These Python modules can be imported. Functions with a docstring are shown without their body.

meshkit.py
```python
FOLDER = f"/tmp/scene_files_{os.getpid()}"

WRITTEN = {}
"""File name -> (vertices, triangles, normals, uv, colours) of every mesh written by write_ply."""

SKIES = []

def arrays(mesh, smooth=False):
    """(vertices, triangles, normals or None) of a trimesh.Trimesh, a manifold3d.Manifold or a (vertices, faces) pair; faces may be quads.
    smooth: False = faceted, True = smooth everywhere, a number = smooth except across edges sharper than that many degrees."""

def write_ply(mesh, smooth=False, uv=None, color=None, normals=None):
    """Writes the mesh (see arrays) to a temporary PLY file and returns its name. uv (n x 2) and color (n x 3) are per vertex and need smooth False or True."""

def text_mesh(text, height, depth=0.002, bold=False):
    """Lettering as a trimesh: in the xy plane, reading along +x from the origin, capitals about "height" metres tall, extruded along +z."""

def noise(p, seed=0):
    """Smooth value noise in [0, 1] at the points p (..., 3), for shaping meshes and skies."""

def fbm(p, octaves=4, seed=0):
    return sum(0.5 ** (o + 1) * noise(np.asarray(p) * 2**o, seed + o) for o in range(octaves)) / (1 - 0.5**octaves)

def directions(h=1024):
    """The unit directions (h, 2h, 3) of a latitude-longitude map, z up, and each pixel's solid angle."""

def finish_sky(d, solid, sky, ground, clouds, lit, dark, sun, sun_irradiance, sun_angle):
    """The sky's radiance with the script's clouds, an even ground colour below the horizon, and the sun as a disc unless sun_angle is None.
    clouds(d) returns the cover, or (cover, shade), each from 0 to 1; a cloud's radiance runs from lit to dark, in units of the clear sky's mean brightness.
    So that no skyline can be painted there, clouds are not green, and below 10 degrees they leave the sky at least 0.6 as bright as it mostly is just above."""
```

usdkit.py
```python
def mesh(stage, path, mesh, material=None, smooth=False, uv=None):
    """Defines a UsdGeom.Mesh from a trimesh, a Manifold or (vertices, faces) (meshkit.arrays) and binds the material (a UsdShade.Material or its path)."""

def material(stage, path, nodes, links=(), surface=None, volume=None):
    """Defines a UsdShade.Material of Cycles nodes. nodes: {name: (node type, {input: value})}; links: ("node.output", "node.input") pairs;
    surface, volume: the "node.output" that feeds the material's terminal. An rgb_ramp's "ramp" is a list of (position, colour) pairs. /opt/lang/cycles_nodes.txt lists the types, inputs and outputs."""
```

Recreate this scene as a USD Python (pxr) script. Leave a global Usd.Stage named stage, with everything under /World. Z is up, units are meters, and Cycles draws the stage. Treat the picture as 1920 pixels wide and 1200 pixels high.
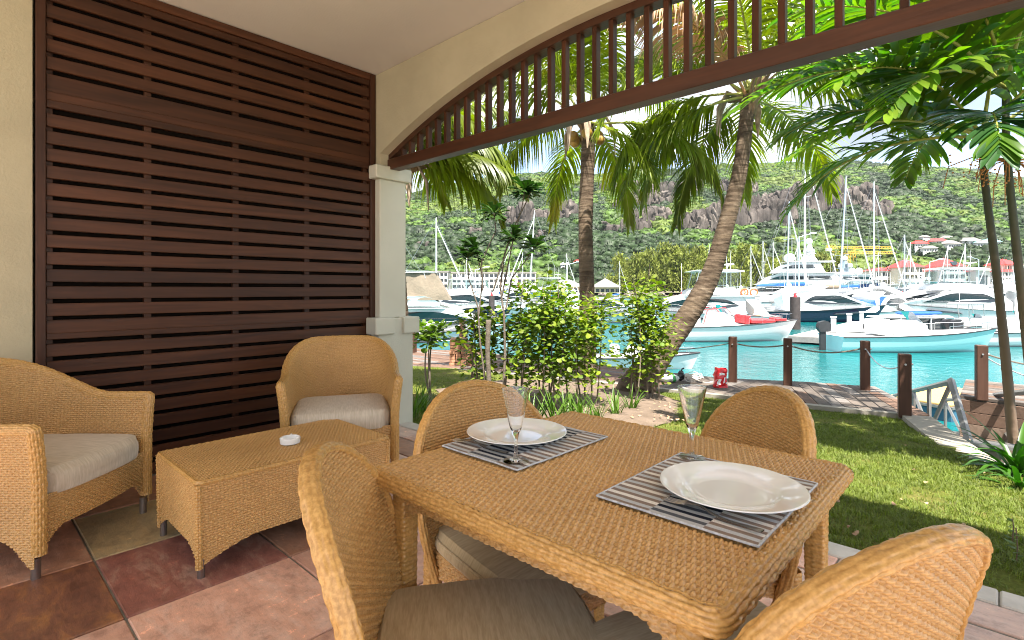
import math, random
import numpy as np, trimesh, usdkit
from meshkit import fbm, noise, text_mesh
from shapely.geometry import Polygon, LineString, Point, box as sbox
from pxr import Usd, UsdGeom, UsdLux, UsdShade, Gf, Sdf, Vt

# ------------------------------------------------------------ camera, sky, sun, exposure
stage = Usd.Stage.CreateInMemory()
UsdGeom.SetStageUpAxis(stage, 'Z'); UsdGeom.SetStageMetersPerUnit(stage, 1.0)
UsdGeom.Xform.Define(stage, '/World'); UsdGeom.Scope.Define(stage, '/World/Looks')
EYE = 1.2
FWD = np.array([-.6807, .7325, 0]); FWD /= np.linalg.norm(FWD)
RGT = np.array([FWD[1], -FWD[0], 0.])
FPX, CX, HY = 985., 960., 543.       # focal length, centre column and horizon row of the 1920 px photograph
cam = UsdGeom.Camera.Define(stage, '/World/camera')
cam.CreateHorizontalApertureAttr(36.0); cam.CreateVerticalApertureAttr(22.5)
cam.CreateFocalLengthAttr(FPX / 1920 * 36)
cam.CreateVerticalApertureOffsetAttr(-(600 - HY) / 1920 * 36)
cam.CreateClippingRangeAttr(Gf.Vec2f(.05, 20000))
cam.AddTransformOp().Set(Gf.Matrix4d(*RGT, 0, 0, 0, 1, 0, *(-FWD), 0, 0, 0, EYE, 1))
cam.CreateExposureAttr(2.0)

SUN_EL = math.radians(63)
SUN_DIR = np.array([.80, -.60, 0.]) * math.cos(SUN_EL) + np.array([0, 0, math.sin(SUN_EL)])
dome = UsdLux.DomeLight.Define(stage, '/World/sky')
dome.CreateIntensityAttr(1.0)
SKY = usdkit.material(stage, '/World/Looks/sky_mat', {
    'tc': ('texture_coordinate', {}),
    'sky': ('sky_texture', {'sky_type': 'single_scattering', 'sun_disc': False, 'sun_elevation': SUN_EL,
                            'sun_rotation': math.atan2(SUN_DIR[0], SUN_DIR[1]), 'aerosol_density': 1.6}),
    'map': ('mapping', {'scale': (1, 1, 2.6), 'location': (3.15, 1.3, .2)}),
    'n1': ('noise_texture', {'scale': 2.3, 'detail': 9., 'roughness': .56, 'distortion': .25}),
    'cover': ('rgb_ramp', {'ramp': [(.39, (0, 0, 0)), (.50, (.8, .8, .8)), (.60, (1, 1, 1))]}),
    'map2': ('mapping', {'scale': (1, 1, 2.2), 'location': (7.1, 4.4, 1.)}),
    'n2': ('noise_texture', {'scale': 3.1, 'detail': 7., 'roughness': .55}),
    'shade': ('rgb_ramp', {'ramp': [(.40, (1.45, 1.62, 1.95)), (.63, (6.6, 6.65, 6.7))]}),
    'mix': ('mix_color', {'use_clamp': False, 'use_clamp_result': False}),
    'bg': ('background_shader', {'strength': .10})},
    [('tc.generated', 'map.vector'), ('map.vector', 'n1.vector'), ('n1.fac', 'cover.fac'),
     ('tc.generated', 'map2.vector'), ('map2.vector', 'n2.vector'), ('n2.fac', 'shade.fac'),
     ('cover.color', 'mix.fac'), ('sky.color', 'mix.a'), ('shade.color', 'mix.b'), ('mix.result', 'bg.color')],
    surface='bg.background')
UsdShade.MaterialBindingAPI.Apply(dome.GetPrim()).Bind(SKY)
dome.GetPrim().SetCustomDataByKey('kind', 'structure')
sun = UsdLux.DistantLight.Define(stage, '/World/sun')
sun.CreateNormalizeAttr(True); sun.CreateIntensityAttr(1.2); sun.CreateAngleAttr(.53)
sun.CreateColorAttr(Gf.Vec3f(1., .95, .87))
zc = SUN_DIR / np.linalg.norm(SUN_DIR); xc = np.cross([0, 0, 1.], zc); xc /= np.linalg.norm(xc); yc = np.cross(zc, xc)
sun.AddTransformOp().Set(Gf.Matrix4d(*xc, 0, *yc, 0, *zc, 0, 0, 0, 0, 1))

# ------------------------------------------------------------ helpers
PI = math.pi
def at(px, py, z=None, Z=None):
    """World point seen at photograph pixel (px, py), at height z or at forward distance Z."""
    if Z is None: Z = (EYE - z) * FPX / (py - HY)
    p = FWD * Z + RGT * ((px - CX) / FPX * Z)
    return np.array([p[0], p[1], EYE - (py - HY) / FPX * Z])
def cw(X, Z, z=0.): p = FWD * Z + RGT * X; return np.array([p[0], p[1], z])

NAMES = {}
def uniq(parent, name):
    k = (parent, name); n = NAMES.get(k, 0); NAMES[k] = n + 1
    return f'{parent}/{name}' if n == 0 else f'{parent}/{name}_{n:03d}'
def tag(prim, label=None, cat=None, group=None, kind=None):
    for k, v in (('label', label), ('category', cat), ('group', group), ('kind', kind)):
        if v: prim.SetCustomDataByKey(k, v)
    return prim
def M4(loc=(0, 0, 0), rz=0, s=1, rx=0, ry=0):
    c, n = math.cos(rz), math.sin(rz)
    R = np.array([[c, -n, 0], [n, c, 0], [0, 0, 1.]])
    if rx: c, n = math.cos(rx), math.sin(rx); R = R @ np.array([[1, 0, 0], [0, c, -n], [0, n, c]])
    if ry: c, n = math.cos(ry), math.sin(ry); R = R @ np.array([[c, 0, n], [0, 1, 0], [-n, 0, c]])
    R = R * np.asarray(s) if np.ndim(s) == 0 else R @ np.diag(s)
    m = np.eye(4); m[:3, :3] = R; m[:3, 3] = loc
    return m
def gm(m): return Gf.Matrix4d(*[float(x) for x in np.asarray(m).T.ravel()])
def thing(name, label, cat, loc=(0, 0, 0), rz=0, group=None, kind=None, s=1, m=None):
    x = UsdGeom.Xform.Define(stage, uniq('/World', name))
    x.MakeMatrixXform().Set(gm(M4(loc, rz, s) if m is None else m))
    tag(x.GetPrim(), label, cat, group, kind)
    return str(x.GetPath())
def copy(src, label=None, loc=(0, 0, 0), rz=0, group=None, s=1, m=None):
    sp = stage.GetPrimAtPath(src); was = sp.GetCustomData()
    base = src.rsplit('/', 1)[1]
    if base[-4:-3] == '_' and base[-3:].isdigit(): base = base[:-4]
    x = UsdGeom.Xform.Define(stage, uniq('/World', base))
    x.MakeMatrixXform().Set(gm(M4(loc, rz, s) if m is None else m))
    p = x.GetPrim(); p.GetReferences().AddInternalReference(src); p.SetInstanceable(True)
    tag(p, label or was['label'], was['category'], group or was.get('group'))
    return str(p.GetPath())
def move(path, loc, rz=0, s=1): UsdGeom.Xformable(stage.GetPrimAtPath(path)).MakeMatrixXform().Set(gm(M4(loc, rz, s)))

class MB:
    """Collects shapes and turns them into one mesh."""
    def __init__(self): self.v, self.f, self.n = [], [], 0
    def add(self, v, f, m=None):
        v = np.asarray(v, float); f = np.asarray(f, int)
        if f.shape[1] == 4: f = np.vstack([f[:, [0, 1, 2]], f[:, [0, 2, 3]]])
        if m is not None: v = v @ m[:3, :3].T + m[:3, 3]
        self.v.append(v); self.f.append(f + self.n); self.n += len(v); return self
    def box(self, lo, hi, m=None, ch=0.):
        lo, hi = np.minimum(lo, hi), np.maximum(lo, hi)
        if ch:
            c = np.array(lo) / 2 + np.array(hi) / 2; h = (np.array(hi) - lo) / 2; ch = min(ch, h.min() * .45)
            P = []
            for sx in (-1, 1):
                for sy in (-1, 1):
                    for sz in (-1, 1):
                        s = np.array([sx, sy, sz])
                        for k in range(3):
                            q = h - ch; q[k] = h[k]; P.append(c + s * q)
            hl = trimesh.Trimesh(P).convex_hull
            return self.add(hl.vertices, hl.faces, m)
        x0, y0, z0 = lo; x1, y1, z1 = hi
        v = [(x0, y0, z0), (x1, y0, z0), (x1, y1, z0), (x0, y1, z0), (x0, y0, z1), (x1, y0, z1), (x1, y1, z1), (x0, y1, z1)]
        return self.add(v, [(0, 3, 2, 1), (4, 5, 6, 7), (0, 1, 5, 4), (1, 2, 6, 5), (2, 3, 7, 6), (3, 0, 4, 7)], m)
    def tube(self, pts, r, n=8, caps=True, m=None, flat=1.):
        p = np.asarray(pts, float); r = np.broadcast_to(r, (len(p),)).astype(float)
        t = np.gradient(p, axis=0); t /= np.linalg.norm(t, axis=1, keepdims=True) + 1e-12
        a0 = np.array([0, 0, 1.]) if abs(t[0][2]) < .9 else np.array([1., 0, 0])
        A = []
        a = a0
        for k in range(len(p)):
            a = a - t[k] * (a @ t[k]); a = a / (np.linalg.norm(a) + 1e-12); A.append(a)
        A = np.array(A); B = np.cross(t, A); ang = np.arange(n) * 2 * PI / n
        v = p[:, None] + r[:, None, None] * (np.cos(ang)[None, :, None] * A[:, None] * flat + np.sin(ang)[None, :, None] * B[:, None])
        v = v.reshape(-1, 3); f = []
        i, j = np.meshgrid(np.arange(len(p) - 1), np.arange(n), indexing='ij')
        q = np.stack([i * n + j, i * n + (j + 1) % n, (i + 1) * n + (j + 1) % n, (i + 1) * n + j], -1).reshape(-1, 4)
        f = np.vstack([q[:, [0, 1, 2]], q[:, [0, 2, 3]]])
        if caps:
            L = len(v); v = np.vstack([v, p[0], p[-1]]); k = np.arange(n)
            c0 = np.stack([(k + 1) % n, k, np.full(n, L)], 1); o = (len(p) - 1) * n
            c1 = np.stack([o + k, o + (k + 1) % n, np.full(n, L + 1)], 1); f = np.vstack([f, c0, c1])
        return self.add(v, f, m)
    def lathe(self, prof, n=24, m=None):
        prof = np.asarray(prof, float); ang = np.arange(n) * 2 * PI / n
        v = np.stack([prof[:, 0, None] * np.cos(ang), prof[:, 0, None] * np.sin(ang), np.repeat(prof[:, 1, None], n, 1)], -1).reshape(-1, 3)
        i, j = np.meshgrid(np.arange(len(prof) - 1), np.arange(n), indexing='ij')
        q = np.stack([i * n + j, i * n + (j + 1) % n, (i + 1) * n + (j + 1) % n, (i + 1) * n + j], -1).reshape(-1, 4)
        return self.add(v, q, m)
    def prism(self, poly, z0, z1, m=None):
        if not hasattr(poly, 'exterior'): poly = Polygon(poly)
        t = trimesh.creation.extrude_polygon(poly, z1 - z0); t.apply_translation((0, 0, z0))
        return self.add(t.vertices, t.faces, m)
    def grid(self, P, m=None, wrap=False):
        a, b = P.shape[:2]; i, j = np.meshgrid(np.arange(a - 1), np.arange(b if wrap else b - 1), indexing='ij')
        q = np.stack([i * b + j, (i + 1) * b + j, (i + 1) * b + (j + 1) % b, i * b + (j + 1) % b], -1).reshape(-1, 4)
        return self.add(P.reshape(-1, 3), q, m)
    def sphere(self, c, r, sub=2, m=None):
        s = trimesh.creation.icosphere(sub, 1.0); return self.add(s.vertices * r + c, s.faces, m)
    def mesh(self): return np.vstack(self.v), np.vstack(self.f)
    def part(self, parent, name, mat, smooth=30, label=None, kind=None):
        v, f = self.mesh()
        m = usdkit.mesh(stage, uniq(parent, name), (v, f), mat, smooth)
        tag(m.GetPrim(), label, kind=kind); return str(m.GetPath())
    def solo(self, name, mat, label=None, cat=None, group=None, kind=None, smooth=30):
        p = self.part('/World', name, mat, smooth); tag(stage.GetPrimAtPath(p), label, cat, group, kind); return p

def compact(v, f):
    u = np.unique(f); k = np.full(len(v), -1); k[u] = np.arange(len(u)); return v[u], k[f]
def instancer(path, protos, pos, idx, scl, rz, tilt=None):
    """protos: list of (mesh, material, smooth). A PointInstancer."""
    pi = UsdGeom.PointInstancer.Define(stage, path)
    for k, (me, ma, sm) in enumerate(protos):
        m = usdkit.mesh(stage, f'{path}/kind_{chr(97 + k)}', me, ma, sm); pi.CreatePrototypesRel().AddTarget(m.GetPath())
    pos = np.asarray(pos, np.float32)
    pi.CreatePositionsAttr(Vt.Vec3fArray.FromNumpy(pos))
    pi.CreateProtoIndicesAttr(Vt.IntArray.FromNumpy(np.asarray(idx, np.int32)))
    scl = np.asarray(scl, np.float32)
    if scl.ndim == 1: scl = np.repeat(scl[:, None], 3, 1)
    pi.CreateScalesAttr(Vt.Vec3fArray.FromNumpy(scl))
    rz = np.asarray(rz); q = []
    tl = np.zeros(len(rz)) if tilt is None else tilt
    for a, b in zip(rz, tl):
        r = Gf.Rotation(Gf.Vec3d(1, 0, 0), math.degrees(b)) * Gf.Rotation(Gf.Vec3d(0, 0, 1), math.degrees(a))
        g = r.GetQuat(); q.append(Gf.Quath(g.GetReal(), *g.GetImaginary()))
    pi.CreateOrientationsAttr(Vt.QuathArray(q))
    return pi

# ------------------------------------------------------------ materials
def mat(name, nodes, links, surface='p.BSDF', volume=None): return usdkit.material(stage, f'/World/Looks/{name}', nodes, links, surface=surface, volume=volume)
def pm(name, col, rough=.5, var=.15, vs=6., bump=0., bs=60., spec=.5, metal=0., stretch=(1, 1, 1), col2=None, detail=5., bd=.01, objr=0.):
    """Principled surface whose colour wanders between col*(1-var) and col*(1+var) (or to col2) with noise, and with fine relief."""
    c = np.array(col); c2 = np.array(col2) if col2 is not None else np.clip(c * (1 + var), 0, .95); c1 = c if col2 is not None else c * (1 - var)
    nodes = {'tc': ('texture_coordinate', {}), 'map': ('mapping', {'scale': stretch}),
             'n': ('noise_texture', {'scale': vs, 'detail': detail, 'roughness': .6}),
             'r': ('rgb_ramp', {'ramp': [(.3, tuple(c1)), (.7, tuple(c2))]}),
             'p': ('principled_bsdf', {'roughness': rough, 'specular_ior_level': spec, 'metallic': metal})}
    links = [('tc.object', 'map.vector'), ('map.vector', 'n.vector'), ('n.fac', 'r.fac')]
    src = 'r.color'
    if objr:
        nodes['oi'] = ('object_info', {}); nodes['mr'] = ('map_range', {'to_min': 1 - objr, 'to_max': 1 + objr})
        nodes['hv'] = ('hsv', {}); links += [('oi.random', 'mr.value'), ('mr.result', 'hv.value'), (src, 'hv.color')]; src = 'hv.color'
    links.append((src, 'p.base_color'))
    if bump:
        nodes['nb'] = ('noise_texture', {'scale': bs, 'detail': 6., 'roughness': .6}); nodes['b'] = ('bump', {'strength': bump, 'distance': bd})
        links += [('map.vector', 'nb.vector'), ('nb.fac', 'b.height'), ('b.normal', 'p.normal')]
    return mat(name, nodes, links)
def leafmat(name, col, tcol, var=.25, vs=3., rough=.45, tr=.45, objr=.12, yellow=None):
    c = np.array(col)
    ramp = [(.3, tuple(c * (1 - var))), (.62, tuple(c * (1 + var)))]
    if yellow is not None: ramp.append((.74, yellow))
    nodes = {'tc': ('texture_coordinate', {}), 'n': ('noise_texture', {'scale': vs, 'detail': 3.}), 'r': ('rgb_ramp', {'ramp': ramp}),
             'oi': ('object_info', {}), 'mr': ('map_range', {'to_min': 1 - objr, 'to_max': 1 + objr}), 'hv': ('hsv', {}),
             'p': ('principled_bsdf', {'roughness': rough, 'specular_ior_level': .4}),
             't': ('translucent_bsdf', {'color': tcol}), 'm': ('mix_closure', {'fac': tr}),
             'ml': ('mix_color', {'blend_type': 'multiply', 'fac': 1., 'b': tuple(np.array(tcol) / max(max(col), 1e-3) * .55), 'use_clamp': False})}
    links = [('tc.object', 'n.vector'), ('n.fac', 'r.fac'), ('oi.random', 'mr.value'), ('mr.result', 'hv.value'), ('r.color', 'hv.color'),
             ('hv.color', 'p.base_color'), ('hv.color', 'ml.a'), ('ml.result', 't.color'), ('p.BSDF', 'm.closure1'), ('t.BSDF', 'm.closure2')]
    return mat(name, nodes, links, surface='m.closure')

CREAM = pm('cream_render', (.42, .375, .25), .85, .11, 1.5, .3, 60., spec=.2, detail=9.)
WHITEC = pm('ceiling_paint', (.57, .54, .47), .9, .05, .8, .15, 70., spec=.15)
COLUMN = pm('column_paint', (.55, .53, .43), .7, .05, 2., .2, 80., spec=.25)
def wood(name, c1, c2, rough, axis, objr=.25, spec=.45):
    st = [3, 3, 3]; st[axis] = .22
    return mat(name, {'tc': ('texture_coordinate', {}), 'oi': ('object_info', {}), 'vm': ('vector_math', {'math_type': 'add'}),
        'sc': ('vector_math', {'math_type': 'scale', 'scale': 17.}), 'cx': ('combine_xyz', {}),
        'map': ('mapping', {'scale': tuple(st)}), 'n': ('noise_texture', {'scale': 6., 'detail': 7., 'roughness': .62, 'distortion': .6}),
        'r': ('rgb_ramp', {'ramp': [(.28, c1), (.72, c2)]}), 'mr': ('map_range', {'to_min': 1 - objr, 'to_max': 1 + objr}), 'hv': ('hsv', {}),
        'nb': ('noise_texture', {'scale': 22., 'detail': 4.}), 'b': ('bump', {'strength': .25, 'distance': .004}),
        'p': ('principled_bsdf', {'roughness': rough, 'specular_ior_level': spec})},
        [('oi.random', 'cx.x'), ('oi.random', 'cx.y'), ('cx.vector', 'sc.vector1'), ('tc.object', 'vm.vector1'), ('sc.vector', 'vm.vector2'),
         ('vm.vector', 'map.vector'), ('map.vector', 'n.vector'), ('n.fac', 'r.fac'), ('oi.random', 'mr.value'), ('mr.result', 'hv.value'),
         ('r.color', 'hv.color'), ('hv.color', 'p.base_color'), ('map.vector', 'nb.vector'), ('nb.fac', 'b.height'), ('b.normal', 'p.normal')])
SLATW = wood('stained_slat_wood', (.034, .0125, .0055), (.086, .031, .0125), .45, 1, .32, .3)
SLATV = wood('stained_post_wood', (.034, .012, .005), (.08, .028, .011), .45, 2, .2, .3)
BEAMW = wood('stained_beam_wood', (.036, .014, .007), (.085, .032, .0145), .42, 0, .15, .35)
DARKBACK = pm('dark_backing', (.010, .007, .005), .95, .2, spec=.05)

# ------------------------------------------------------------ terrace shell
WB, WA, WT = -4.06, 2.585, 2.838     # slat wall plane, front wall inner and outer faces
CEIL = 3.10
MB().box((-4.6, -1.6, CEIL), (2.3, WT, CEIL + .32)).solo('ceiling', WHITEC, kind='structure')
MB().box((WB - .42, -2.4, -.02), (WB - .12, WA - .003, CEIL - .003)).solo('back_wall', CREAM, 'cream rendered wall hidden behind the slatted screen', 'wall', kind='structure')
MB().box((WB - .12, -2.4, -.02), (WB + .012, .333, CEIL - .004)).solo('side_wall', CREAM, 'cream rendered wall at the left edge beside the slatted screen', 'wall', kind='structure')

# front wall: arch cut out of a slab
ARC_C, ARC_H, ARC_R, SPR = -1.70, 2.277, 5.91, 2.395
def arc_z(b, off=0.): return SPR + .455 - ARC_R - off + math.sqrt(max((ARC_R) ** 2 - (b - ARC_C) ** 2, 0)) + 0.
bs_ = np.linspace(-3.977, .577, 49)
wall = [(-4.6, 0.), (-3.977, 0.)] + [(b, arc_z(b)) for b in bs_] + [(.577, 0.), (.95, 0.), (.95, CEIL - .004), (-4.6, CEIL - .004)]
RX = np.array([[1, 0, 0, 0], [0, 0, 1, 0], [0, 1, 0, 0], [0, 0, 0, 1.]])   # polygon (x,z) -> world, extruded along y
def zprism(mb, poly, y0, y1):
    p = Polygon(poly) if not hasattr(poly, 'exterior') else poly
    t = trimesh.creation.extrude_polygon(p, y1 - y0); v = t.vertices
    mb.add(np.stack([v[:, 0], v[:, 2] + y0, v[:, 1]], 1), t.faces[:, ::-1]); return mb
fw = Polygon(wall).intersection(sbox(-4.6, -.3, 1, CEIL - .004))
mbw = MB(); zprism(mbw, fw, WA, WT)
mbw.solo('front_wall', CREAM, 'cream rendered wall with a wide arched opening to the garden', 'wall', kind='structure')
# gate-post like jamb column with capital and interrupted ring
col = thing('column', 'cream square column at the left end of the arched opening', 'column')
mb = MB().box((-4.056, WA - .012, .62 + .33), (-3.965, WT + .01, 2.17), ch=.006); mb.part(col, 'shaft', COLUMN)
mb = MB().box((-4.054, WA - .07, 2.17), (-3.93, WT + .05, 2.285), ch=.008); mb.part(col, 'capital', COLUMN)
mb = MB().box((-4.054, WA - .05, -.02), (-3.925, WT + .06, .945), ch=.006); mb.part(col, 'pedestal', COLUMN)
mb = MB().box((-4.05, WA - .10, .81), (-3.89, WA + .10, .955), ch=.008); mb.part(col, 'ring_block', COLUMN)
mb = MB().box((-4.05, WT - .06, .81), (-3.89, WT + .11, .955), ch=.008); mb.part(col, 'ring_block', COLUMN)

# arched timber screen
fr = thing('arch_screen', 'dark timber arched fretwork with upright bars above the opening', 'screen')
Y0 = 2.667
n = 60; bb = np.linspace(-3.974, .574, n)
outer = [(b, arc_z(b) - .003) for b in bb]; inner = [(b, max(arc_z(b) - .05, 2.351)) for b in bb]
pl = Polygon(outer + inner[::-1]).buffer(0)
if pl.geom_type != 'Polygon': pl = max(pl.geoms, key=lambda g: g.area)
mb = MB(); zprism(mb, pl, Y0, Y0 + .09); mb.part(fr, 'arched_rail', BEAMW)
mb = MB().box((-3.974, Y0 - .012, 2.258), (.574, Y0 + .088, 2.35), ch=.004); mb.part(fr, 'bottom_beam', BEAMW)
for k in range(-19, 20):
    b = -1.811 + .117 * k
    if not -3.90 < b < .5: continue
    top = arc_z(b) - .045
    if top < 2.37: continue
    MB().box((b - .016, Y0 + .016, 2.348), (b + .016, Y0 + .062, top), ch=.002).part(fr, 'bar', SLATV)

# slatted screen
sc = thing('slat_screen', 'dark stained timber screen of horizontal slats covering the left wall', 'screen')
rnd = random.Random(5)
A0, A1 = .346, WA - .006
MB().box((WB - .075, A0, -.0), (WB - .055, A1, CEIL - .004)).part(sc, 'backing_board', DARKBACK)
MB().box((WB - .05, A0, 0.0), (WB + .022, A0 + .045, CEIL - .006), ch=.003).part(sc, 'frame_post', SLATV)
MB().box((WB - .05, A1 - .05, 0.0), (WB + .022, A1, CEIL - .006), ch=.003).part(sc, 'frame_post', SLATV)
MB().box((WB - .05, A0 + .046, CEIL - .062), (WB + .02, A1 - .051, CEIL - .006), ch=.003).part(sc, 'frame_rail', SLATW)
MB().box((WB - .05, A0 + .046, .0), (WB + .02, A1 - .051, .075), ch=.003).part(sc, 'frame_rail', SLATW)
for a in (.404, .894, 1.434, 1.971, 2.500):
    MB().box((WB - .054, a - .02, .076), (WB - .0225, a + .02, CEIL - .063)).part(sc, 'batten', SLATV)
S0, S1 = A0 + .047, A1 - .052
def slat(z0, z1):
    j = rnd.uniform(-.002, .002)
    MB().box((WB - .022, S0, z0), (WB + .004 + j, S1, z1 + .0035), ch=.003).part(sc, 'slat', SLATW)
P_ = .1006
for k in range(12): slat(1.145 + P_ * k, 1.145 + P_ * k + .071) if k < 11 else None
slat(2.262, 2.262 + .042); slat(2.3055, 2.3055 + .047); slat(2.354, 2.354 + .10)
z = 2.487
while z + .071 < CEIL - .07: slat(z, z + .071); z += P_
if CEIL - .067 - z > .02: slat(z, CEIL - .068)
slat(1.046, 1.117) if False else None
slat(.908, .908 + .034); slat(.9435, .9435 + .074); slat(1.0445, 1.0445 + .071)
z = .908 - P_
while z > .08: slat(z, z + .071); z -= P_

# stone tile floor
def stone(name, c1, c2, c3):
    return mat(name, {'tc': ('texture_coordinate', {}), 'oi': ('object_info', {}), 'cx': ('combine_xyz', {}), 'sc': ('vector_math', {'math_type': 'scale', 'scale': 31.}),
        'vm': ('vector_math', {'math_type': 'add'}), 'map': ('mapping', {'scale': (1.2, 3.4, 1), 'rotation': (0, 0, .35)}),
        'n': ('noise_texture', {'scale': 3.2, 'detail': 12., 'roughness': .72, 'distortion': .7}),
        'r': ('rgb_ramp', {'ramp': [(.25, c1), (.5, c2), (.66, c3)]}),
        'n2': ('noise_texture', {'scale': 11., 'detail': 12., 'roughness': .78}), 'r2': ('rgb_ramp', {'ramp': [(.34, (.60, .58, .57)), (.5, (1., 1., 1.)), (.60, (1.12, 1.1, 1.06)), (.64, (1.7, 1.62, 1.45)), (.70, (1.8, 1.75, 1.6))]}),
        'ml': ('mix_color', {'blend_type': 'multiply', 'fac': .9, 'use_clamp': False}),
        'mr': ('map_range', {'to_min': .85, 'to_max': 1.15}), 'hv': ('hsv', {}),
        'b': ('bump', {'strength': .35, 'distance': .012}), 'nb': ('noise_texture', {'scale': 9., 'detail': 9., 'roughness': .65}),
        'rr': ('map_range', {'to_min': .26, 'to_max': .6}), 'p': ('principled_bsdf', {'specular_ior_level': .4})},
        [('oi.random', 'cx.x'), ('oi.random', 'cx.y'), ('oi.random', 'cx.z'), ('cx.vector', 'sc.vector1'), ('tc.object', 'vm.vector1'), ('sc.vector', 'vm.vector2'),
         ('vm.vector', 'map.vector'), ('map.vector', 'n.vector'), ('n.fac', 'r.fac'), ('vm.vector', 'n2.vector'), ('n2.fac', 'r2.fac'),
         ('r.color', 'ml.a'), ('r2.color', 'ml.b'), ('oi.random', 'mr.value'), ('mr.result', 'hv.value'), ('ml.result', 'hv.color'), ('hv.color', 'p.base_color'),
         ('map.vector', 'nb.vector'), ('nb.fac', 'b.height'), ('b.normal', 'p.normal'), ('n2.fac', 'rr.value'), ('rr.result', 'p.roughness')])
T_SAL = stone('salmon_slate', (.50, .26, .185), (.66, .38, .275), (.70, .46, .36))
T_MAR = stone('maroon_slate', (.22, .08, .064), (.34, .14, .105), (.50, .30, .22))
T_DRK = stone('brown_slate', (.11, .05, .038), (.24, .105, .064), (.40, .18, .07))
T_OCH = stone('ochre_slate', (.30, .235, .135), (.46, .36, .20), (.52, .38, .19))
T_PNK = stone('pink_slate', (.42, .28, .23), (.55, .38, .31), (.60, .45, .37))
T_BRN = stone('rust_slate', (.25, .115, .07), (.39, .20, .125), (.48, .28, .19))
GROUT = pm('grout', (.20, .19, .16), .9, .25, 30., .3, 200.)
fl = thing('floor', 'terrace floor of mottled square slate tiles', 'floor', kind='structure')
MB().box((-4.5, -2.4, -.0995), (3.2, WT + .02, -.0075)).part(fl, 'mortar_bed', GROUT)
TS = .604; b0, a0 = -2.34, .446
fixed = {(-1, 0): T_MAR, (-1, -1): T_DRK, (-2, 0): T_OCH, (0, 0): T_SAL, (0, -1): T_SAL, (-2, -1): T_BRN, (-2, 1): T_BRN, (-1, 1): T_BRN, (0, 1): T_SAL,
         (1, 0): T_SAL, (1, 1): T_SAL, (-1, 2): T_PNK, (-2, 2): T_PNK, (-3, 0): T_BRN, (-3, 1): T_DRK, (0, 2): T_PNK, (-1, -2): T_SAL, (3, 2): T_PNK, (3, 3): T_PNK, (4, 2): T_PNK, (4, 3): T_PNK}
for i in range(-4, 9):
    for j in range(-5, 5):
        x0, x1 = b0 + TS * i + .004, b0 + TS * (i + 1) - .004; y0, y1 = a0 + TS * j + .004, a0 + TS * (j + 1) - .004
        x0 = max(x0, -4.0); y1 = min(y1, 2.715)
        cuts = [(y0, y1)]
        if y0 < 2.513 < y1: cuts = [(y0, 2.503), (2.523, y1)]
        for ya, yb in cuts:
            if x1 - x0 < .03 or yb - ya < .03 or x0 > 3.2 or ya < -2.4: continue
            m_ = fixed.get((i, j)) or rnd.choice([T_SAL, T_SAL, T_PNK, T_BRN, T_MAR])
            dz = rnd.uniform(-.0012, .0012)
            MB().box((x0, ya, -.02), (x1, yb, dz), ch=.004).part(fl, 'tile', m_)
KERBS = pm('pale_stone', (.52, .48, .42), .8, .15, 6., .3, 60.)
for i in range(-5, 4):
    MB().box((i * .9, 2.722, -.06), (i * .9 + .894, WT + .022, .004), ch=.006).part(fl, 'edging_stone', KERBS)

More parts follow.
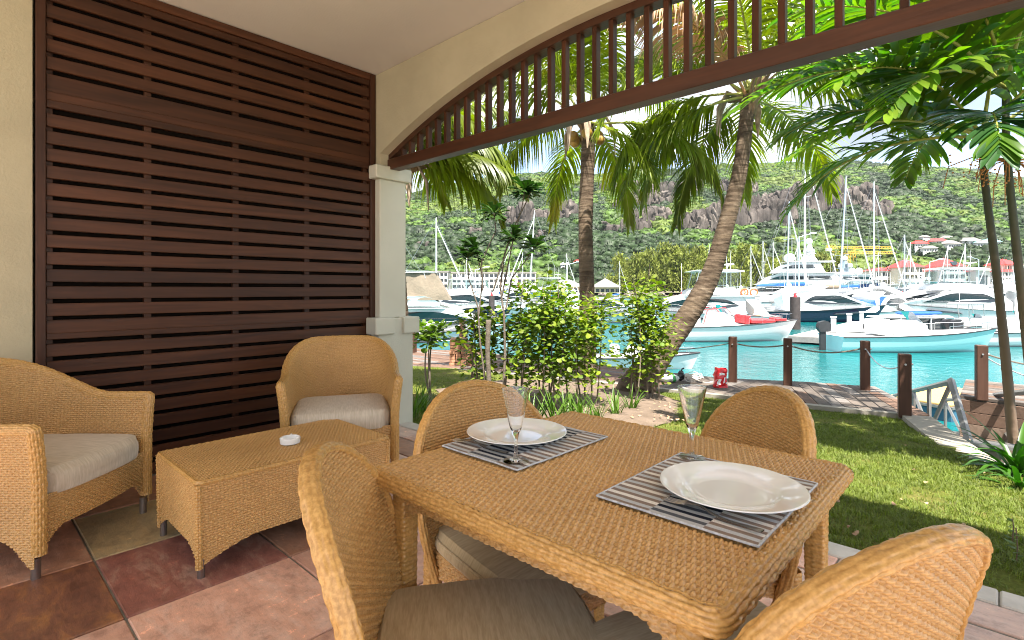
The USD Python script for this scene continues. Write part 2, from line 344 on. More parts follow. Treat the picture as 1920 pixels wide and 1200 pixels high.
# ------------------------------------------------------------ woven furniture
def wickermat(name, c1, c2, rough=.42):
    return mat(name, {'tc': ('texture_coordinate', {}), 'n': ('noise_texture', {'scale': 140., 'detail': 2.}), 'n2': ('noise_texture', {'scale': 3., 'detail': 4.}),
        'r': ('rgb_ramp', {'ramp': [(.35, c1), (.65, c2)]}), 'r2': ('rgb_ramp', {'ramp': [(.3, (.88, .87, .86)), (.7, (1.08, 1.07, 1.05))]}),
        'm': ('mix_color', {'blend_type': 'multiply', 'fac': 1., 'use_clamp': False}), 'p': ('principled_bsdf', {'roughness': rough, 'specular_ior_level': .5})},
        [('tc.object', 'n.vector'), ('n.fac', 'r.fac'), ('tc.object', 'n2.vector'), ('n2.fac', 'r2.fac'), ('r.color', 'm.a'), ('r2.color', 'm.b'), ('m.result', 'p.base_color')])
WICK = wickermat('golden_wicker', (.47, .26, .088), (.63, .385, .15), .27)
WICKR = wickermat('golden_wicker_binding', (.46, .25, .072), (.62, .365, .12), .28)
METAL = pm('brushed_foot_metal', (.27, .225, .20), .35, .1, 30., metal=.9)

def weave(u, v, p, q, amp):
    """Height of a woven sheet: flat strands run along u in rows of width p, over and under thin uprights spaced q."""
    row = np.floor(v / p); fv = v / p - row - .5
    c = np.cos(PI * (u / q + row))
    weft = amp * 1.35 * c + amp * 1.5 * np.sqrt(np.clip(1 - (fv / .43) ** 2, 0, 1)) - amp; weft = np.where(np.abs(fv) > .43, -9., weft)
    col = np.round(u / q); fu = u / q - col
    warp = np.where(np.abs(fu) < .21, -amp * .9 * np.cos(PI * (col + v / p - .5)) + amp * .5 * np.sqrt(np.clip(1 - (fu / .21) ** 2, 0, 1)) - amp * .25, -9.)
    return np.maximum(np.maximum(weft, warp), -2.6 * amp)
def wsheet(mb, S, u0, u1, v0, v1, p=.0115, q=.017, amp=.0022, ku=4, kv=5, keep=None, flip=False, scale=None, thick=0., swap=False):
    """A woven sheet on the surface S(u, v) (metres along both); keep(u, v) masks quads away."""
    if swap: p = (u1 - u0) / max(1, round((u1 - u0) / p)); q = (v1 - v0) / max(1, round((v1 - v0) / q)); nu = int(round((u1 - u0) / p)) * kv; nv = int(round((v1 - v0) / q)) * ku
    else: q = (u1 - u0) / max(1, round((u1 - u0) / q)); p = (v1 - v0) / max(1, round((v1 - v0) / p)); nu = int(round((u1 - u0) / q)) * ku; nv = int(round((v1 - v0) / p)) * kv
    U, V = np.meshgrid(np.linspace(u0, u1, nu + 1), np.linspace(v0, v1, nv + 1), indexing='ij')
    P = S(U, V); e = 1e-4
    N = np.cross(S(U + e, V) - P, S(U, V + e) - P); N /= np.linalg.norm(N, axis=-1, keepdims=True) + 1e-15
    if flip: N = -N
    h = weave(V - v0, U - u0, p, q, amp) if swap else weave(U - u0, V - v0, p, q, amp)
    P = P + N * (h + thick)[..., None]
    i, j = np.meshgrid(np.arange(nu), np.arange(nv), indexing='ij'); b = nv + 1
    Q = np.stack([i * b + j, (i + 1) * b + j, (i + 1) * b + j + 1, i * b + j + 1], -1)
    if keep is not None:
        k = keep((U[:-1, :-1] + U[1:, 1:]) / 2, (V[:-1, :-1] + V[1:, 1:]) / 2); Q = Q[k]
    Q = Q.reshape(-1, 4)
    if flip: Q = Q[:, ::-1]
    used = np.unique(Q); mp = np.full(P.shape[0] * P.shape[1], -1); mp[used] = np.arange(len(used))
    mb.add(P.reshape(-1, 3)[used], mp[Q]); return mb
def resample(pts, step):
    pts = np.asarray(pts, float); d = np.r_[0, np.cumsum(np.linalg.norm(np.diff(pts, axis=0), axis=1))]
    n = max(2, int(round(d[-1] / step))); s = np.linspace(0, d[-1], n + 1)
    return np.stack([np.interp(s, d, pts[:, k]) for k in range(3)], 1), s
def wrim(mb, pts, r, p=.012, q=.024, amp=.0022, up=(0, 0, 1), flat=(1., 1.), closed=False, nseg=None):
    """A bound edge: a tube along pts whose skin is woven."""
    P, s = resample(pts, q / 4); q = s[-1] / max(1, round(s[-1] / q))
    t = np.gradient(P, axis=0); t /= np.linalg.norm(t, axis=1, keepdims=True) + 1e-12
    up = np.broadcast_to(np.asarray(up, float), P.shape)
    B = np.cross(t, up); B /= np.linalg.norm(B, axis=1, keepdims=True) + 1e-12; A = np.cross(B, t)
    n = nseg or max(10, int(round(2 * PI * r / p)) * 5); rows = max(3, round(2 * PI * r / p)); ang = np.arange(n) * 2 * PI / n
    h = weave(s[:, None] + 0 * ang[None], (ang / (2 * PI) * rows * p)[None] + 0 * s[:, None], p, q, amp)
    R = r + h
    v = P[:, None] + R[..., None] * (flat[0] * np.cos(ang)[None, :, None] * A[:, None] + flat[1] * np.sin(ang)[None, :, None] * B[:, None])
    mb.grid(v, wrap=True)
    return mb
def wleg(mb, x, y, z0, z1, r0, r1, lean=(0, 0)):
    """A square-ish woven leg, tapered downwards."""
    nz = int((z1 - z0) / .0025); n = 28; zz = np.linspace(z0, z1, nz + 1); ang = np.arange(n) * 2 * PI / n
    sq = 1 / np.maximum(np.abs(np.cos(ang)), np.abs(np.sin(ang))); sq = .35 + .65 * np.minimum(sq, 1.25)
    rr = (r0 + (r1 - r0) * (zz - z0) / (z1 - z0))
    h = weave(ang[None] / (2 * PI) * .16 + 0 * zz[:, None], zz[:, None] + 0 * ang[None], .011, .02, .0014)
    R = rr[:, None] * sq[None] + h; k = ((zz - z1) / (z0 - z1))[:, None]
    v = np.stack([x + lean[0] * k + R * np.cos(ang), y + lean[1] * k + R * np.sin(ang), zz[:, None] + 0 * R], -1)
    mb.grid(v, wrap=True); return mb
def fabric(name, c1, c2, axis=0, sc=150., rough=.85):
    s = [1., 1., 1.]; s = [.12 if k != axis else 1. for k in range(3)]
    return mat(name, {'tc': ('texture_coordinate', {}), 'map': ('mapping', {'scale': tuple(s)}), 'n': ('noise_texture', {'scale': sc, 'detail': 3., 'roughness': .7}),
        'r': ('rgb_ramp', {'ramp': [(.34, c1), (.66, c2)]}), 'nb': ('noise_texture', {'scale': 700., 'detail': 2.}), 'b': ('bump', {'strength': .25, 'distance': .002}),
        'p': ('principled_bsdf', {'roughness': rough, 'specular_ior_level': .15, 'sheen_weight': .15})},
        [('tc.object', 'map.vector'), ('map.vector', 'n.vector'), ('n.fac', 'r.fac'), ('r.color', 'p.base_color'), ('tc.object', 'nb.vector'), ('nb.fac', 'b.height'), ('b.normal', 'p.normal')])
FAB_OLIVE = fabric('olive_brown_fabric', (.42, .32, .18), (.55, .44, .265), 1)
FAB_CREAM = fabric('cream_striped_fabric', (.50, .415, .30), (.64, .55, .425), 0, 110.)
def cushion(w, d, h, crown=.02, pw=3.5, n=34, bow=0., taper=0.):
    """A boxed cushion with a crowned top, rounded corners and a piped edge: (mesh builder, piping points)."""
    t = np.linspace(-1, 1, n)
    X, Y = np.meshgrid(t, t, indexing='ij')
    # squircle mapping keeps the corners round
    k = 1 - .10 * (np.abs(X) ** 6) * (np.abs(Y) ** 6) * 1.2
    x = X * w / 2 * k * (1 + taper * Y); y = Y * d / 2 * k + bow * (1 - X ** 2) * (Y > 0) * Y
    edge = np.clip(1 - np.abs(X) ** pw, 0, 1) * np.clip(1 - np.abs(Y) ** pw, 0, 1)
    rr = np.minimum(1 - np.abs(X), 1 - np.abs(Y)); rnd_ = np.clip(rr / .06, 0, 1); rnd_ = np.sqrt(np.clip(1 - (1 - rnd_) ** 2, 0, 1))
    wr = (fbm(np.stack([x * 9, y * 9, 0 * x], -1).reshape(-1, 3), 3, 4).reshape(x.shape) - .5) * .006
    top = h - .016 + .016 * rnd_ + crown * edge ** .8 + wr * rnd_; bot = 0 * top
    mb = MB(); mb.grid(np.stack([x, y, top], -1)[:, ::-1][::-1][:, :][::-1, ::-1] if False else np.stack([x, y, top], -1))
    mb.grid(np.stack([x, y, bot], -1)[::-1])
    ring = [(i, 0) for i in range(n)] + [(n - 1, j) for j in range(1, n)] + [(i, n - 1) for i in range(n - 2, -1, -1)] + [(0, j) for j in range(n - 2, -1, -1)]
    T = np.array([(x[a], y[a], top[a]) for a in ring]); Bm = np.array([(x[a], y[a], 0) for a in ring])
    c = np.array([0, 0, 0]); out = T - np.array([0, 0, 1]) * T[:, 2:3]; out = out / np.linalg.norm(out, axis=1, keepdims=True)
    L = [T, T * [1, 1, .85] + out * .006, T * [1, 1, .5] + out * .009, T * [1, 1, .15] + out * .006, Bm]
    mb.grid(np.stack(L, 0)[:, ::-1]); return mb, T

# dining table ------------------------------------------------
TX0, TX1, TY0, TY1, TH = -1.198, -.280, .735, 1.617, .742
tx, ty = (TX0 + TX1) / 2, (TY0 + TY1) / 2; HX, HYY = (TX1 - TX0) / 2, (TY1 - TY0) / 2
tb = thing('dining_table', 'square golden wicker dining table laid with two place settings', 'table', (tx, ty, 0))
mb = MB(); e_ = .014
wsheet(mb, lambda u, v: np.stack([u, v, TH - .004 + 0 * u], -1), -HX + e_, HX - e_, -HYY + e_, HYY - e_, p=.0085, q=.020, amp=.0029, ku=5, kv=5, swap=True)
mb.part(tb, 'tabletop', WICK, True)
# bound edge round the top
def rrect(hx, hy, r, z, n=8):
    pts = []
    for cx_, cy_, a0_ in ((hx - r, hy - r, 0), (-hx + r, hy - r, PI / 2), (-hx + r, -hy + r, PI), (hx - r, -hy + r, 1.5 * PI)):
        for k in range(n + 1):
            a = a0_ + PI / 2 * k / n; pts.append((cx_ + r * math.cos(a), cy_ + r * math.sin(a), z))
    pts.append(pts[0]); return pts
mb = MB(); wrim(mb, rrect(HX - .018, HYY - .018, .014, TH - .022), .0215, p=.0105, q=.026, amp=.0014, flat=(1.0, 1.0)); mb.part(tb, 'table_edge', WICKR, True)
# woven apron with a slight arch
def apron(mb, hx, hy, z1, zlow, zmid):
    for s_, L, d, ax in ((1, hx, hy, 0), (-1, hx, hy, 0), (1, hy, hx, 1), (-1, hy, hx, 1)):
        def S(u, v, s_=s_, d=d, ax=ax):
            return np.stack([u, s_ * d + 0 * u, v], -1) if ax == 0 else np.stack([s_ * d + 0 * u, u, v], -1)
        wsheet(mb, S, -L, L, zlow, z1, keep=lambda u, v, L=L: v > zmid - (zmid - zlow) * np.clip((np.abs(u) - L * .62) / (L * .38), 0, 1) ** 2.2, flip=(s_ > 0) == (ax == 0), ku=3, kv=4)
mb = MB(); apron(mb, HX - .052, HYY - .052, TH - .035, TH - .16, TH - .085); mb.part(tb, 'apron', WICK, True)
MB().box((-HX + .02, -HYY + .02, TH - .036), (HX - .02, HYY - .02, TH - .012)).part(tb, 'underside', pm('dark_wicker_inside', (.20, .10, .035), .7, .2, 60.), False)
for sx in (-1, 1):
    for sy in (-1, 1):
        mb = MB(); wleg(mb, sx * (HX - .072), sy * (HYY - .072), .0, TH - .04, .019, .027); mb.part(tb, 'leg', WICKR, True)

# dining chair ------------------------------------------------
def chair_outline(z, W=.278, top=.865, zc=.58):
    k = np.clip((z - zc) / (top - zc), 0, 1)
    w = np.where(z < zc, .232 + (W - .232) * np.sin(np.clip((z - .30) / (zc - .30), 0, 1) * PI / 2), W * np.clip(1 - k ** 2.3, 0, 1) ** (1 / 2.1))
    return w
def chair_surf(x, z, off=0.):
    """The chair faces +y; its back leans and wraps forward at the sides."""
    y = -.225 - .115 * np.clip((z - .40) / .48, -.3, 1) ** 1.0 + .055 * (x / .278) ** 2 + .012 * np.sin(np.clip((z - .4) / .48, 0, 1) * PI)
    return np.stack([x, y + off, z], -1)
def dining_chair(label, loc, face, group):
    t = thing('dining_chair', label, 'chair', loc, math.atan2(-face[0], face[1]), group)
    mb = MB(); z0, z1 = .30, .864
    keep = lambda u, v: np.abs(u) < chair_outline(v) - .004
    wsheet(mb, lambda u, v: chair_surf(u, v, .012), -.278, .278, z0 + .1, z1, p=.0088, q=.0155, amp=.0024, keep=keep, flip=True)
    wsheet(mb, lambda u, v: chair_surf(u, v, -.012), -.278, .278, z0, z1, p=.0088, q=.0155, amp=.0024, keep=keep)
    mb.part(t, 'backrest', WICK, True)
    zz = np.r_[np.linspace(.26, .58, 18), .58 + (.865 - .58) * np.sin(np.linspace(0, PI / 2, 26))[1:]]
    half = [(chair_outline(np.array(z_)) - .004, z_) for z_ in zz]
    path = [(-a, z_) for a, z_ in half] + [(a, z_) for a, z_ in half[::-1][1:]]
    pts = np.array([chair_surf(np.array(float(a)), np.array(float(z_))) for a, z_ in path])
    mb = MB(); wrim(mb, pts, .0155, p=.0115, q=.032, amp=.0011, up=(0, 1, 0), flat=(1.25, .8)); mb.part(t, 'back_rim', WICKR, True)
    # seat base with skirts
    mb = MB(); hw, y0, y1 = .232, -.215, .225
    apr = lambda L: (lambda u, v: v > .335 - .075 * np.clip((np.abs(u) - L * .5) / (L * .5), 0, 1) ** 2)
    wsheet(mb, lambda u, v: np.stack([u, y1 + .02 * (1 - (u / hw) ** 2), v], -1), -hw, hw, .26, .405, keep=apr(hw), flip=True, ku=3, kv=4)
    for s_ in (-1, 1):
        wsheet(mb, lambda u, v, s_=s_: np.stack([s_ * hw + 0 * u, u, v], -1), y0, y1, .26, .405, keep=apr(.225), flip=(s_ < 0), ku=3, kv=4)
    MB.box(mb, (-hw + .004, y0, .385), (hw - .004, y1, .403)); mb.part(t, 'seat_frame', WICK, True)
    for sx in (-1, 1):
        for y_, le in ((y1 - .01, .0), (y0 + .005, -.03)):
            mb = MB(); wleg(mb, sx * (hw - .012), y_, .0, .40, .015, .024, (0, le)); mb.part(t, 'leg', WICKR, True)
    cu, ring = cushion(.478, .47, .050, .016, 3.2, bow=.018, taper=.03)
    m_ = M4((0, .012, .408)); c2 = MB(); v, f = cu.mesh(); c2.add(v, f, m_); cp = c2.part(t, 'seat_cushion', FAB_OLIVE, 40)
    mb = MB(); mb.tube(np.vstack([ring, ring[:1]]) * [1.004, 1.004, 1] + [0, .012, .406], .0042, 6, False); mb.part(cp, 'piping', FAB_OLIVE, True)
    return t
def place_face(Xc, Zc, fX, fZ, back=.30):
    f = RGT * fX + FWD * fZ; f /= np.linalg.norm(f); p = cw(Xc, Zc)
    return p + f * back, f
G_DC = 'wicker dining chairs round the table'
p_, f_ = place_face(-.385, 1.07, .99, .14, .32); ch0 = dining_chair('wicker dining chair in left foreground, its olive cushion largest in view', (p_[0], p_[1], 0), f_, G_DC)
def chair_copy(label, Xc, Zc, fX, fZ, back=.30):
    p, f = place_face(Xc, Zc, fX, fZ, back)
    return copy(ch0, label, (p[0], p[1], 0), math.atan2(-f[0], f[1]), G_DC)
chair_copy('wicker dining chair behind the table with its broad back beside the shrubs', -.145, 1.865, .61, -.79, .33)
chair_copy('wicker dining chair at the far table side with its back against the lawn', .882, 1.74, -.98, -.15, .33)
chair_copy('wicker dining chair at bottom right seen from behind with bound rim', .550, .735, -.38, .92, .30)

# tub armchair ------------------------------------------------
def armchair(label, loc, face, group):
    t = thing('armchair', label, 'armchair', loc, math.atan2(-face[0], face[1]), group)
    W, D = .325, .36
    # plan curve from the left front arm round the back to the right front arm
    th = np.linspace(0, PI, 61)
    plan = [(-W, .34), (-W, .10)] + [(-W * math.cos(a) , .04 - (D + .04) * math.sin(a) ** .9) for a in th[2:-2]] + [(W, .10), (W, .34)]
    plan, s = resample(np.array([(a, b, 0) for a, b in plan]), .006); L = s[-1]
    tt = s / L
    px = lambda u: np.interp(u, s, plan[:, 0]); py = lambda u: np.interp(u, s, plan[:, 1])
    def topz(u):
        k = np.abs(u / L - .5) * 2
        return .625 + .205 * np.clip(.5 + .5 * np.cos(PI * np.clip((k - .16) / .62, 0, 1)), 0, 1) + .0 * k
    def nrm(u):
        e = .01; dx, dy = px(np.clip(u + e, 0, L)) - px(np.clip(u - e, 0, L)), py(np.clip(u + e, 0, L)) - py(np.clip(u - e, 0, L)); l = np.hypot(dx, dy); return -dy / l * -1, dx / l * -1
    def S(u, v, off):
        nx, ny = nrm(u); fl_ = .055 * np.clip((v - .38) / .42, 0, 1.2) ** 1.5 + off
        return np.stack([px(u) + nx * fl_, py(u) + ny * fl_, v], -1)
    zt = lambda u: topz(u)
    sgn = np.sign((S(np.array(L / 2), np.array(.4), .05) - S(np.array(L / 2), np.array(.4), 0))[1])   # -1 when offset goes outwards (back is at -y)
    o = 1. if sgn < 0 else -1.
    def S2(u, v, off): 
        nx, ny = nrm(u); fl_ = o * (.055 * np.clip((v - .38) / .42, 0, 1.2) ** 1.5 + off)
        return np.stack([px(u) + nx * fl_, py(u) + ny * fl_, v], -1)
    mb = MB()
    def bot(u):
        k = u / L; d = np.minimum(np.abs(k - .0), np.minimum(np.abs(k - 1.), np.minimum(np.abs(k - .36), np.abs(k - .64))))
        return .17 - .122 * np.exp(-(d / .045) ** 2)
    wsheet(mb, lambda u, v: S2(u, v, .022), 0, L, .045, .84, p=.0102, q=.0155, amp=.0021, ku=4, kv=5, keep=lambda u, v: (v < zt(u)) & (v > bot(u)), flip=o < 0)
    wsheet(mb, lambda u, v: S2(u, v, -.022), 0, L, .30, .84, p=.0102, q=.0155, amp=.0021, ku=4, kv=5, keep=lambda u, v: v < zt(u), flip=o > 0)
    bp = mb.part(t, 'tub_back', WICK, True)
    us = np.linspace(0, L, 140); P = np.array([S2(np.array(u), np.array(zt(np.array(u)) - .004), 0.) for u in us])
    st_ = [S2(np.array(0.), np.array(z_), 0.) for z_ in np.linspace(.10, zt(np.array(0.)) - .03, 20)]; en = [S2(np.array(L), np.array(z_), 0.) for z_ in np.linspace(zt(np.array(L)) - .03, .10, 20)]
    mb = MB(); wrim(mb, np.vstack([st_, P, en]), .026, p=.0115, q=.026, amp=.0013, up=(0, 1, .02)); mb.part(t, 'rim', WICKR, True)
    # front skirt with arch
    mb = MB()
    wsheet(mb, lambda u, v: np.stack([u, .335 + .03 * (1 - (u / W) ** 2), v], -1), -W, W, .04, .335, p=.0102, q=.0155, amp=.0021, ku=4, kv=5, keep=lambda u, v: v > .185 - .14 * np.clip((np.abs(u) - .20) / .145, 0, 1) ** 1.8, flip=True)
    mb.box((-W, -.32, .300), (W, .335, .325)); mb.part(t, 'front_skirt', WICK, True)
    for sx in (-1, 1):
        for y_ in (.325, -.20):
            x_ = sx * (W - .002) if y_ > 0 else sx * .27
            MB().tube([(x_, y_, .0), (x_, y_, .085)], .017, 14).part(t, 'foot', METAL, 40)
    cu, ring = cushion(.60, .60, .105, .022, 4.5, bow=.02)
    v, f = cu.mesh(); c2 = MB().add(v, f, M4((0, .055, .325))); cp = c2.part(t, 'seat_cushion', FAB_CREAM, 40)
    return t
G_AC = 'wicker tub armchairs by the slatted screen'
def plan_face(c, f): return (c[0], c[1], 0), f
f1 = np.array([.725, .69]); c1 = np.array([-3.157, .486]) - f1 * .325
ac0 = armchair('wicker tub armchair cut off by the left edge, cream cushion', (c1[0], c1[1], 0), f1, G_AC)
f2 = np.array([.87, -.49]); c2_ = np.array([-2.98, 1.66]) - f2 * .36
copy(ac0, 'wicker tub armchair in the corner behind the low table', (c2_[0], c2_[1], 0), math.atan2(-f2[0], f2[1]), G_AC)

# low table -----------------------------------------------------
lx0, lx1, ly0, ly1, LH = -3.02, -2.42, .70, 1.63, .405
lt = thing('coffee_table', 'low rectangular wicker coffee table with arched sides and metal feet', 'table', ((lx0 + lx1) / 2, (ly0 + ly1) / 2, 0))
hx, hy = (lx1 - lx0) / 2, (ly1 - ly0) / 2; mb = MB()
wsheet(mb, lambda u, v: np.stack([u, v, LH + 0 * u], -1), -hx + .012, hx - .012, -hy + .012, hy - .012, p=.0105, q=.0155, amp=.0022, ku=4, kv=5); mb.part(lt, 'tabletop', WICK, True)
mb = MB()
for s_, L, d, ax in ((1, hx, hy, 0), (-1, hx, hy, 0), (1, hy, hx, 1), (-1, hy, hx, 1)):
    def S(u, v, s_=s_, d=d, ax=ax):
        dd = s_ * (d - .012 * (1 - v / LH)); uu = u * (1 - .012 / .3 * (1 - v / LH))
        return np.stack([uu, dd + 0 * u, v], -1) if ax == 0 else np.stack([dd + 0 * u, uu, v], -1)
    wsheet(mb, S, -L + .004, L - .004, .042, LH - .008, p=.0105, q=.0155, amp=.0022, ku=4, kv=5, keep=lambda u, v, L=L: v > .118 - .073 * np.clip((np.abs(u) - L * .45) / (L * .55), 0, 1) ** 1.6, flip=(s_ > 0) == (ax == 0))
mb.part(lt, 'side_panel', WICK, True)
mb = MB(); wrim(mb, rrect(hx - .006, hy - .006, .018, LH - .008), .0105, p=.011, q=.018, amp=.0014)
for sx in (-1, 1):
    for sy in (-1, 1): wrim(mb, [(sx * (hx - .012), sy * (hy - .012), .042), (sx * (hx - .007), sy * (hy - .007), LH - .012)], .013, p=.011, q=.012, amp=.0015, up=(0, 1, 0))
mb.part(lt, 'edge_binding', WICKR, True)
for sx in (-1, 1):
    for sy in (-1, 1): MB().tube([(sx * (hx - .022), sy * (hy - .022), 0), (sx * (hx - .022), sy * (hy - .022), .08)], .015, 14).part(lt, 'foot', METAL, 40)
MB().box((-hx + .02, -hy + .02, LH - .03), (hx - .02, hy - .02, LH - .012)).part(lt, 'underside', '/World/Looks/dark_wicker_inside', False)

# ashtray ------------------------------------------------------
CER = mat('white_ceramic', {'p': ('principled_bsdf', {'base_color': (.86, .85, .81), 'roughness': .10, 'specular_ior_level': .55, 'coat_weight': .4})}, [])
pa = at(544, 825, LH + .02)
mb = MB().lathe([(0, 0), (.042, 0), (.048, .004), (.050, .028), (.048, .033), (.042, .033), (.039, .012), (.03, .007), (0, .006)], 36)
for k in range(3):
    a = .5 + k * 2.1; mb.tube([(.036 * math.cos(a), .036 * math.sin(a), .034), (.053 * math.cos(a), .053 * math.sin(a), .034)], .0045, 8)
ash = thing('ashtray', 'small round white ceramic ashtray on the low wicker table', 'ashtray', (pa[0], pa[1], LH + .003))
mb.part(ash, 'bowl', CER, 40)

# place settings -----------------------------------------------
def mat_stripes():
    """Striped cotton: six lanes of stripes, the colours swapped from lane to lane (print, so a texture)."""
    return mat('striped_cotton', {'tc': ('texture_coordinate', {}), 'dn': ('noise_texture', {'scale': 7., 'detail': 2.}), 'dv': ('vector_math', {'math_type': 'scale', 'scale': .012}),
        'ad': ('vector_math', {'math_type': 'add'}), 'sx': ('separate_xyz', {}),
        'fy': ('math', {'math_type': 'multiply', 'value2': 1 / .0132}), 'fl': ('math', {'math_type': 'floor'}), 'md': ('math', {'math_type': 'floored_modulo', 'value2': 4.}),
        'd4': ('math', {'math_type': 'multiply', 'value2': .25}), 'e8': ('math', {'math_type': 'add', 'value2': .1}),
        'wa': ('rgb_ramp', {'interpolate': False, 'ramp': [(0., (.80, .77, .70)), (.25, (.27, .21, .17)), (.5, (.52, .55, .56)), (.75, (.27, .21, .17))]}),
        'wb': ('rgb_ramp', {'interpolate': False, 'ramp': [(0., (.02, .026, .04)), (.25, (.50, .51, .50)), (.5, (.10, .11, .125)), (.75, (.50, .51, .50))]}),
        'lane': ('math', {'math_type': 'absolute'}), 'lt': ('math', {'math_type': 'less_than', 'value2': .058}), 'off': ('math', {'math_type': 'add', 'value2': -.015}),
        'mx': ('mix_color', {}), 'ax': ('math', {'math_type': 'absolute'}), 'bd': ('math', {'math_type': 'greater_than', 'value2': .4}), 'mb': ('mix_color', {'b': (.50, .52, .53)}),
        'wv': ('noise_texture', {'scale': 900., 'detail': 1.}), 'b': ('bump', {'strength': .35, 'distance': .002}), 'wr': ('rgb_ramp', {'ramp': [(.3, (.75, .75, .75)), (.7, (1.1, 1.1, 1.1))]}),
        'ml': ('mix_color', {'blend_type': 'multiply', 'fac': 1., 'use_clamp': False}), 'p': ('principled_bsdf', {'roughness': .9, 'specular_ior_level': .1})},
        [('tc.object', 'dn.vector'), ('dn.color', 'dv.vector1'), ('tc.object', 'ad.vector1'), ('dv.vector', 'ad.vector2'), ('ad.vector', 'sx.vector'),
         ('sx.y', 'fy.value1'), ('fy.value', 'fl.value1'), ('fl.value', 'md.value1'), ('md.value', 'd4.value1'), ('d4.value', 'e8.value1'), ('e8.value', 'wa.fac'), ('e8.value', 'wb.fac'),
         ('sx.x', 'off.value1'), ('off.value', 'lane.value1'), ('lane.value', 'lt.value1'), ('lt.value', 'mx.fac'), ('wa.color', 'mx.a'), ('wb.color', 'mx.b'),
         ('sx.x', 'ax.value1'), ('ax.value', 'bd.value1'), ('bd.value', 'mb.fac'), ('mx.result', 'mb.a'), ('tc.object', 'wv.vector'), ('wv.fac', 'b.height'), ('b.normal', 'p.normal'),
         ('wv.fac', 'wr.fac'), ('mb.result', 'ml.a'), ('wr.color', 'ml.b'), ('ml.result', 'p.base_color')])
STRIPE = mat_stripes()
def placemat(name, label, x0, x1, y0, y1, seed):
    w, d = x1 - x0, y1 - y0; nx, ny = 30, 38
    X, Y = np.meshgrid(np.linspace(-w / 2, w / 2, nx), np.linspace(-d / 2, d / 2, ny), indexing='ij')
    wob = (fbm(np.stack([X * 8, Y * 8, 0 * X + seed], -1).reshape(-1, 3), 2, seed).reshape(X.shape) - .5) * .008
    Z = .0035 + .002 * np.abs(fbm(np.stack([X * 14, Y * 14, 0 * X + seed], -1).reshape(-1, 3), 3, seed).reshape(X.shape) - .4)
    Xs, Ys = X + wob * (np.abs(Y) / (d / 2)) ** 2, Y + wob * (np.abs(X) / (w / 2)) ** 2
    m = thing(name, label, 'placemat', ((x0 + x1) / 2, (y0 + y1) / 2, TH + .0005), 0, 'striped placemats on the table')
    mb = MB(); mb.grid(np.stack([Xs, Ys, Z + .0025], -1)); mb.grid(np.stack([Xs, Ys, Z], -1)[::-1])
    ring = np.concatenate([np.stack([Xs, Ys, Z], -1)[:, 0], np.stack([Xs, Ys, Z], -1)[-1, 1:], np.stack([Xs, Ys, Z], -1)[::-1, -1][1:], np.stack([Xs, Ys, Z], -1)[0, ::-1][1:]])
    mb.part(m, 'cloth', STRIPE, True)
    MB().tube(ring + [0, 0, .0014], .0026, 6, False).part(m, 'hem', pm(f'hem_cotton_{seed}', (.52, .54, .55), .9, .3, 120.), True)
    return m
placemat('placemat', 'striped placemat under the farther plate by the shrubs', -1.183, -.885, .975, 1.383, 3)
placemat('placemat', 'striped placemat under the nearer plate, beside the lawn', -.648, -.312, .972, 1.383, 8)
def plate(label, x, y):
    t = thing('dinner_plate', label, 'plate', (x, y, TH + .0065), 0, 'white dinner plates')
    MB().lathe([(0, .0), (.075, .0), (.082, .002), (.088, .006), (.100, .013), (.148, .0225), (.1515, .0245), (.1505, .0265), (.146, .0262), (.103, .0180), (.094, .0125), (.086, .0085), (.07, .0075), (0, .0072)], 72).part(t, 'dish', CER, 45)
    return t
plate('white dinner plate on the farther placemat behind the wine glass', -1.075, 1.178)
plate('white dinner plate on the nearer placemat with a fork under its rim', -.432, 1.172)
GLASS = mat('clear_glass', {'p': ('principled_bsdf', {'base_color': (1, 1, 1), 'roughness': .0, 'ior': 1.48, 'transmission_weight': 1.})}, [])
def wineglass(label, x, y):
    t = thing('wine_glass', label, 'glass', (x, y, TH + .0068), 0, 'stemmed glasses')
    # closed solid of revolution: foot, stem, conical bowl
    prof = [(0, .0), (.033, .0), (.0345, .0012), (.033, .0024), (.018, .0045), (.007, .010), (.0048, .022), (.0046, .045), (.0065, .062), (.0105, .076), (.0165, .090), (.0375, .1895), (.0381, .1905), (.0368, .1905), (.0152, .0925), (.0105, .083), (.004, .0785), (0, .0775)]
    MB().lathe(prof, 48).part(t, 'glass_body', GLASS, 35)
    return t
wineglass('stemmed conical glass standing in front of the farther plate', -.934, 1.020)
wineglass('stemmed conical glass beyond the nearer plate, against the lawn', -.606, 1.362)
STEEL = mat('cutlery_steel', {'p': ('principled_bsdf', {'base_color': (.38, .35, .32), 'metallic': 1., 'roughness': .16})}, [])
def fork(label, x, y, rz):
    t = thing('fork', label, 'fork', (x, y, TH + .0075), rz, 'steel forks')
    # handle at +x, tines at -x
    xs = np.linspace(-.035, .115, 26); zs = .004 + .012 * np.exp(-((xs + .02) / .035) ** 2) + .003 * np.clip((xs - .06) / .05, 0, 1)
    wd = .0032 + .004 * np.clip((xs - .02) / .09, 0, 1) ** 1.5 + .009 * np.clip((-xs - .012) / .02, 0, 1) ** 1.2
    P = np.stack([np.stack([xs, -wd, zs], -1), np.stack([xs, -wd, zs + .002], -1), np.stack([xs, wd, zs + .002], -1), np.stack([xs, wd, zs], -1)], 1)
    mb = MB().grid(P, wrap=True); hd = mb.part(t, 'handle', STEEL, 50)
    for k in range(4):
        yk = -.0105 + .007 * k
        xx = np.linspace(-.036, -.092, 9); zz = .013 * np.exp(-((xx + .02) / .04) ** 2) * .6 + .006 + .006 * ((xx + .06) / .03) ** 2 * .3
        MB().tube(np.stack([xx, 0 * xx + yk, zz], -1), np.linspace(.0024, .0012, 9), 6).part(t, 'tine', STEEL, True)
    return t
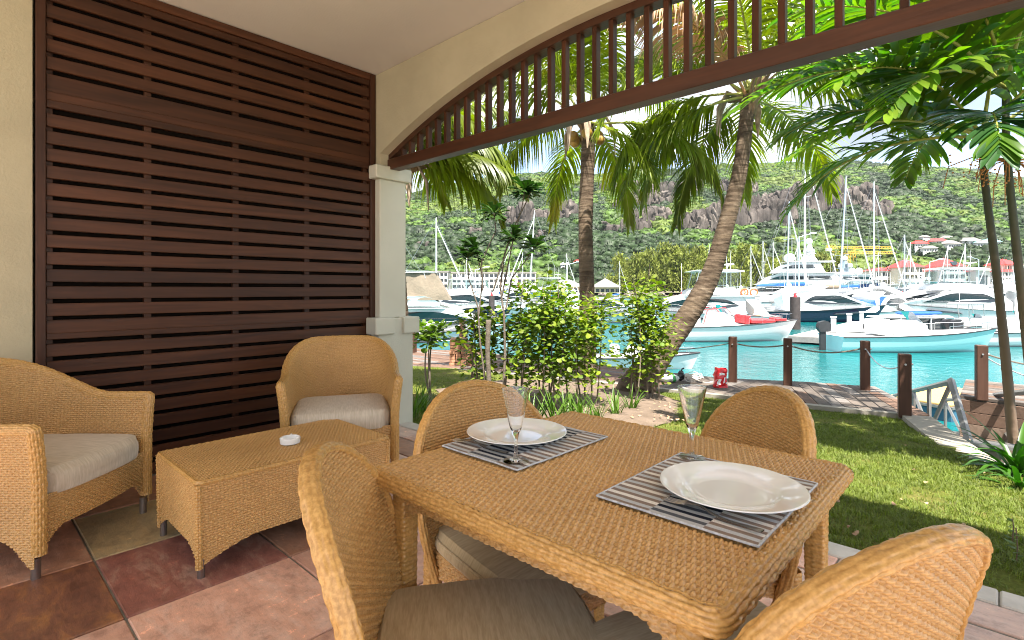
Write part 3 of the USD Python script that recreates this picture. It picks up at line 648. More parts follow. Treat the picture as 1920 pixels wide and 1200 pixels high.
fork('steel fork lying under the rim of the nearer plate', -.433, 1.030, math.radians(-6))
fork('steel fork in shade under the rim of the farther plate', -1.095, 1.030, math.radians(4))

# ------------------------------------------------------------ ground, water, deck
DZ, WZ = -.30, -2.2                    # deck top, water level
inner = [(-16, 5.2), (-10, 5.6), (-8.15, 5.96), (-7.5, 6.45), (-6, 6.9), (-3.84, 7.28), (-1.73, 7.58), (-.87, 7.76), (-.60, 6.95), (-.35, 6.25), (-.08, 5.75), (.5, 5.2), (1.6, 4.8), (6, 4.6)]
lawn_poly = Polygon([(-16, 2.0)] + inner + [(6, 2.0)])
def lawn_z(b, a): return -.055 - .285 * np.clip((np.asarray(a) - 2.9) / 4.4, 0, 1) + .02 * (fbm(np.stack([np.asarray(b) * .8, np.asarray(a) * .8, 0 * np.asarray(a)], -1).reshape(-1, 3), 3, 2).reshape(np.shape(a)) - .5)
GRASSBASE = mat('lawn_soil_and_thatch', {'tc': ('texture_coordinate', {}), 'n': ('noise_texture', {'scale': 1.6, 'detail': 8., 'roughness': .7}), 'n2': ('noise_texture', {'scale': 40., 'detail': 6., 'roughness': .7}),
    'r': ('rgb_ramp', {'ramp': [(.32, (.09, .10, .022)), (.5, (.115, .135, .022)), (.64, (.17, .15, .05)), (.74, (.20, .155, .09))]}), 'r2': ('rgb_ramp', {'ramp': [(.3, (.55, .55, .5)), (.7, (1.3, 1.3, 1.2))]}),
    'm': ('mix_color', {'blend_type': 'multiply', 'fac': 1., 'use_clamp': False}), 'b': ('bump', {'strength': .9, 'distance': .03}), 'p': ('principled_bsdf', {'roughness': .95, 'specular_ior_level': .1})},
    [('tc.object', 'n.vector'), ('tc.object', 'n2.vector'), ('n.fac', 'r.fac'), ('n2.fac', 'r2.fac'), ('r.color', 'm.a'), ('r2.color', 'm.b'), ('m.result', 'p.base_color'), ('n2.fac', 'b.height'), ('b.normal', 'p.normal')])
gx, gy = np.meshgrid(np.arange(-16, 6.01, .1), np.arange(WT + .024, 8.0, .1), indexing='ij')
P = np.stack([gx, gy, lawn_z(gx, gy)], -1); mb = MB(); mb.grid(P)
import shapely
v, f = mb.mesh(); c = v[f].mean(1); ok = shapely.contains_xy(lawn_poly.buffer(.10), c[:, 0], c[:, 1]); f = f[ok]
lm = usdkit.mesh(stage, '/World/lawn', compact(v, f), GRASSBASE, True); tag(lm.GetPrim(), kind='structure')
# unseen ground round the terrace, made pale to bounce sunlight inside
MB().box((-30, -30, -.5), (30, WT + .02, -.085)).solo('ground', pm('pale_paving', (.46, .41, .34), .9, .12, 3.), kind='structure')
WATER = mat('lagoon_water', {'g': ('geometry', {}), 'map': ('mapping', {'scale': (1., 1., 1.)}), 'n': ('noise_texture', {'scale': 1.1, 'detail': 4., 'roughness': .55, 'distortion': .4}),
    'n2': ('noise_texture', {'scale': 5.5, 'detail': 3.}), 'ad': ('math', {'math_type': 'multiply_add', 'value2': .28}), 'b': ('bump', {'strength': .55, 'distance': .12}),
    'nc': ('noise_texture', {'scale': .06, 'detail': 3.}), 'r': ('rgb_ramp', {'ramp': [(.35, (.004, .10, .105)), (.65, (.008, .145, .148))]}),
    'p': ('principled_bsdf', {'roughness': .07, 'ior': 1.33, 'specular_ior_level': .5})},
    [('g.position', 'map.vector'), ('map.vector', 'n.vector'), ('map.vector', 'n2.vector'), ('n2.fac', 'ad.value1'), ('n.fac', 'ad.value3'), ('ad.value', 'b.height'), ('b.normal', 'p.normal'),
     ('map.vector', 'nc.vector'), ('nc.fac', 'r.fac'), ('r.color', 'p.base_color')])
MB().add([(-5000, -5000, WZ), (5000, -5000, WZ), (5000, 5000, WZ), (-5000, 5000, WZ)], [(0, 1, 2, 3)]).solo('water', WATER, kind='structure', smooth=False)

CONC = pm('pale_concrete', (.27, .24, .195), .9, .15, 3., .4, 60.)
def ribbon(pts, w0, w1, z0, z1, rn=.6):
    l = LineString(pts); return l.buffer(w1, cap_style=2, join_style=1, single_sided=True) if w0 == 0 else l.buffer(w1, cap_style=2)
# concrete edging of the lawn: outer side of the inner line
kp = LineString(inner[:8]).buffer(-.10, single_sided=True, cap_style=2); kp2 = LineString(inner[7:]).buffer(-.27, single_sided=True, cap_style=2)
if kp.centroid.y < 6.3 and not kp.intersects(Point(-4, 7.30)): pass
def side_strip(pts, w):
    l = LineString(pts); a_, b_ = l.buffer(w, single_sided=True, cap_style=2), l.buffer(-w, single_sided=True, cap_style=2)
    return a_ if a_.intersection(lawn_poly).area < b_.intersection(lawn_poly).area else b_
ks1, ks2 = side_strip(inner[:8], .11), side_strip(inner[7:], .30)
mb = MB()
for g in (shapely.unary_union([ks1, ks2]),):
    for q in (g.geoms if hasattr(g, 'geoms') else [g]): mb.prism(q, -4., DZ + .012)
mb.solo('lawn_kerb', CONC, kind='structure')
outer_ = [(-16, 7.6), (-10.6, 8.2), (-9.3, 8.75), (-3.45, 8.95), (-2.5, 9.45), (-1.42, 9.80), (-.62, 8.02), (-.80, 7.8)]
deck_poly = Polygon(inner[:8] + outer_[::-1]).difference(ks1).difference(ks2.buffer(.003)).buffer(0)
if deck_poly.geom_type != 'Polygon': deck_poly = max(deck_poly.geoms, key=lambda g: g.area)
def planked(parent, poly, ang, w, z1, th, mats, rnd, joint=2.4):
    c, s = math.cos(ang), math.sin(ang); R = lambda g: shapely.affinity.rotate(g, -math.degrees(ang), origin=(0, 0)); Ri = lambda g: shapely.affinity.rotate(g, math.degrees(ang), origin=(0, 0))
    r = R(poly); x0, y0, x1, y1 = r.bounds; y = y0; n = 0
    while y < y1:
        x = x0 - rnd.uniform(0, joint)
        while x < x1:
            q = r.intersection(sbox(x, y, x + joint - .006, y + w - .009))
            for g in (q.geoms if hasattr(q, 'geoms') else [q]):
                if g.geom_type == 'Polygon' and g.area > .004:
                    dz = rnd.uniform(-.002, .002); MB().prism(Ri(g), z1 - th + dz, z1 + dz).part(parent, 'plank', rnd.choice(mats)); n += 1
            x += joint
        y += w
    return n
import shapely.affinity
def planks_mat(name, c1, c2): 
    return mat(name, {'tc': ('texture_coordinate', {}), 'oi': ('object_info', {}), 'n': ('noise_texture', {'scale': 9., 'detail': 9., 'roughness': .68, 'distortion': 1.2}), 'r': ('rgb_ramp', {'ramp': [(.3, c1), (.7, c2)]}),
        'mr': ('map_range', {'to_min': .72, 'to_max': 1.25}), 'hv': ('hsv', {}), 'b': ('bump', {'strength': .4, 'distance': .006}), 'p': ('principled_bsdf', {'roughness': .8, 'specular_ior_level': .25})},
        [('tc.object', 'n.vector'), ('n.fac', 'r.fac'), ('oi.random', 'mr.value'), ('mr.result', 'hv.value'), ('r.color', 'hv.color'), ('hv.color', 'p.base_color'), ('n.fac', 'b.height'), ('b.normal', 'p.normal')])
PK1, PK2, PK3 = planks_mat('weathered_plank', (.075, .060, .049), (.145, .117, .097)), planks_mat('brown_plank', (.092, .053, .035), (.155, .096, .068)), planks_mat('grey_plank', (.10, .089, .08), (.175, .155, .14))
dk = thing('deck', 'timber jetty deck of weathered planks along the water', 'deck', kind='structure')
rnd = random.Random(9)
sec = [(sbox(-17, 4, -4.3, 11), math.radians(6), [PK2, PK2, PK3]), (sbox(-4.295, 4, -2.35, 11), math.radians(90), [PK1, PK3, PK1, PK2])]
n = 0
for sb_, ang, ms in sec: n += planked(dk, deck_poly.intersection(sb_), ang, .142, DZ, .035, ms, rnd, 1.9)
n += planked(dk, deck_poly.intersection(sbox(-2.345, 4, 2, 11)), math.radians(113), .142, DZ, .035, [PK1, PK1, PK3, PK2], rnd, 1.7)
MB().prism(deck_poly.buffer(-.06, join_style=2), -4., DZ - .05).part(dk, 'retaining_wall', CONC)
FASC = planks_mat('fascia_board', (.14, .095, .07), (.24, .17, .125))
BOLW = wood('brown_bollard_timber', (.05, .023, .014), (.085, .040, .025), .6, 2, .12, .25)
BOLT = pm('galvanised_steel', (.45, .46, .47), .4, .1, 30., metal=.9)
G_B = 'square timber bollards along the jetty'
def bollard(name, label, b, a, h=.735, w=.062, z=DZ):
    t = thing(name, label, 'bollard', (b, a, z), .25, G_B)
    MB().box((-w, -w, -.02), (w, w, h), ch=.008).part(t, 'timber', BOLW)
    MB().tube([(w - .004, 0, h - .12), (w + .02, 0, h - .12)], .012, 8).tube([(0, -w + .004, h - .12), (0, -w - .016, h - .12)], .012, 8).part(t, 'bolt', BOLT, 30)
    return (b, a, z + h - .10)
B1 = bollard('bollard', 'brown timber bollard right of the red bag, leftmost of the near row', *at(1374, 716, DZ)[:2])
B2 = bollard('bollard', 'brown timber bollard in front of the red cushioned boat bow', *at(1477, 722, DZ)[:2])
B3 = bollard('bollard', 'brown timber bollard in front of the open fishing boat stern', *at(1622, 731, DZ)[:2])
B4 = bollard('bollard', 'tall brown timber bollard on the lawn kerb beside the gangway', *at(1696, 779, DZ)[:2])
B5 = bollard('bollard', 'brown timber bollard on the right hand pier with two ropes', *at(1840, 747, DZ)[:2])
B0 = bollard('bollard', 'brown timber bollard just right of the cream column before the yacht hull', *at(775, 661, DZ)[:2])
B6 = bollard('bollard', 'brown timber bollard behind the stack of bricks by the shrubs', *at(867, 655, DZ)[:2])
ROPE = pm('grey_brown_rope', (.13, .10, .075), .9, .3, 200.); ROPEW = pm('pale_rope', (.55, .53, .48), .9, .2, 200.)
def rope(label, p, q, sag, r=.011, m_=None, name='rope', group='ropes slung between bollards'):
    p, q = np.array(p), np.array(q); s = np.linspace(0, 1, 25)[:, None]
    pts = p + (q - p) * s - np.array([0, 0, 1]) * sag * 4 * s * (1 - s); mb = MB().tube(pts, r, 6)
    for e in (pts[0], pts[-1]):
        mb.tube([e + (0, .0, .03), e + (.02, 0, 0), e + (0, 0, -.035), e + (-.02, 0, 0), e + (0, 0, .03)], r * .8, 6)
    return mb.solo(name, m_ or ROPE, label, 'rope', group)
rope('dark rope sagging between the two bollards right of the red bag', B1, B2, .05)
rope('dark rope sagging between the bollards before the open fishing boat', B2, B3, .10)
rope('thin steel rope looping from the third bollard down to the kerb bollard', B3, (B4[0], B4[1], B4[2] - .02), .16, .008, BOLT)
rope('dark rope running from the first near bollard left behind the leaning trunk', B1, at(1180, 655, Z=9.6), .06, .008)
rope('upper dark rope leaving the right hand pier bollard towards the right edge', B5, at(2010, 690, Z=7.2), .06)
rope('lower steel rope leaving the right hand pier bollard towards the right edge', (B5[0], B5[1], B5[2] - .03), at(2030, 725, Z=6.6), .10, .008, BOLT)
rope('pale mooring rope hanging across the yacht hull beyond the left bollards', B0, B6, .14, .012, ROPEW)

# right hand pier
pr = thing('pier', 'weathered timber pier at the right behind the gangway', 'pier', kind='structure')
pier_poly = Polygon([(-.42, 9.75), (-.42, 11.6), (6, 11.2), (6, 9.3), (.6, 9.62)])
planked(pr, pier_poly, math.radians(-3), .142, DZ, .035, [PK1, PK2, PK3], rnd, 2.1)
for k in range(10):
    z1 = DZ - .045 - .165 * k
    for x0, y0, x1, y1 in ((-.42, 9.74, .6, 9.61), (.6, 9.61, 3.3, 9.42)):
        d = np.array([x1 - x0, y1 - y0]); L = np.linalg.norm(d); MB().box((.004, -.03, z1 - .158), (L - .004, 0, z1), M4((x0, y0, 0), math.atan2(d[1], d[0])), ch=.004).part(pr, 'fascia_plank', rnd.choice([FASC, PK1, PK2]))
MB().prism(pier_poly.buffer(-.06), -4., DZ - .04).part(pr, 'support', CONC)

# aluminium gangway
ALU = pm('brushed_aluminium', (.19, .183, .172), .45, .12, 12., .1, 200., metal=.45)
gw = thing('gangway', 'aluminium truss gangway sloping from the kerb down to the floating dock', 'gangway')
g0, g1 = at(1817, 824, DZ), np.array([-1.65, 13.6, -1.66]); gd = g1 - g0; gd2 = np.array([gd[1], -gd[0], 0]); gd2 /= np.linalg.norm(gd2)
MB()
def gp(s, h, side): return g0 + gd * s + gd2 * (.85 * side) + np.array([0, 0, h])
for side in (0, 1):
    r_ = .036
    top = [gp(.13, .62, side), gp(1., .62, side)]; bot = [gp(0., -.02, side), gp(1., -.02, side)]
    for nm, pts, rr in (('top_rail', top, r_), ('bottom_rail', bot, r_)): MB().tube(pts, rr, 4).part(gw, nm, ALU, 20)
    MB().tube([gp(0., -.02, side), gp(.13, .645, side)], r_, 4).part(gw, 'end_post', ALU, 20)
    for k in range(1, 5):
        s = .13 + .216 * k
        MB().tube([gp(s, -.02, side), gp(s, .62, side)], .026, 4).part(gw, 'post', ALU, 20)
        MB().tube([gp(s - .216, .60 if k % 2 else -.0, side), gp(s, 0 if k % 2 else .60, side)], .026, 4).part(gw, 'diagonal_brace', ALU, 20)
q = [gp(0, -.03, 0), gp(1, -.03, 0), gp(1, -.03, 1), gp(0, -.03, 1)]
mb = MB(); mb.add(np.vstack([q, np.array(q) - (0, 0, .03)]), [(0, 3, 2, 1), (4, 5, 6, 7), (0, 1, 5, 4), (1, 2, 6, 5), (2, 3, 7, 6), (3, 0, 4, 7)]); mb.part(gw, 'walkway', ALU)
# floating dock at the foot of the gangway
fd = thing('floating_dock', 'small floating dock with yellow deck and blue floats', 'dock')
DM = M4((-1.25, 19.2, -1.75), math.radians(-18))
LM = M4((-1.75, 14.1, -1.75), math.radians(8)); lf = thing('landing_float', 'small grey float under the foot of the aluminium gangway', 'float')
MB().box((-.55, -.9, -.05), (.55, .9, 0), LM, ch=.01).part(lf, 'deck_panel', PK1); MB().box((-.5, -.85, -.62), (.5, .85, -.06), LM).part(lf, 'float_body', ALU)
MB().box((-.60, -1.55, -.05), (.85, 1.55, 0), DM, ch=.01).part(fd, 'deck_panel', pm('yellow_grp_deck', (.50, .33, .11), .7, .1, 8.))
MB().box((-.61, -1.6, -.12), (.90, 1.6, -.055), DM).part(fd, 'frame', ALU)
for k in range(6): MB().box((-.60, -1.5 + .51 * k, -.62), (.86, -1.5 + .51 * k + .44, -.125), DM, ch=.03).part(fd, 'float', pm('dark_blue_float', (.03, .10, .16), .5, .2, 4.) if k == 0 else '/World/Looks/dark_blue_float')

# stack of bricks
bs = at(866, 683, DZ); st = thing('brick_stack', 'stack of reddish clay bricks on the jetty behind the shrubs', 'bricks', (bs[0], bs[1], DZ), .75)
BRK = pm('clay_brick', (.30, .15, .085), .9, .3, 20., .3, 80., objr=.25)
rnd = random.Random(3)
for r in range(9):
    for i in range(4):
        for j in range(2):
            jx, jy = rnd.uniform(-.012, .012), rnd.uniform(-.012, .012)
            x, y = (i - 1.5) * .115 + jx, (j - .5) * .215 + jy
            if r == 8 and i == 3: continue
            MB().box((x - .052, y - .10, r * .058), (x + .052, y + .10, r * .058 + .054), ch=.004).part(st, 'brick', BRK)
# things left on the jetty
pb = at(1351, 726, DZ); bg = thing('bag', 'crumpled red carrier bag with white print standing on the jetty', 'bag', (pb[0], pb[1], DZ), math.atan2(FWD[1], FWD[0]) - PI / 2)
def crumple(w, d, h, seed, amp=.025, open_=.9):
    zz = np.linspace(0, h, 16); ang = np.linspace(0, 2 * PI, 33)[:-1]
    Z, A = np.meshgrid(zz, ang, indexing='ij'); k = np.sign(np.cos(A)) * np.abs(np.cos(A)) ** .6, np.sign(np.sin(A)) * np.abs(np.sin(A)) ** .6
    s = 1 - (1 - open_) * Z / h
    P = np.stack([w / 2 * k[0] * s, d / 2 * k[1] * s, Z], -1); Q = P.reshape(-1, 3)
    dsp = np.stack([fbm(Q * 11 + seed + 9 * i, 3, seed + i) - .5 for i in range(3)], -1).reshape(P.shape) * amp * 2
    dsp[0] *= .3; return P + dsp
RED = mat('red_bag_plastic', {'p': ('principled_bsdf', {'base_color': (.55, .015, .02), 'roughness': .28})}, [])
P = crumple(.215, .13, .30, 4, .04, .86); mb = MB(); mb.grid(P, wrap=True); mb.grid(np.stack([P[0] * [0, 0, 1], P[0]], 0), wrap=True); mb.part(bg, 'sack', RED, 50)
WPR = mat('white_print', {'p': ('principled_bsdf', {'base_color': (.75, .74, .72), 'roughness': .4})}, [])
mb = MB()
for i, (r0, r1, c0, c1) in enumerate(((3, 8, 22, 24), (4, 9, 25, 26), (2, 5, 27, 29), (9, 12, 23, 25), (6, 8, 19, 20), (1, 3, 20, 22))):
    S_ = P[r0:r1, c0:c1 + 1]; out = S_ * [1, 1, 0]; out /= np.linalg.norm(out, axis=-1, keepdims=True); mb.grid(S_ + out * .003)
mb.part(bg, 'white_print', WPR, False)
pb = at(1254, 716, DZ); sk = thing('sack', 'white and green plastic sack lying on the jetty behind the palm base', 'sack', (pb[0], pb[1], DZ), math.atan2(FWD[1], FWD[0]) - PI / 2)
mb = MB(); s_ = trimesh.creation.icosphere(3, 1.); v = s_.vertices * [.17, .10, .065] + [0, 0, .06]; v = v + (np.stack([fbm(v * 14 + 3 * i, 3, i) for i in range(3)], -1) - .5) * .05; v[:, 2] = np.maximum(v[:, 2], 0)
SACK = mat('white_and_green_sack', {'tc': ('texture_coordinate', {}), 's': ('separate_xyz', {}), 'r': ('rgb_ramp', {'interpolate': False, 'ramp': [(0, (.55, .60, .55)), (.56, (.03, .25, .05)), (.64, (.5, .55, .5))]}), 'ad': ('math', {'math_type': 'multiply_add', 'value2': 1.5, 'value3': .5}), 'p': ('principled_bsdf', {'roughness': .35})},
           [('tc.object', 's.vector'), ('s.x', 'ad.value1'), ('ad.value', 'r.fac'), ('r.color', 'p.base_color')])
mb.add(v, s_.faces); mb.part(sk, 'sack_body', SACK, 60)
pb = at(1277, 714, DZ); mb = MB(); s_ = trimesh.creation.icosphere(3, 1.); v = s_.vertices * [.055, .05, .09] + [0, 0, .085]; v = v + (np.stack([fbm(v * 20 + 5 * i, 3, i) for i in range(3)], -1) - .5) * .06
bk = thing('rubbish_bag', 'small black knotted bag between the sack and the rope coil', 'bag', (pb[0], pb[1], DZ)); mb.add(v, s_.faces); mb.tube([(0, 0, .16), (.02, 0, .2), (.05, .01, .21)], .012, 6); mb.part(bk, 'bag_body', mat('black_plastic', {'p': ('principled_bsdf', {'base_color': (.02, .022, .025), 'roughness': .3})}, []), 60)
pb = at(1301, 717, DZ); rc = thing('rope_coil', 'loose tangle of thin white rope on the jetty', 'rope', (pb[0], pb[1], DZ), .6); rnd = random.Random(6)
mb = MB()
for k in range(14):
    R = rnd.uniform(.07, .14); tl = rnd.uniform(-.9, .9); az = rnd.uniform(0, PI); a = np.linspace(0, 2 * PI, 25)
    c_ = np.stack([R * np.cos(a), R * np.sin(a) * math.cos(tl), .09 + R * .8 * np.sin(a) * math.sin(tl)], -1); c_[:, 2] = np.maximum(c_[:, 2], .008)
    mb.add(*MB().tube(c_, .0055, 5).mesh(), M4((rnd.uniform(-.03, .03), rnd.uniform(-.03, .03), 0), az))
mb.tube([(.1, 0, .01), (.2, -.03, .01), (.3, .02, .01), (.27, .07, .01)], .0055, 5); mb.part(rc, 'strands', ROPEW, True)

# ------------------------------------------------------------ hills
SKY_PX = np.array([(-400, 395), (300, 405), (600, 410), (770, 395), (860, 375), (945, 355), (1000, 345), (1060, 343), (1200, 331), (1300, 326), (1500, 325), (1540, 333), (1600, 343), (1700, 362), (1800, 380), (1920, 398), (2600, 420)], float)
RZ_ = 900.
def ridge(X): return EYE + (HY - np.interp(X / RZ_ * FPX + CX, SKY_PX[:, 0], SKY_PX[:, 1])) / FPX * RZ_ - 5
def hill_h(X, Z):
    t = np.clip((Z - 290) / (RZ_ - 290), 0, 2); f = np.where(t < 1, 1 - (1 - np.minimum(t, 1)) ** 1.55, 1 - .35 * (t - 1))
    n = fbm(np.stack([X * .006, Z * .006, 0 * X], -1).reshape(-1, 3), 5, 7).reshape(np.shape(X)) - .5
    return np.where(t > 0, ridge(X) * f + n * 34 * np.clip(t * 2.2, 0, 1), 0) + np.clip((Z - 207) / 6, 0, 1) * 2.0 - 2.0
FOREST = mat('forest_floor', {'g': ('geometry', {}), 'n': ('noise_texture', {'scale': .05, 'detail': 8., 'roughness': .65}), 'r': ('rgb_ramp', {'ramp': [(.35, (.022, .045, .010)), (.65, (.07, .11, .02))]}), 'p': ('principled_bsdf', {'roughness': .95, 'specular_ior_level': .1})},
    [('g.position', 'n.vector'), ('n.fac', 'r.fac'), ('r.color', 'p.base_color')])
def terrain(name, hf, X0, X1, Z0, Z1, st, m_):
    X, Z = np.meshgrid(np.arange(X0, X1 + 1, st), np.arange(Z0, Z1 + 1, st), indexing='ij'); h = hf(X, Z)
    W_ = FWD[None, None] * Z[..., None] + RGT[None, None] * X[..., None]; W_[..., 2] = h; mb = MB(); mb.grid(W_); mb.solo(name, m_, kind='structure', smooth=True)
terrain('hill', hill_h, -500, 1500, 200, 1200, 10, FOREST)
MT_PX = np.array([(-400, 600), (1380, 560), (1480, 352), (1545, 322), (1620, 324), (1700, 330), (1800, 318), (1920, 325), (2400, 340)], float)
def mount_h(X, Z):
    r = (HY - np.interp(X / np.maximum(Z, 1) * FPX + CX, MT_PX[:, 0], MT_PX[:, 1])) / FPX * 2300
    t = np.clip((Z - 1250) / 1050, 0, 2); f = np.where(t < 1, np.minimum(t, 1) ** .9, 1 - .5 * (t - 1)); n = fbm(np.stack([X * .0025, Z * .0025, 0 * X], -1).reshape(-1, 3), 5, 17).reshape(np.shape(X)) - .5
    return np.where(t > 0, r * f + n * 130 * t, -30)
terrain('far_mountain', mount_h, 200, 3400, 1250, 2900, 25, FOREST)
def hit(px, py):
    """Where the sight line through a pixel meets the hill."""
    Z = np.arange(230, 1000, 1.); X = (px - CX) / FPX * Z; d = EYE - (py - HY) / FPX * Z - hill_h(X, Z)
    k = np.argmax(d < 0); return X[k], Z[k]
ROCK = mat('granite', {'g': ('geometry', {}), 'map': ('mapping', {'scale': (1, 1, .16)}), 'n': ('noise_texture', {'scale': .16, 'detail': 9., 'roughness': .7}), 'n2': ('noise_texture', {'scale': .05, 'detail': 6., 'roughness': .6}),
    'r': ('rgb_ramp', {'ramp': [(.42, (.042, .036, .032)), (.55, (.098, .082, .073)), (.65, (.20, .168, .145)), (.74, (.42, .36, .30))]}), 'ad': ('math', {'math_type': 'multiply_add', 'value2': .5}), 'm2': ('math', {'math_type': 'multiply', 'value2': .55}),
    'b': ('bump', {'strength': .8, 'distance': 2.}), 'p': ('principled_bsdf', {'roughness': .9, 'specular_ior_level': .2})},
    [('g.position', 'map.vector'), ('map.vector', 'n.vector'), ('g.position', 'n2.vector'), ('n.fac', 'm2.value1'), ('n2.fac', 'ad.value1'), ('m2.value', 'ad.value3'), ('ad.value', 'r.fac'), ('n.fac', 'b.height'), ('b.normal', 'p.normal'), ('r.color', 'p.base_color')])
ROCKS = []
cliffs = [(968, 408, 56, 50), (1035, 398, 66, 34), (1010, 440, 40, 20), (1145, 424, 36, 22), (1196, 416, 54, 42), (1232, 402, 40, 26), (1318, 412, 78, 52), (1205, 372, 90, 34), (1270, 352, 90, 24), (1385, 402, 66, 56), (1440, 396, 110, 66), (1392, 352, 66, 30), (1478, 372, 66, 44), (1545, 372, 84, 58), (1610, 366, 70, 46), (1650, 392, 60, 30), (1160, 348, 60, 20), (900, 432, 36, 18), (795, 458, 26, 22)]
for k, (px, py, w, h) in enumerate(cliffs):
    X, Z = hit(px, py + h * .45); s = Z / FPX; W_, H_ = w * s * .60, h * s * .74; sp = trimesh.creation.icosphere(4, 1.); v = sp.vertices.copy()
    yaw = math.atan2(RGT[1], RGT[0]); mb = MB(); rk = random.Random(k); nsub = 2 if w < 45 else 4 if w < 80 else 5
    for j in range(nsub):
        Xj = X + ((j + .5) / nsub - .5) * W_ * 1.7 + rk.uniform(-.1, .1) * W_; Zj = Z + rk.uniform(-.12, .5) * H_; w_, h_ = W_ * rk.uniform(.95, 1.45) / nsub ** .8, H_ * rk.uniform(.62, 1.08)
        v = np.sign(sp.vertices) * np.abs(sp.vertices) ** .7; v = v * [w_, w_ * .8, h_]; sd = k * 7 + j * 13
        nn = fbm(v * .10 * [1.6, 1.6, .4] + sd, 5, k) - .5; n2 = fbm(v * .035 + sd, 3, k + 40) - .5; cr = np.abs(fbm(v * .16 * [1.4, 1.4, .5] + sd + 5, 3, k + 9) - .5)
        v = v * (1 + .7 * nn + .9 * n2 - .35 * np.clip(.09 - cr, 0, 1) / .09)[:, None]
        base = float(hill_h(np.array(Xj), np.array(Zj))); mb.add(v, sp.faces, M4(cw(Xj, Zj + w_ * .5, base + h_ * .36), yaw + rk.uniform(-.4, .4))); ROCKS.append((Xj, Zj, w_, k))
    mb.solo('granite_cliff', ROCK, kind='structure', smooth=28)

# forest on the hill: one mass of crowns
def crownmesh(seed, n=90, flat=.75):
    rr = np.random.default_rng(seed); s = trimesh.creation.icosphere(2, 1.); v = s.vertices * [1, 1, flat]
    v = v * (1 + 1.25 * (fbm(v * 2.3 + seed * 5, 4, seed) - .5))[:, None]; mb = MB().add(v, s.faces)
    d = rr.normal(size=(n, 3)); d[:, 2] = np.abs(d[:, 2]) * 1.0 - .25; d /= np.linalg.norm(d, axis=1, keepdims=True); c = d * [1, 1, flat] * rr.uniform(.82, 1.12, (n, 1))
    a = rr.normal(size=(n, 3)); a /= np.linalg.norm(a, axis=1, keepdims=True); b = np.cross(a, rr.normal(size=(n, 3))); b /= np.linalg.norm(b, axis=1, keepdims=True); r = rr.uniform(.10, .22, (n, 1))
    q = np.stack([c + a * r, c + b * r, c - a * r, c - b * r], 1).reshape(-1, 3); mb.add(q, np.arange(4 * n).reshape(-1, 4)); return mb.mesh()
F1 = leafmat('forest_leaves', (.052, .098, .011), (.09, .14, .02), .45, 1.6, .6, .22, .38)
F2 = leafmat('pale_forest_leaves', (.078, .112, .014), (.12, .16, .02), .4, 1.8, .6, .22, .35)
F3 = leafmat('dark_forest_leaves', (.018, .036, .009), (.035, .06, .02), .4, 1.6, .6, .2, .3)
rr = np.random.default_rng(12); N = 52000
Z = np.sqrt(rr.uniform(262 ** 2, 960 ** 2, N)); t = rr.uniform(-.26, 1.08, N); X = t * Z
h = hill_h(X, Z); sc = rr.uniform(2.2, 5.4, N) * np.where(Z < 430, 1.1, .92)
okk = np.ones(N, bool)
for (rx, rz, w, k) in ROCKS: okk &= ~((np.abs(X - rx) < w * .80) & (Z > rz - 10) & (Z < rz + w * .45))
bare = fbm(np.stack([X * .02, Z * .02, 0 * X], -1), 3, 5); dens = np.where(Z > 560, .50, .62); okk &= rr.uniform(0, 1, N) < dens
okk &= h > .1
X, Z, h, sc = X[okk], Z[okk], h[okk], sc[okk]; bare = bare[okk]
pos = FWD[None] * Z[:, None] + RGT[None] * X[:, None]; pos[:, 2] = h + sc * .32
kk = .48 + (rr.uniform(0, 1, len(Z)) - .5) * .55 + (bare - .5) * 2.6 - np.where((Z > 330) & (Z < 520), .22, 0.); idx = np.where(kk < .30, 2, np.where(kk < .66, 0, 1)); idx = idx + 3 * rr.integers(0, 2, len(Z))
fo = instancer('/World/hill_forest', [(crownmesh(1), F1, True), (crownmesh(2), F2, True), (crownmesh(3), F3, True), (crownmesh(4), F1, True), (crownmesh(5), F2, True), (crownmesh(6), F3, True)], pos, idx, np.stack([sc, sc, sc * rr.uniform(.75, 1.15, len(sc))], -1), rr.uniform(0, 6.28, len(Z)))
tag(fo.GetPrim(), 'dense green tropical forest covering the hillside behind the marina', 'forest', kind='stuff')
rr = np.random.default_rng(21); N = 7000; t = rr.uniform(.38, 1.06, N); Z = rr.uniform(1300, 2340, N); X = t * Z; h = mount_h(X, Z); sc = rr.uniform(9, 17, N); ok2 = h > 2
pos = FWD[None] * Z[:, None] + RGT[None] * X[:, None]; pos[:, 2] = h + sc * .2; pos, sc = pos[ok2], sc[ok2]
fo = instancer('/World/mountain_forest', [(crownmesh(1), F1, True), (crownmesh(3), F3, True)], pos, rr.integers(0, 2, len(sc)), sc, rr.uniform(0, 6.28, len(sc)))
tag(fo.GetPrim(), 'distant bluish forest covering the far mountain at the right', 'forest', kind='stuff')

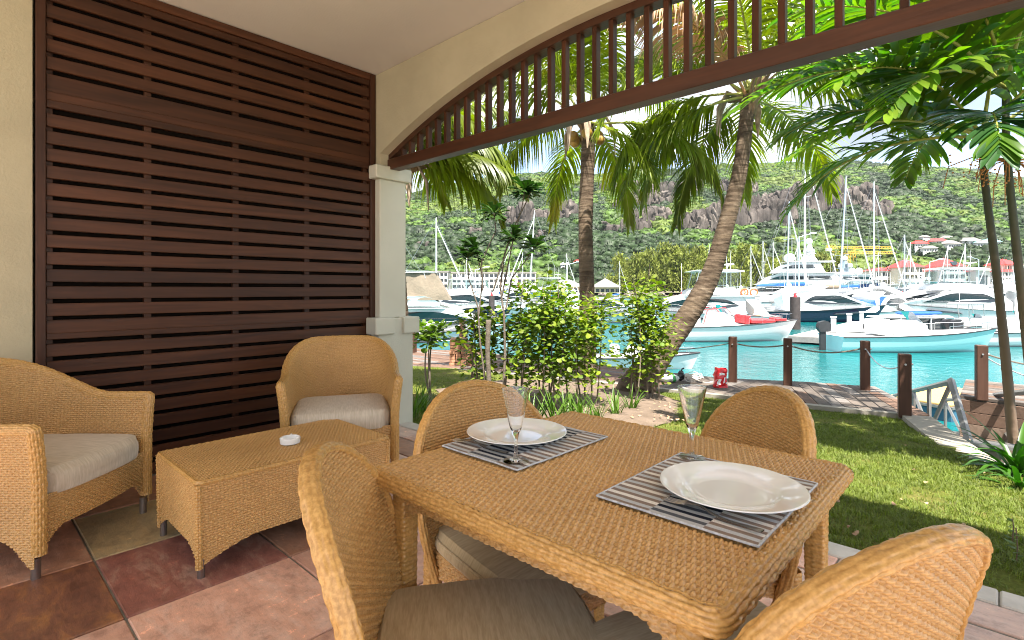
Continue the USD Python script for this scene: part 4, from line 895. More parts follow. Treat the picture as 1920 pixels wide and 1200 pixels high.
# casuarina grove on the far shore
CAS = leafmat('casuarina_leaves', (.155, .18, .024), (.22, .25, .03), .35, .35, .65, .3, .16); BARKF = pm('far_bark', (.16, .12, .08), .9, .2, 4.)
def bushy(seed, n=1500, w=4.2, h=15.):
    rr = np.random.default_rng(seed); cl = rr.normal(size=(26, 3)) * [w * .42, w * .42, 1]; cl[:, 2] = rr.uniform(.12, .95, 26) * h; cl[:, :2] *= (1.15 - .75 * (cl[:, 2:] / h)) ** .8
    k = rr.integers(0, 26, n); c = cl[k] + rr.normal(size=(n, 3)) * [w * .2, w * .2, h * .055]
    a = rr.normal(size=(n, 3)) * [.6, .6, 1.5]; a /= np.linalg.norm(a, axis=1, keepdims=True); b = np.cross(a, rr.normal(size=(n, 3))); b /= np.linalg.norm(b, axis=1, keepdims=True); r = rr.uniform(.25, .62, (n, 1))
    q = np.stack([c + a * r * 1.3, c + b * r * .55, c - a * r * 1.3, c - b * r * .55], 1).reshape(-1, 3); return MB().add(q, np.arange(4 * n).reshape(-1, 4))
protos = []
rnd = random.Random(31)
spots = [(1172, 248), (1188, 232), (1203, 240), (1217, 226), (1232, 236), (1247, 224), (1262, 231), (1278, 222), (1294, 229), (1310, 240), (1326, 226), (1342, 235), (1358, 224), (1374, 238), (1390, 228), (1406, 242), (1422, 230), (1438, 244), (1160, 262), (1240, 262), (1300, 265), (1350, 262), (1455, 250), (1470, 262), (1540, 258), (1575, 256)]
for i, (px, Z) in enumerate(spots):
    X = (px - CX) / FPX * Z; s = rnd.uniform(1.05, 1.42) * (.93 if px < 1200 else 1.08 if px < 1300 else 1.); loc = cw(X, Z, -.3); rz = rnd.uniform(0, 6.28)
    if i < 3:
        t_ = thing('casuarina_tree', 'feathery yellow green casuarina tree on the far shore', 'tree', loc, rz, 'casuarina trees on the far shore', s=s)
        MB().tube([(0, 0, -1), (.1, 0, 5), (0, .2, 11)], [.35, .22, .1], 6).part(t_, 'trunk', BARKF, True); bushy(50 + i).part(t_, 'crown', CAS, False); protos.append(t_)
    else: copy(protos[i % 3], None, loc, rz, s=s)

# ------------------------------------------------------------ palms, shrubs, grass
PALML = leafmat('coconut_leaflets', (.145, .19, .014), (.38, .43, .02), .35, 1.3, .34, .52, .3, yellow=(.30, .26, .025))
PALMY = leafmat('yellowing_leaflets', (.30, .20, .03), (.42, .28, .04), .3, 2., .4, .4, .1)
PALMB = leafmat('dry_brown_leaflets', (.42, .27, .16), (.3, .17, .08), .3, 2., .6, .25, .1)
RACH = pm('palm_rachis', (.26, .27, .05), .45, .2, 4.)
RACHB = pm('dry_rachis', (.36, .20, .08), .6, .2, 4.)
TRUNK = mat('coconut_bark', {'tc': ('texture_coordinate', {}), 'n': ('noise_texture', {'scale': 5., 'detail': 9., 'roughness': .7}), 'map': ('mapping', {'scale': (1, 1, 9)}), 'n2': ('noise_texture', {'scale': 2.2, 'detail': 4., 'distortion': .8}),
    'r': ('rgb_ramp', {'ramp': [(.3, (.055, .039, .026)), (.55, (.115, .083, .056)), (.75, (.21, .165, .12))]}), 'r2': ('rgb_ramp', {'ramp': [(.38, (.5, .46, .42)), (.52, (1., 1., 1.)), (.66, (1.18, 1.16, 1.1))]}),
    'm': ('mix_color', {'blend_type': 'multiply', 'fac': .85, 'use_clamp': False}), 'ad': ('math', {'math_type': 'add'}), 'b': ('bump', {'strength': .7, 'distance': .02}), 'p': ('principled_bsdf', {'roughness': .9, 'specular_ior_level': .2})},
    [('tc.object', 'n.vector'), ('tc.object', 'map.vector'), ('map.vector', 'n2.vector'), ('n.fac', 'r.fac'), ('n2.fac', 'r2.fac'), ('r.color', 'm.a'), ('r2.color', 'm.b'), ('m.result', 'p.base_color'),
     ('n.fac', 'ad.value1'), ('n2.fac', 'ad.value2'), ('ad.value', 'b.height'), ('b.normal', 'p.normal')])
def rach_curve(L, e0, bend, az, n=22, power=1.25):
    s = np.linspace(0, 1, n); e = e0 - bend * s ** power; ds = L / (n - 1)
    r = np.r_[0, np.cumsum(np.cos((e[1:] + e[:-1]) / 2) * ds)]; z = np.r_[0, np.cumsum(np.sin((e[1:] + e[:-1]) / 2) * ds)]
    return np.stack([r * math.cos(az), r * math.sin(az), z], 1)
def frond(parent, base, L, e0, bend, az, m_, rm, seed, ll=.75, n=62, w=.020, droop=1.0, start=.16, rr=.022, angle=.95, twist=0., seg=5, name='frond', split=None):
    """A feather palm frond: rachis with leaflets hanging from both sides. split: leaflets become sub-parts."""
    R = np.random.default_rng(seed); C = rach_curve(L, e0, bend, az) + np.asarray(base); sC = np.linspace(0, 1, len(C))
    mb = MB(); leaf_list = []
    for i, s in enumerate(np.linspace(start, .995, n)):
        p = np.array([np.interp(s, sC, C[:, k]) for k in range(3)]); q = np.array([np.interp(min(s + .03, 1), sC, C[:, k]) for k in range(3)]); q0 = np.array([np.interp(max(s - .03, 0), sC, C[:, k]) for k in range(3)])
        t = q - q0; t /= np.linalg.norm(t); side = np.cross(t, [0, 0, 1.]); side /= np.linalg.norm(side) + 1e-9; up = np.cross(side, t)
        side = side * math.cos(twist) + up * math.sin(twist); up = np.cross(side, t)
        k = (s - start) / (1 - start); l_ = ll * (.55 + .45 * math.sin(PI * min(k * 1.15 + .12, 1))) * (1 - .42 * k ** 3)
        for sg in (-1, 1):
            if R.uniform() < .03: continue
            an = angle * (1 - .45 * k) + R.normal() * .06; d = side * sg * math.sin(an) + t * math.cos(an) + up * (.25 + R.normal() * .10); d /= np.linalg.norm(d)
            g = droop * R.uniform(.75, 1.25); l2 = l_ * R.uniform(.85, 1.1); P_ = [p]; dd = d.copy()
            for j in range(seg):
                dd = dd + np.array([0, 0, -1.]) * g * (.18 + .22 * j / seg) * (5 / seg); dd /= np.linalg.norm(dd); P_.append(P_[-1] + dd * l2 / seg)
            P_ = np.array(P_); T = np.gradient(P_, axis=0); W_ = np.cross(T, t * .6 + up * .8 if split is None else t); W_ = np.cross(T, np.cross(t, T)) if split is None else np.cross(T, up + sg * side * .2)
            W_ = W_ / (np.linalg.norm(W_, axis=1, keepdims=True) + 1e-9)
            pr = np.array([.55, 1., 1., .82, .5, .04]) if seg == 5 else np.interp(np.linspace(0, 1, seg + 1), [0, .12, .4, .75, .93, 1], [.35, .8, 1, .9, .6, .12])
            hw = (w * pr)[:, None] * R.uniform(.8, 1.2)
            nrm = np.cross(W_, T); nrm /= np.linalg.norm(nrm, axis=1, keepdims=True) + 1e-9
            if split is None: v = np.stack([P_ - W_ * hw, P_ + W_ * hw], 1)
            else: v = np.stack([P_ - W_ * hw + nrm * hw * .22, P_, P_ + W_ * hw + nrm * hw * .22], 1)
            (mb if split is None else MB()).grid(v) if split is None else leaf_list.append(v)
    if split is None:
        fp = mb.part(parent, name, m_, True)
        MB().tube(C, np.linspace(rr, rr * .15, len(C)), 5).part(fp, 'rachis', rm, True)
    else:
        fp = MB().tube(C, np.linspace(rr, rr * .2, len(C)), 6).part(parent, name, rm, True)
        for v in leaf_list: MB().grid(v).part(fp, 'leaflet', split[R.integers(0, len(split))], True)
    return fp
def ringtrunk(parent, pts, r, m_=None, step=.016, ring=.075, amp=.028, name='trunk'):
    pts = np.asarray(pts, float)
    from scipy.interpolate import CubicSpline
    u = np.linspace(0, 1, len(pts)); cs = CubicSpline(u, pts); rs = np.interp
    d = np.linalg.norm(np.diff(cs(np.linspace(0, 1, 200)), axis=0), axis=1).sum(); n = int(d / step); uu = np.linspace(0, 1, n); P = cs(uu); R0 = np.interp(uu, u, r); s = uu * d
    N_ = 26; ang = np.arange(N_) * 2 * PI / N_; t = np.gradient(P, axis=0); t /= np.linalg.norm(t, axis=1, keepdims=True); A = np.cross(t, [.3, .9, .1]); A /= np.linalg.norm(A, axis=1, keepdims=True); B = np.cross(t, A)
    ph = s[:, None] + .05 * (fbm(np.stack(np.broadcast_arrays(np.cos(ang)[None] * 1.3, np.sin(ang)[None] * 1.3, s[:, None] * 1.7), -1).reshape(-1, 3), 3, 3).reshape(n, N_) - .5)
    fr_ = (ph / ring) % 1.; saw = np.where(fr_ < .8, .3 * fr_ / .8, .3 + .7 * np.sin((fr_ - .8) / .2 * PI)) - .3
    nz = fbm(np.stack(np.broadcast_arrays(np.cos(ang)[None] * 2, np.sin(ang)[None] * 2, s[:, None] * 3), -1).reshape(-1, 3), 4, 9).reshape(n, N_) - .5
    Rr = R0[:, None] * (1 + amp * 2.2 * saw + .13 * nz)
    v = P[:, None] + Rr[..., None] * (np.cos(ang)[None, :, None] * A[:, None] + np.sin(ang)[None, :, None] * B[:, None])
    mb = MB(); mb.grid(v, wrap=True); mb.add(np.vstack([v[-1], P[-1:]]), [(k, (k + 1) % N_, N_) for k in range(N_)]); return mb.part(parent, name, m_ or TRUNK, True)
def coconut(name, label, pts, r, fronds, seed, L=3.1, ll=.72, extra=None):
    base = pts[0]; t = thing(name, label, 'palm tree', base); pts = np.asarray(pts) - base; ringtrunk(t, pts, r); c = pts[-1]; R = np.random.default_rng(seed)
    for i, fr_ in enumerate(fronds):
        az, e0, bend = fr_[:3]; m_, rm = (PALML, RACH) if len(fr_) < 4 else fr_[3]; k = fr_[4] if len(fr_) > 4 else 1.
        frond(t, c + [0, 0, .05] + R.normal(size=3) * .05, L * k * R.uniform(.92, 1.08), e0, bend, az, m_, rm, seed * 31 + i, ll=ll, n=86, w=.0155, droop=R.uniform(.9, 1.9), start=.20)
    # sheaths: fibrous leaf bases and a spathe or two
    mb = MB()
    for k in range(9):
        a = R.uniform(0, 6.28); e = R.uniform(.2, 1.1); d = np.array([math.cos(a) * math.cos(e), math.sin(a) * math.cos(e), math.sin(e)]); o = np.array([math.cos(a), math.sin(a), 0]) * r[-1] * .7
        mb.tube([c + o - [0, 0, .28], c + o * 1.3 - [0, 0, .05], c + o + d * .22, c + o + d * .45], [.035, .06, .045, .02], 7, flat=.5)
    mb.part(t, 'leaf_sheath', pm(f'fibre_sheath_{seed}', (.20, .125, .065), .9, .4, 12., .5, 40.), True)
    mb = MB()
    for k in range(4):
        a = R.uniform(0, 6.28); o = np.array([math.cos(a), math.sin(a), 0]); mb.tube([c + o * r[-1], c + o * .3 + [0, 0, .1], c + o * .42 - [0, 0, .12], c + o * .44 - [0, 0, .5]], [.03, .05, .06, .01], 6, flat=.4)
    mb.part(t, 'dead_spathe', pm(f'dead_spathe_{seed}', (.30, .22, .15), .9, .3, 12.), True)
    if extra:
        for k in range(extra):
            a = R.uniform(0, 6.28); MB().sphere(c + np.array([math.cos(a) * (.16 + r[-1] * .7), math.sin(a) * (.16 + r[-1] * .7), -.18 + R.uniform(-.08, .06)]), .085, 2).part(t, 'coconut', pm('young_coconut', (.30, .17, .03), .5, .2, 8.) if 'young_coconut' not in str(stage.GetPrimAtPath('/World/Looks/young_coconut').GetPath() if stage.GetPrimAtPath('/World/Looks/young_coconut') else '') else '/World/Looks/young_coconut', True)
    return t
def azc(X, Z): d = FWD * Z + RGT * X; return math.atan2(d[1], d[0])        # azimuth of a direction given as (right, away)
Y_, B_ = (PALMY, RACHB), (PALMB, RACHB)
ZL = 7.55
def tp(px, py, Z=ZL): return at(px, py, Z=Z)
bz = tp(1207, 742); 
pts2 = [tp(1183, 775, 7.45), tp(1203, 712, 7.5), tp(1257, 637), tp(1304, 570), tp(1338, 500), tp(1364, 412), tp(1384, 337), tp(1395, 265), tp(1405, 180)]
R2 = np.random.default_rng(77)
fr2 = [(azc(-1, -.15), .55, 1.9), (azc(-1, .5), .25, 1.7), (azc(1, -.1), .55, 1.7), (azc(1, .6), .1, 1.25), (azc(-.75, .9), .1, 1.7), (azc(.4, 1), .35, 1.9), (azc(.7, -.8), .95, 1.9),
       (azc(-1, -.5), .95, 1.5, B_), (azc(-.6, -.8), 1.2, 1.5), (azc(.9, .4), 1.05, 1.6), (azc(-.5, .8), 1.15, 1.6), (azc(.1, .5), 1.4, 1.2), (azc(.4, -.6), 1.35, 1.3), (azc(-.9, .2), 1.25, 1.35), (azc(-.2, 1), -.1, 1.3), (azc(-1, .1), -.15, 1.2, (PALML, RACH), .8), (azc(.85, -.45), .25, 1.8)]
coconut('coconut_palm', 'leaning coconut palm with swollen ringed base growing beside the jetty', pts2, [.30, .24, .165, .145, .13, .115, .105, .10, .096], fr2, 5, 2.75, .92, 0)
pts1 = [tp(1102, 770, 8.3), tp(1102, 690, 8.3), tp(1101, 560, 8.3), tp(1098, 430, 8.3), tp(1101, 330, 8.3), tp(1102, 232, 8.3)]
fr1 = [(azc(1, -.2), .15, 1.7), (azc(.55, .8), -.1, 1.35), (azc(-1, 0), .75, 1.5), (azc(-1, -.6), 1.0, 1.5), (azc(-.6, .8), .5, 1.8), (azc(.9, .6), .9, 1.7), (azc(-.8, .4), 1.1, 1.3), (azc(.3, .9), 1.2, 1.3), (azc(1, .1), 1.2, 1.3), (azc(-.4, -.9), 1.25, 1.3), (azc(-.95, .3), .35, 1.45), (azc(.2, -.3), 1.45, .9), (azc(-.2, 1), .2, 1.7), (azc(.8, -.6), -.35, .95, (PALML, RACH), .62), (azc(-.9, -.2), 1.3, 1.2)]
coconut('coconut_palm', 'upright slim coconut palm behind the round leaved shrubs', pts1, [.155, .135, .12, .113, .11, .105], fr1, 9, 2.7, .86, 7)
c3 = at(738, 322, Z=6.7); b3 = at(757, 800, Z=6.7); b3[2] = -.3
fr3 = [(azc(1, -.05), .52, 1.45), (azc(1, .2), .85, 1.9), (azc(1, .55), .85, 1.9), (azc(.8, -.7), .9, 1.9), (azc(.3, 1), .6, 1.7), (azc(-.6, .8), .7, 1.7), (azc(-1, 0), .8, 1.6), (azc(.8, .2), 1.15, 1.5), (azc(.1, -1), 1.1, 1.6), (azc(.9, .35), .25, 1.5), (azc(.6, .8), 1.2, 1.5)]
coconut('coconut_palm', 'coconut palm half hidden behind the cream column, one bright frond hanging right', [b3, (b3 * .66 + c3 * .34) + [.02, 0, 0], (b3 * .33 + c3 * .67), c3], [.12, .10, .09, .085], fr3, 14, 1.72, .74)

# feather palms with broad leaflets at the right
AR1 = leafmat('broad_palm_leaflet', (.075, .15, .015), (.20, .36, .02), .3, 1.5, .3, .48, .25)
AR2 = leafmat('fresh_palm_leaflet', (.14, .22, .018), (.30, .42, .02), .3, 1.5, .3, .5, .2)
AR3 = leafmat('dark_palm_leaflet', (.03, .08, .022), (.07, .16, .02), .3, 1.5, .28, .3, .2)
STEM = mat('ringed_green_stem', {'tc': ('texture_coordinate', {}), 's': ('separate_xyz', {}), 'n': ('noise_texture', {'scale': 6., 'detail': 6.}), 'ad': ('math', {'math_type': 'multiply_add', 'value2': .42, 'value3': .0}), 'ad2': ('math', {'math_type': 'add'}), 'nn': ('math', {'math_type': 'multiply_add', 'value2': .5, 'value3': -.25}),
    'r': ('rgb_ramp', {'ramp': [(.1, (.15, .098, .066)), (.45, (.095, .066, .038)), (.75, (.035, .038, .012)), (1., (.03, .042, .012))]}), 'p': ('principled_bsdf', {'roughness': .6})},
    [('tc.object', 's.vector'), ('s.z', 'ad.value1'), ('tc.object', 'n.vector'), ('n.fac', 'nn.value1'), ('ad.value', 'ad2.value1'), ('nn.value', 'ad2.value2'), ('ad2.value', 'r.fac'), ('r.color', 'p.base_color')])
def areca(label, pts, r, fronds, seed, L=1.75):
    base = pts[0]; t = thing('feather_palm', label, 'palm tree', base); p = np.asarray(pts) - base; ringtrunk(t, p, r, STEM, .014, .085, .03); c = p[-1]
    for i, (az, e0, bend, k, ms) in enumerate(fronds):
        frond(t, c + [0, 0, .02], L * k, e0, bend, az, None, RACH, seed * 17 + i, ll=.60, n=30, w=.028, droop=.50, start=.2, rr=.016, angle=1.05, seg=6, split=ms)
    return t
ZA = 4.3
ptsa = [at(1900, 830, Z=ZA), at(1890, 720, Z=ZA), at(1874, 560, Z=ZA), at(1858, 430, Z=ZA), at(1846, 335, Z=ZA), at(1842, 262, Z=ZA)]
F_A, F_B, F_C = [AR1, AR2], [AR2, AR2, AR1], [AR3, AR3, AR1]
fra = [(azc(-1, .15), .55, 1.15, 1.0, F_B), (azc(-1, -.35), .75, 1.35, 1.05, F_A), (azc(-.9, .55), .2, 1.2, .95, F_B), (azc(-.6, -.8), .35, 1.5, .72, F_C), (azc(-.95, -.1), .30, .95, 1.05, F_B), (azc(.3, -1), .9, 1.3, .9, F_A), (azc(.9, -.3), .7, 1.3, 1., F_A), (azc(.3, .95), .6, 1.4, 1., F_B), (azc(-.2, -.6), 1.35, .9, 1., F_A)]
areca('slim feather palm nearest the right side with broad leaflets hanging left', ptsa, [.038, .034, .030, .027, .026, .024], fra, 3, 1.65)
ZB = 4.1
ptsb = [at(1945, 850, Z=ZB), at(1932, 700, Z=ZB), at(1912, 520, Z=ZB), at(1899, 400, Z=ZB), at(1889, 300, Z=ZB), at(1886, 170, Z=ZB)]
frb = [(azc(-1, -.1), .75, 1.1, 1.15, F_A), (azc(-1, .15), .40, .95, 1.2, F_B), (azc(-.9, -.4), .2, 1.05, .95, F_A), (azc(-.9, -.6), .9, 1.4, 1.0, F_A), (azc(-.8, .7), .8, 1.2, 1.1, F_B), (azc(.2, -1), .5, 1.5, .8, F_C), (azc(.9, .1), .9, 1.2, 1., F_A), (azc(.2, 1), .9, 1.2, 1., F_B), (azc(-.3, -1), 1.2, 1.1, 1.0, F_A), (azc(-1, .35), 1.15, 1.2, 1.1, F_B)]
tB = areca('slim feather palm cut by the right edge with a hanging orange flower spray', ptsb, [.037, .033, .029, .026, .025, .024], frb, 8, 1.7)
# flower spray
mb = MB(); R = np.random.default_rng(4); o = np.array(ptsb[4]) - ptsb[0]
for k in range(34):
    a = R.uniform(0, 6.28); e = R.uniform(-.6, .5); d = np.array([math.cos(a) * math.cos(e), math.sin(a) * math.cos(e), math.sin(e)]); l_ = R.uniform(.15, .38)
    mb.tube([o, o + d * l_ * .5, o + d * l_ - [0, 0, .10 * l_ / .3], o + d * l_ * 1.1 - [0, 0, .25 * l_ / .3]], [.006, .005, .004, .003], 4)
    for j in range(5): mb.sphere(o + d * l_ * R.uniform(.5, 1.1) - [0, 0, R.uniform(.02, .2)], .008, 0)
mb.part(tB, 'flower_spray', pm('orange_flower_stalk', (.42, .18, .05), .7, .3, 20.), True)
ptsc = [at(2010, 870, Z=4.9), at(1985, 700, Z=4.9), at(1950, 450, Z=4.9), at(1945, 250, Z=4.9), at(1942, 110, Z=4.9)]
frc = [(azc(-1, 0.1), .7, 1.1, 1.2, F_B), (azc(-.9, .6), .9, 1.2, 1.2, F_B), (azc(-.7, -.7), .8, 1.3, 1., F_A), (azc(.5, -.8), .9, 1.2, 1., F_A), (azc(.6, .8), .9, 1.2, 1., F_A), (azc(-1, -.3), 1.2, 1.1, 1.2, F_A)]
areca('feather palm at the top right corner behind the other two', ptsc, [.04, .036, .032, .03, .026], frc, 12, 1.8)

# strap leaved plant by the kerb
def strap_plant(label, loc, n, L, w, seed, m_, e_lo=.5, e_hi=1.4, cat='plant', name='strap_leaved_plant', bend=1.6):
    t = thing(name, label, cat, loc); R = np.random.default_rng(seed)
    for k in range(n):
        az = R.uniform(0, 6.28); C = rach_curve(L * R.uniform(.6, 1.1), R.uniform(e_lo, e_hi), R.uniform(.4, 1.) * bend, az, 8) + R.normal(size=3) * [.03, .03, 0]
        T = np.gradient(C, axis=0); S_ = np.cross(T, [0, 0, 1.]); S_ /= np.linalg.norm(S_, axis=1, keepdims=True) + 1e-9; U_ = np.cross(S_, T); U_ /= np.linalg.norm(U_, axis=1, keepdims=True) + 1e-9
        hw = (w * np.array([.5, .8, 1, 1, .9, .7, .45, .05]))[:, None]; MB().grid(np.stack([C - S_ * hw + U_ * hw * .3, C, C + S_ * hw + U_ * hw * .3], 1)).part(t, 'leaf', m_, True)
    return t
STRAP = leafmat('strap_leaf', (.05, .13, .016), (.10, .22, .02), .3, 2., .35, .35, .2)
pk = at(1905, 880, Z=4.15); strap_plant('arching strap leaved plant over the kerb at the right edge', (pk[0], pk[1], -.28), 46, .62, .021, 3, STRAP, .25, 1.3)
pk = at(1925, 905, Z=3.75); strap_plant('smaller strap leaved plant below the arching one at the right edge', (pk[0], pk[1], -.27), 30, .45, .018, 6, STRAP, .3, 1.3)

# shrubs
LF1 = leafmat('round_shrub_leaf', (.10, .165, .016), (.22, .32, .02), .35, 5., .5, .40, .3)
LF2 = leafmat('sunny_shrub_leaf', (.19, .25, .02), (.32, .40, .02), .3, 5., .5, .42, .25, yellow=(.34, .32, .03))  # lighter, yellower leaf tone, mixed in at random
LFD = leafmat('leathery_dark_leaf', (.028, .062, .012), (.06, .11, .02), .3, 5., .4, .25, .2)  # backlit shade of the tufts put into the leaf colour
BARK = pm('grey_brown_bark', (.16, .125, .095), .9, .3, 18., .5, 60.)
def leafv(c, d, up, r, cup=.25, kind='round'):
    """One leaf: a cupped disc (6 edge points) or a notched wedge, attached at c and pointing along d."""
    d = d / np.linalg.norm(d); s = np.cross(d, up); s /= np.linalg.norm(s) + 1e-9; n = np.cross(s, d)
    if kind == 'round': o = [(0, 0), (.35, .55), (.95, .85), (1.6, .55), (1.85, 0), (1.6, -.55), (.95, -.85), (.35, -.55)]
    else: o = [(0, 0), (.5, .16), (1.2, .30), (1.9, .62), (1.75, 0), (1.9, -.62), (1.2, -.30), (.5, -.16)]
    P = [c + (d * a + s * b) * r + n * (-cup * r * (abs(b) ** 1.5 + .35 * (a / 1.8) ** 2)) for a, b in o]; m_ = c + d * (.95 if kind == 'round' else 1.2) * r
    return np.array(P + [m_]), np.array([(k, (k + 1) % 8, 8) for k in range(8)])
def emit_leaves(t, leaves, m_list, seed, most=260):
    """The largest leaves are parts; the rest stay together as one part."""
    R = np.random.default_rng(seed); fwd = [(-np.linalg.norm(v.max(0) - v.min(0)), k) for k, (v, f) in enumerate(leaves)]; big = set(k for _, k in sorted(fwd)[:most]); rest = [MB() for _ in m_list]; cnt = [0] * len(m_list)
    for k, (v, f) in enumerate(leaves):
        j = int(R.integers(0, len(m_list)))
        if k in big: MB().add(v, f).part(t, 'leaf', m_list[j], True)
        else: rest[j].add(v, f); cnt[j] += 1
    for j, mb in enumerate(rest):
        if cnt[j]: mb.part(t, 'foliage', m_list[j], True, kind='stuff')
def shrub(label, stems, seed, m_list, H, W, leaf_r=.036, per=60, lo=.35, cat='shrub', name='round_leaved_shrub', most=260):
    base = np.mean([s for s in stems], 0); t = thing(name, label, cat, base); R = np.random.default_rng(seed); leaves = []
    for s in stems:
        s = np.asarray(s) - base; h = H * R.uniform(.72, 1.05); top = s + [R.normal() * W * .28, R.normal() * W * .28, h]
        mid = (s + top) / 2 + R.normal(size=3) * [.04, .04, 0]; u = np.linspace(0, 1, 9)[:, None]; P_ = (1 - u) ** 2 * s + 2 * u * (1 - u) * (2 * mid - (s + top) / 2) + u ** 2 * top
        sp_ = MB().tube(P_, np.linspace(.013, .005, 9), 6).part(t, 'stem', BARK, True)
        for k in range(per):
            q = lo + (1 - lo) * R.beta(1.6, 1.0); p = np.array([np.interp(q, u[:, 0], P_[:, i]) for i in range(3)]); a = R.uniform(0, 6.28); e = R.uniform(-.35, .8)
            d = np.array([math.cos(a) * math.cos(e), math.sin(a) * math.cos(e), math.sin(e)]); pet = R.uniform(.03, .23) * (1.15 - .3 * q); c = p + d * pet + [0, 0, -.02]
            d2 = d + [0, 0, R.uniform(-.7, .25)] + R.normal(size=3) * .25; leaves.append(leafv(c, d2, np.array([R.normal() * .3, R.normal() * .3, 1.]), leaf_r * R.uniform(.6, 1.3)))
    emit_leaves(t, leaves, m_list, seed, most); return t
def gz(p): p = np.array(p); p[2] = float(lawn_z(np.array(p[0]), np.array(p[1]))); return p
rnd = random.Random(8)
def stems(x0, x1, n, Z0, Z1): return [gz(at(x0 + (x1 - x0) * (i + rnd.uniform(-.5, 1.5)) / n, 750, Z=rnd.uniform(Z0, Z1))) for i in range(n)]
shrub('broad dark green round leaved shrub right of the bare stemmed plant', stems(968, 1072, 10, 5.4, 6.4), 4, [LF1, LF1, LF2], 1.45, .34, .032, 290, .20)
shrub('yellow green round leaved shrub in front of the slim palm trunk', stems(1084, 1124, 5, 5.7, 6.3), 7, [LF2, LF1, LF2], 1.30, .22, .031, 250, .20)
shrub('bright yellow green shrub against the leaning palm base', stems(1178, 1236, 7, 6.6, 7.0), 11, [LF2, LF2, LF1], 1.52, .27, .032, 280, .20)
shrub('thin little shrub with one leafy tuft just right of the column', stems(806, 814, 3, 6.0, 6.2), 15, [LF1], .95, .06, .038, 80, .76, name='thin_shrub', most=90)
shrub('loose leafy shrub at the foot of the bare stemmed plant', stems(868, 950, 6, 5.9, 6.5), 19, [LF1, LF2], 1.12, .30, .038, 120, .25)

# bare stemmed plant with leaf tufts
BARKD = pm('dark_lichened_bark', (.085, .066, .048), .9, .35, 25., .6, 60., col2=(.16, .13, .10))  # bark darkened in colour to read as a backlit silhouette
def tuft_plant():
    base = gz(at(925, 745, Z=5.6)); t = thing('tufted_plant', 'tall bare stemmed plant with dark notched leaf tufts on its branch tips', 'plant', base); R = np.random.default_rng(3); leaves = []
    def tpx(px, py, Z): return at(px, py, Z=Z) - base
    br = [([(918, 735, 5.6), (914, 660, 5.6), (916, 600, 5.6)], [.026, .026, .03]),
          ([(912, 735, 5.7), (900, 640, 5.7), (896, 575, 5.7), (878, 520, 5.7), (877, 478, 5.7)], [.012, .011, .009, .007, .006]),
          ([(898, 590, 5.7), (905, 520, 5.7), (893, 470, 5.7), (890, 462, 5.7)], [.009, .008, .007, .006]),
          ([(905, 545, 5.65), (903, 490, 5.6), (930, 432, 5.6), (926, 396, 5.6)], [.008, .007, .007, .006]),
          ([(944, 735, 5.6), (947, 660, 5.6), (945, 590, 5.6), (938, 540, 5.6), (945, 480, 5.6), (962, 430, 5.6), (990, 372, 5.6), (997, 355, 5.6)], [.016, .015, .013, .011, .010, .009, .007, .006]),
          ([(940, 560, 5.6), (952, 500, 5.55), (962, 450, 5.5), (978, 392, 5.5), (985, 352, 5.5)], [.010, .008, .007, .006, .005]),
          ([(948, 580, 5.6), (960, 520, 5.65), (985, 490, 5.7), (1004, 462, 5.7)], [.009, .008, .007, .006]),
          ([(925, 545, 5.6), (940, 495, 5.55), (960, 460, 5.5), (962, 440, 5.5)], [.008, .007, .006, .005])]
    for pts, r in br:
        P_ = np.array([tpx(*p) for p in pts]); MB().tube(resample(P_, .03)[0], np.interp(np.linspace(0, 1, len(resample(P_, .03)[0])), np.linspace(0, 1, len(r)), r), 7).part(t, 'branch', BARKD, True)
        if len(pts) == 3: continue
        tip = P_[-1]; ax = P_[-1] - P_[-2]; ax /= np.linalg.norm(ax)
        for k in range(34):
            a = R.uniform(0, 6.28); e = R.uniform(-.35, 1.0); d = np.array([math.cos(a) * math.cos(e), math.sin(a) * math.cos(e), math.sin(e)]); c = tip - ax * R.uniform(0, .05)
            leaves.append(leafv(c + d * .012, d + [0, 0, -.10], np.array([0, 0, 1.]), R.uniform(.062, .098), .35, 'wedge'))
        for k in range(7):
            q = R.uniform(.35, .9); i = int(q * (len(P_) - 1)); p = P_[i] + (P_[min(i + 1, len(P_) - 1)] - P_[i]) * R.uniform(0, 1); a = R.uniform(0, 6.28); leaves.append(leafv(p, np.array([math.cos(a), math.sin(a), R.uniform(-.5, .5)]), np.array([0, 0, 1.]), R.uniform(.018, .035), .3, 'wedge'))
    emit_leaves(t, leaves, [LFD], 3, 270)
tuft_plant()

# grassy clumps in the flower bed
GRC = leafmat('lily_blade', (.085, .16, .018), (.17, .27, .02), .3, 4., .4, .35, .25)
rnd = random.Random(2)
for i, (px, Z, L) in enumerate([(776, 5.2, .42), (792, 5.6, .36), (885, 5.2, .45), (905, 5.5, .36), (958, 5.2, .42), (1000, 5.1, .40), (1040, 5.0, .46), (1066, 5.3, .40), (1090, 5.1, .42), (1118, 5.3, .36), (1150, 5.6, .38), (1185, 6.0, .34)]):
    loc = gz(at(px, 760, Z=Z)); where = ['beside the column foot, leftmost', 'on the sunny lawn right of the column', 'below the bare stemmed plant, left clump', 'below the bare stemmed plant, right clump', 'under the left end of the broad shrub', 'under the middle of the broad shrub', 'in front of the broad shrub, tall and bright', 'between the two round leaved shrubs', 'under the yellow green shrub', 'right of the yellow green shrub', 'left of the leaning palm base', 'in front of the leaning palm base'][i]
    strap_plant('clump of upright grassy blades ' + where, loc, 20, L, .0085, 60 + i, GRC, 1.0, 1.5, 'grass clump', 'grass_clump', .7)
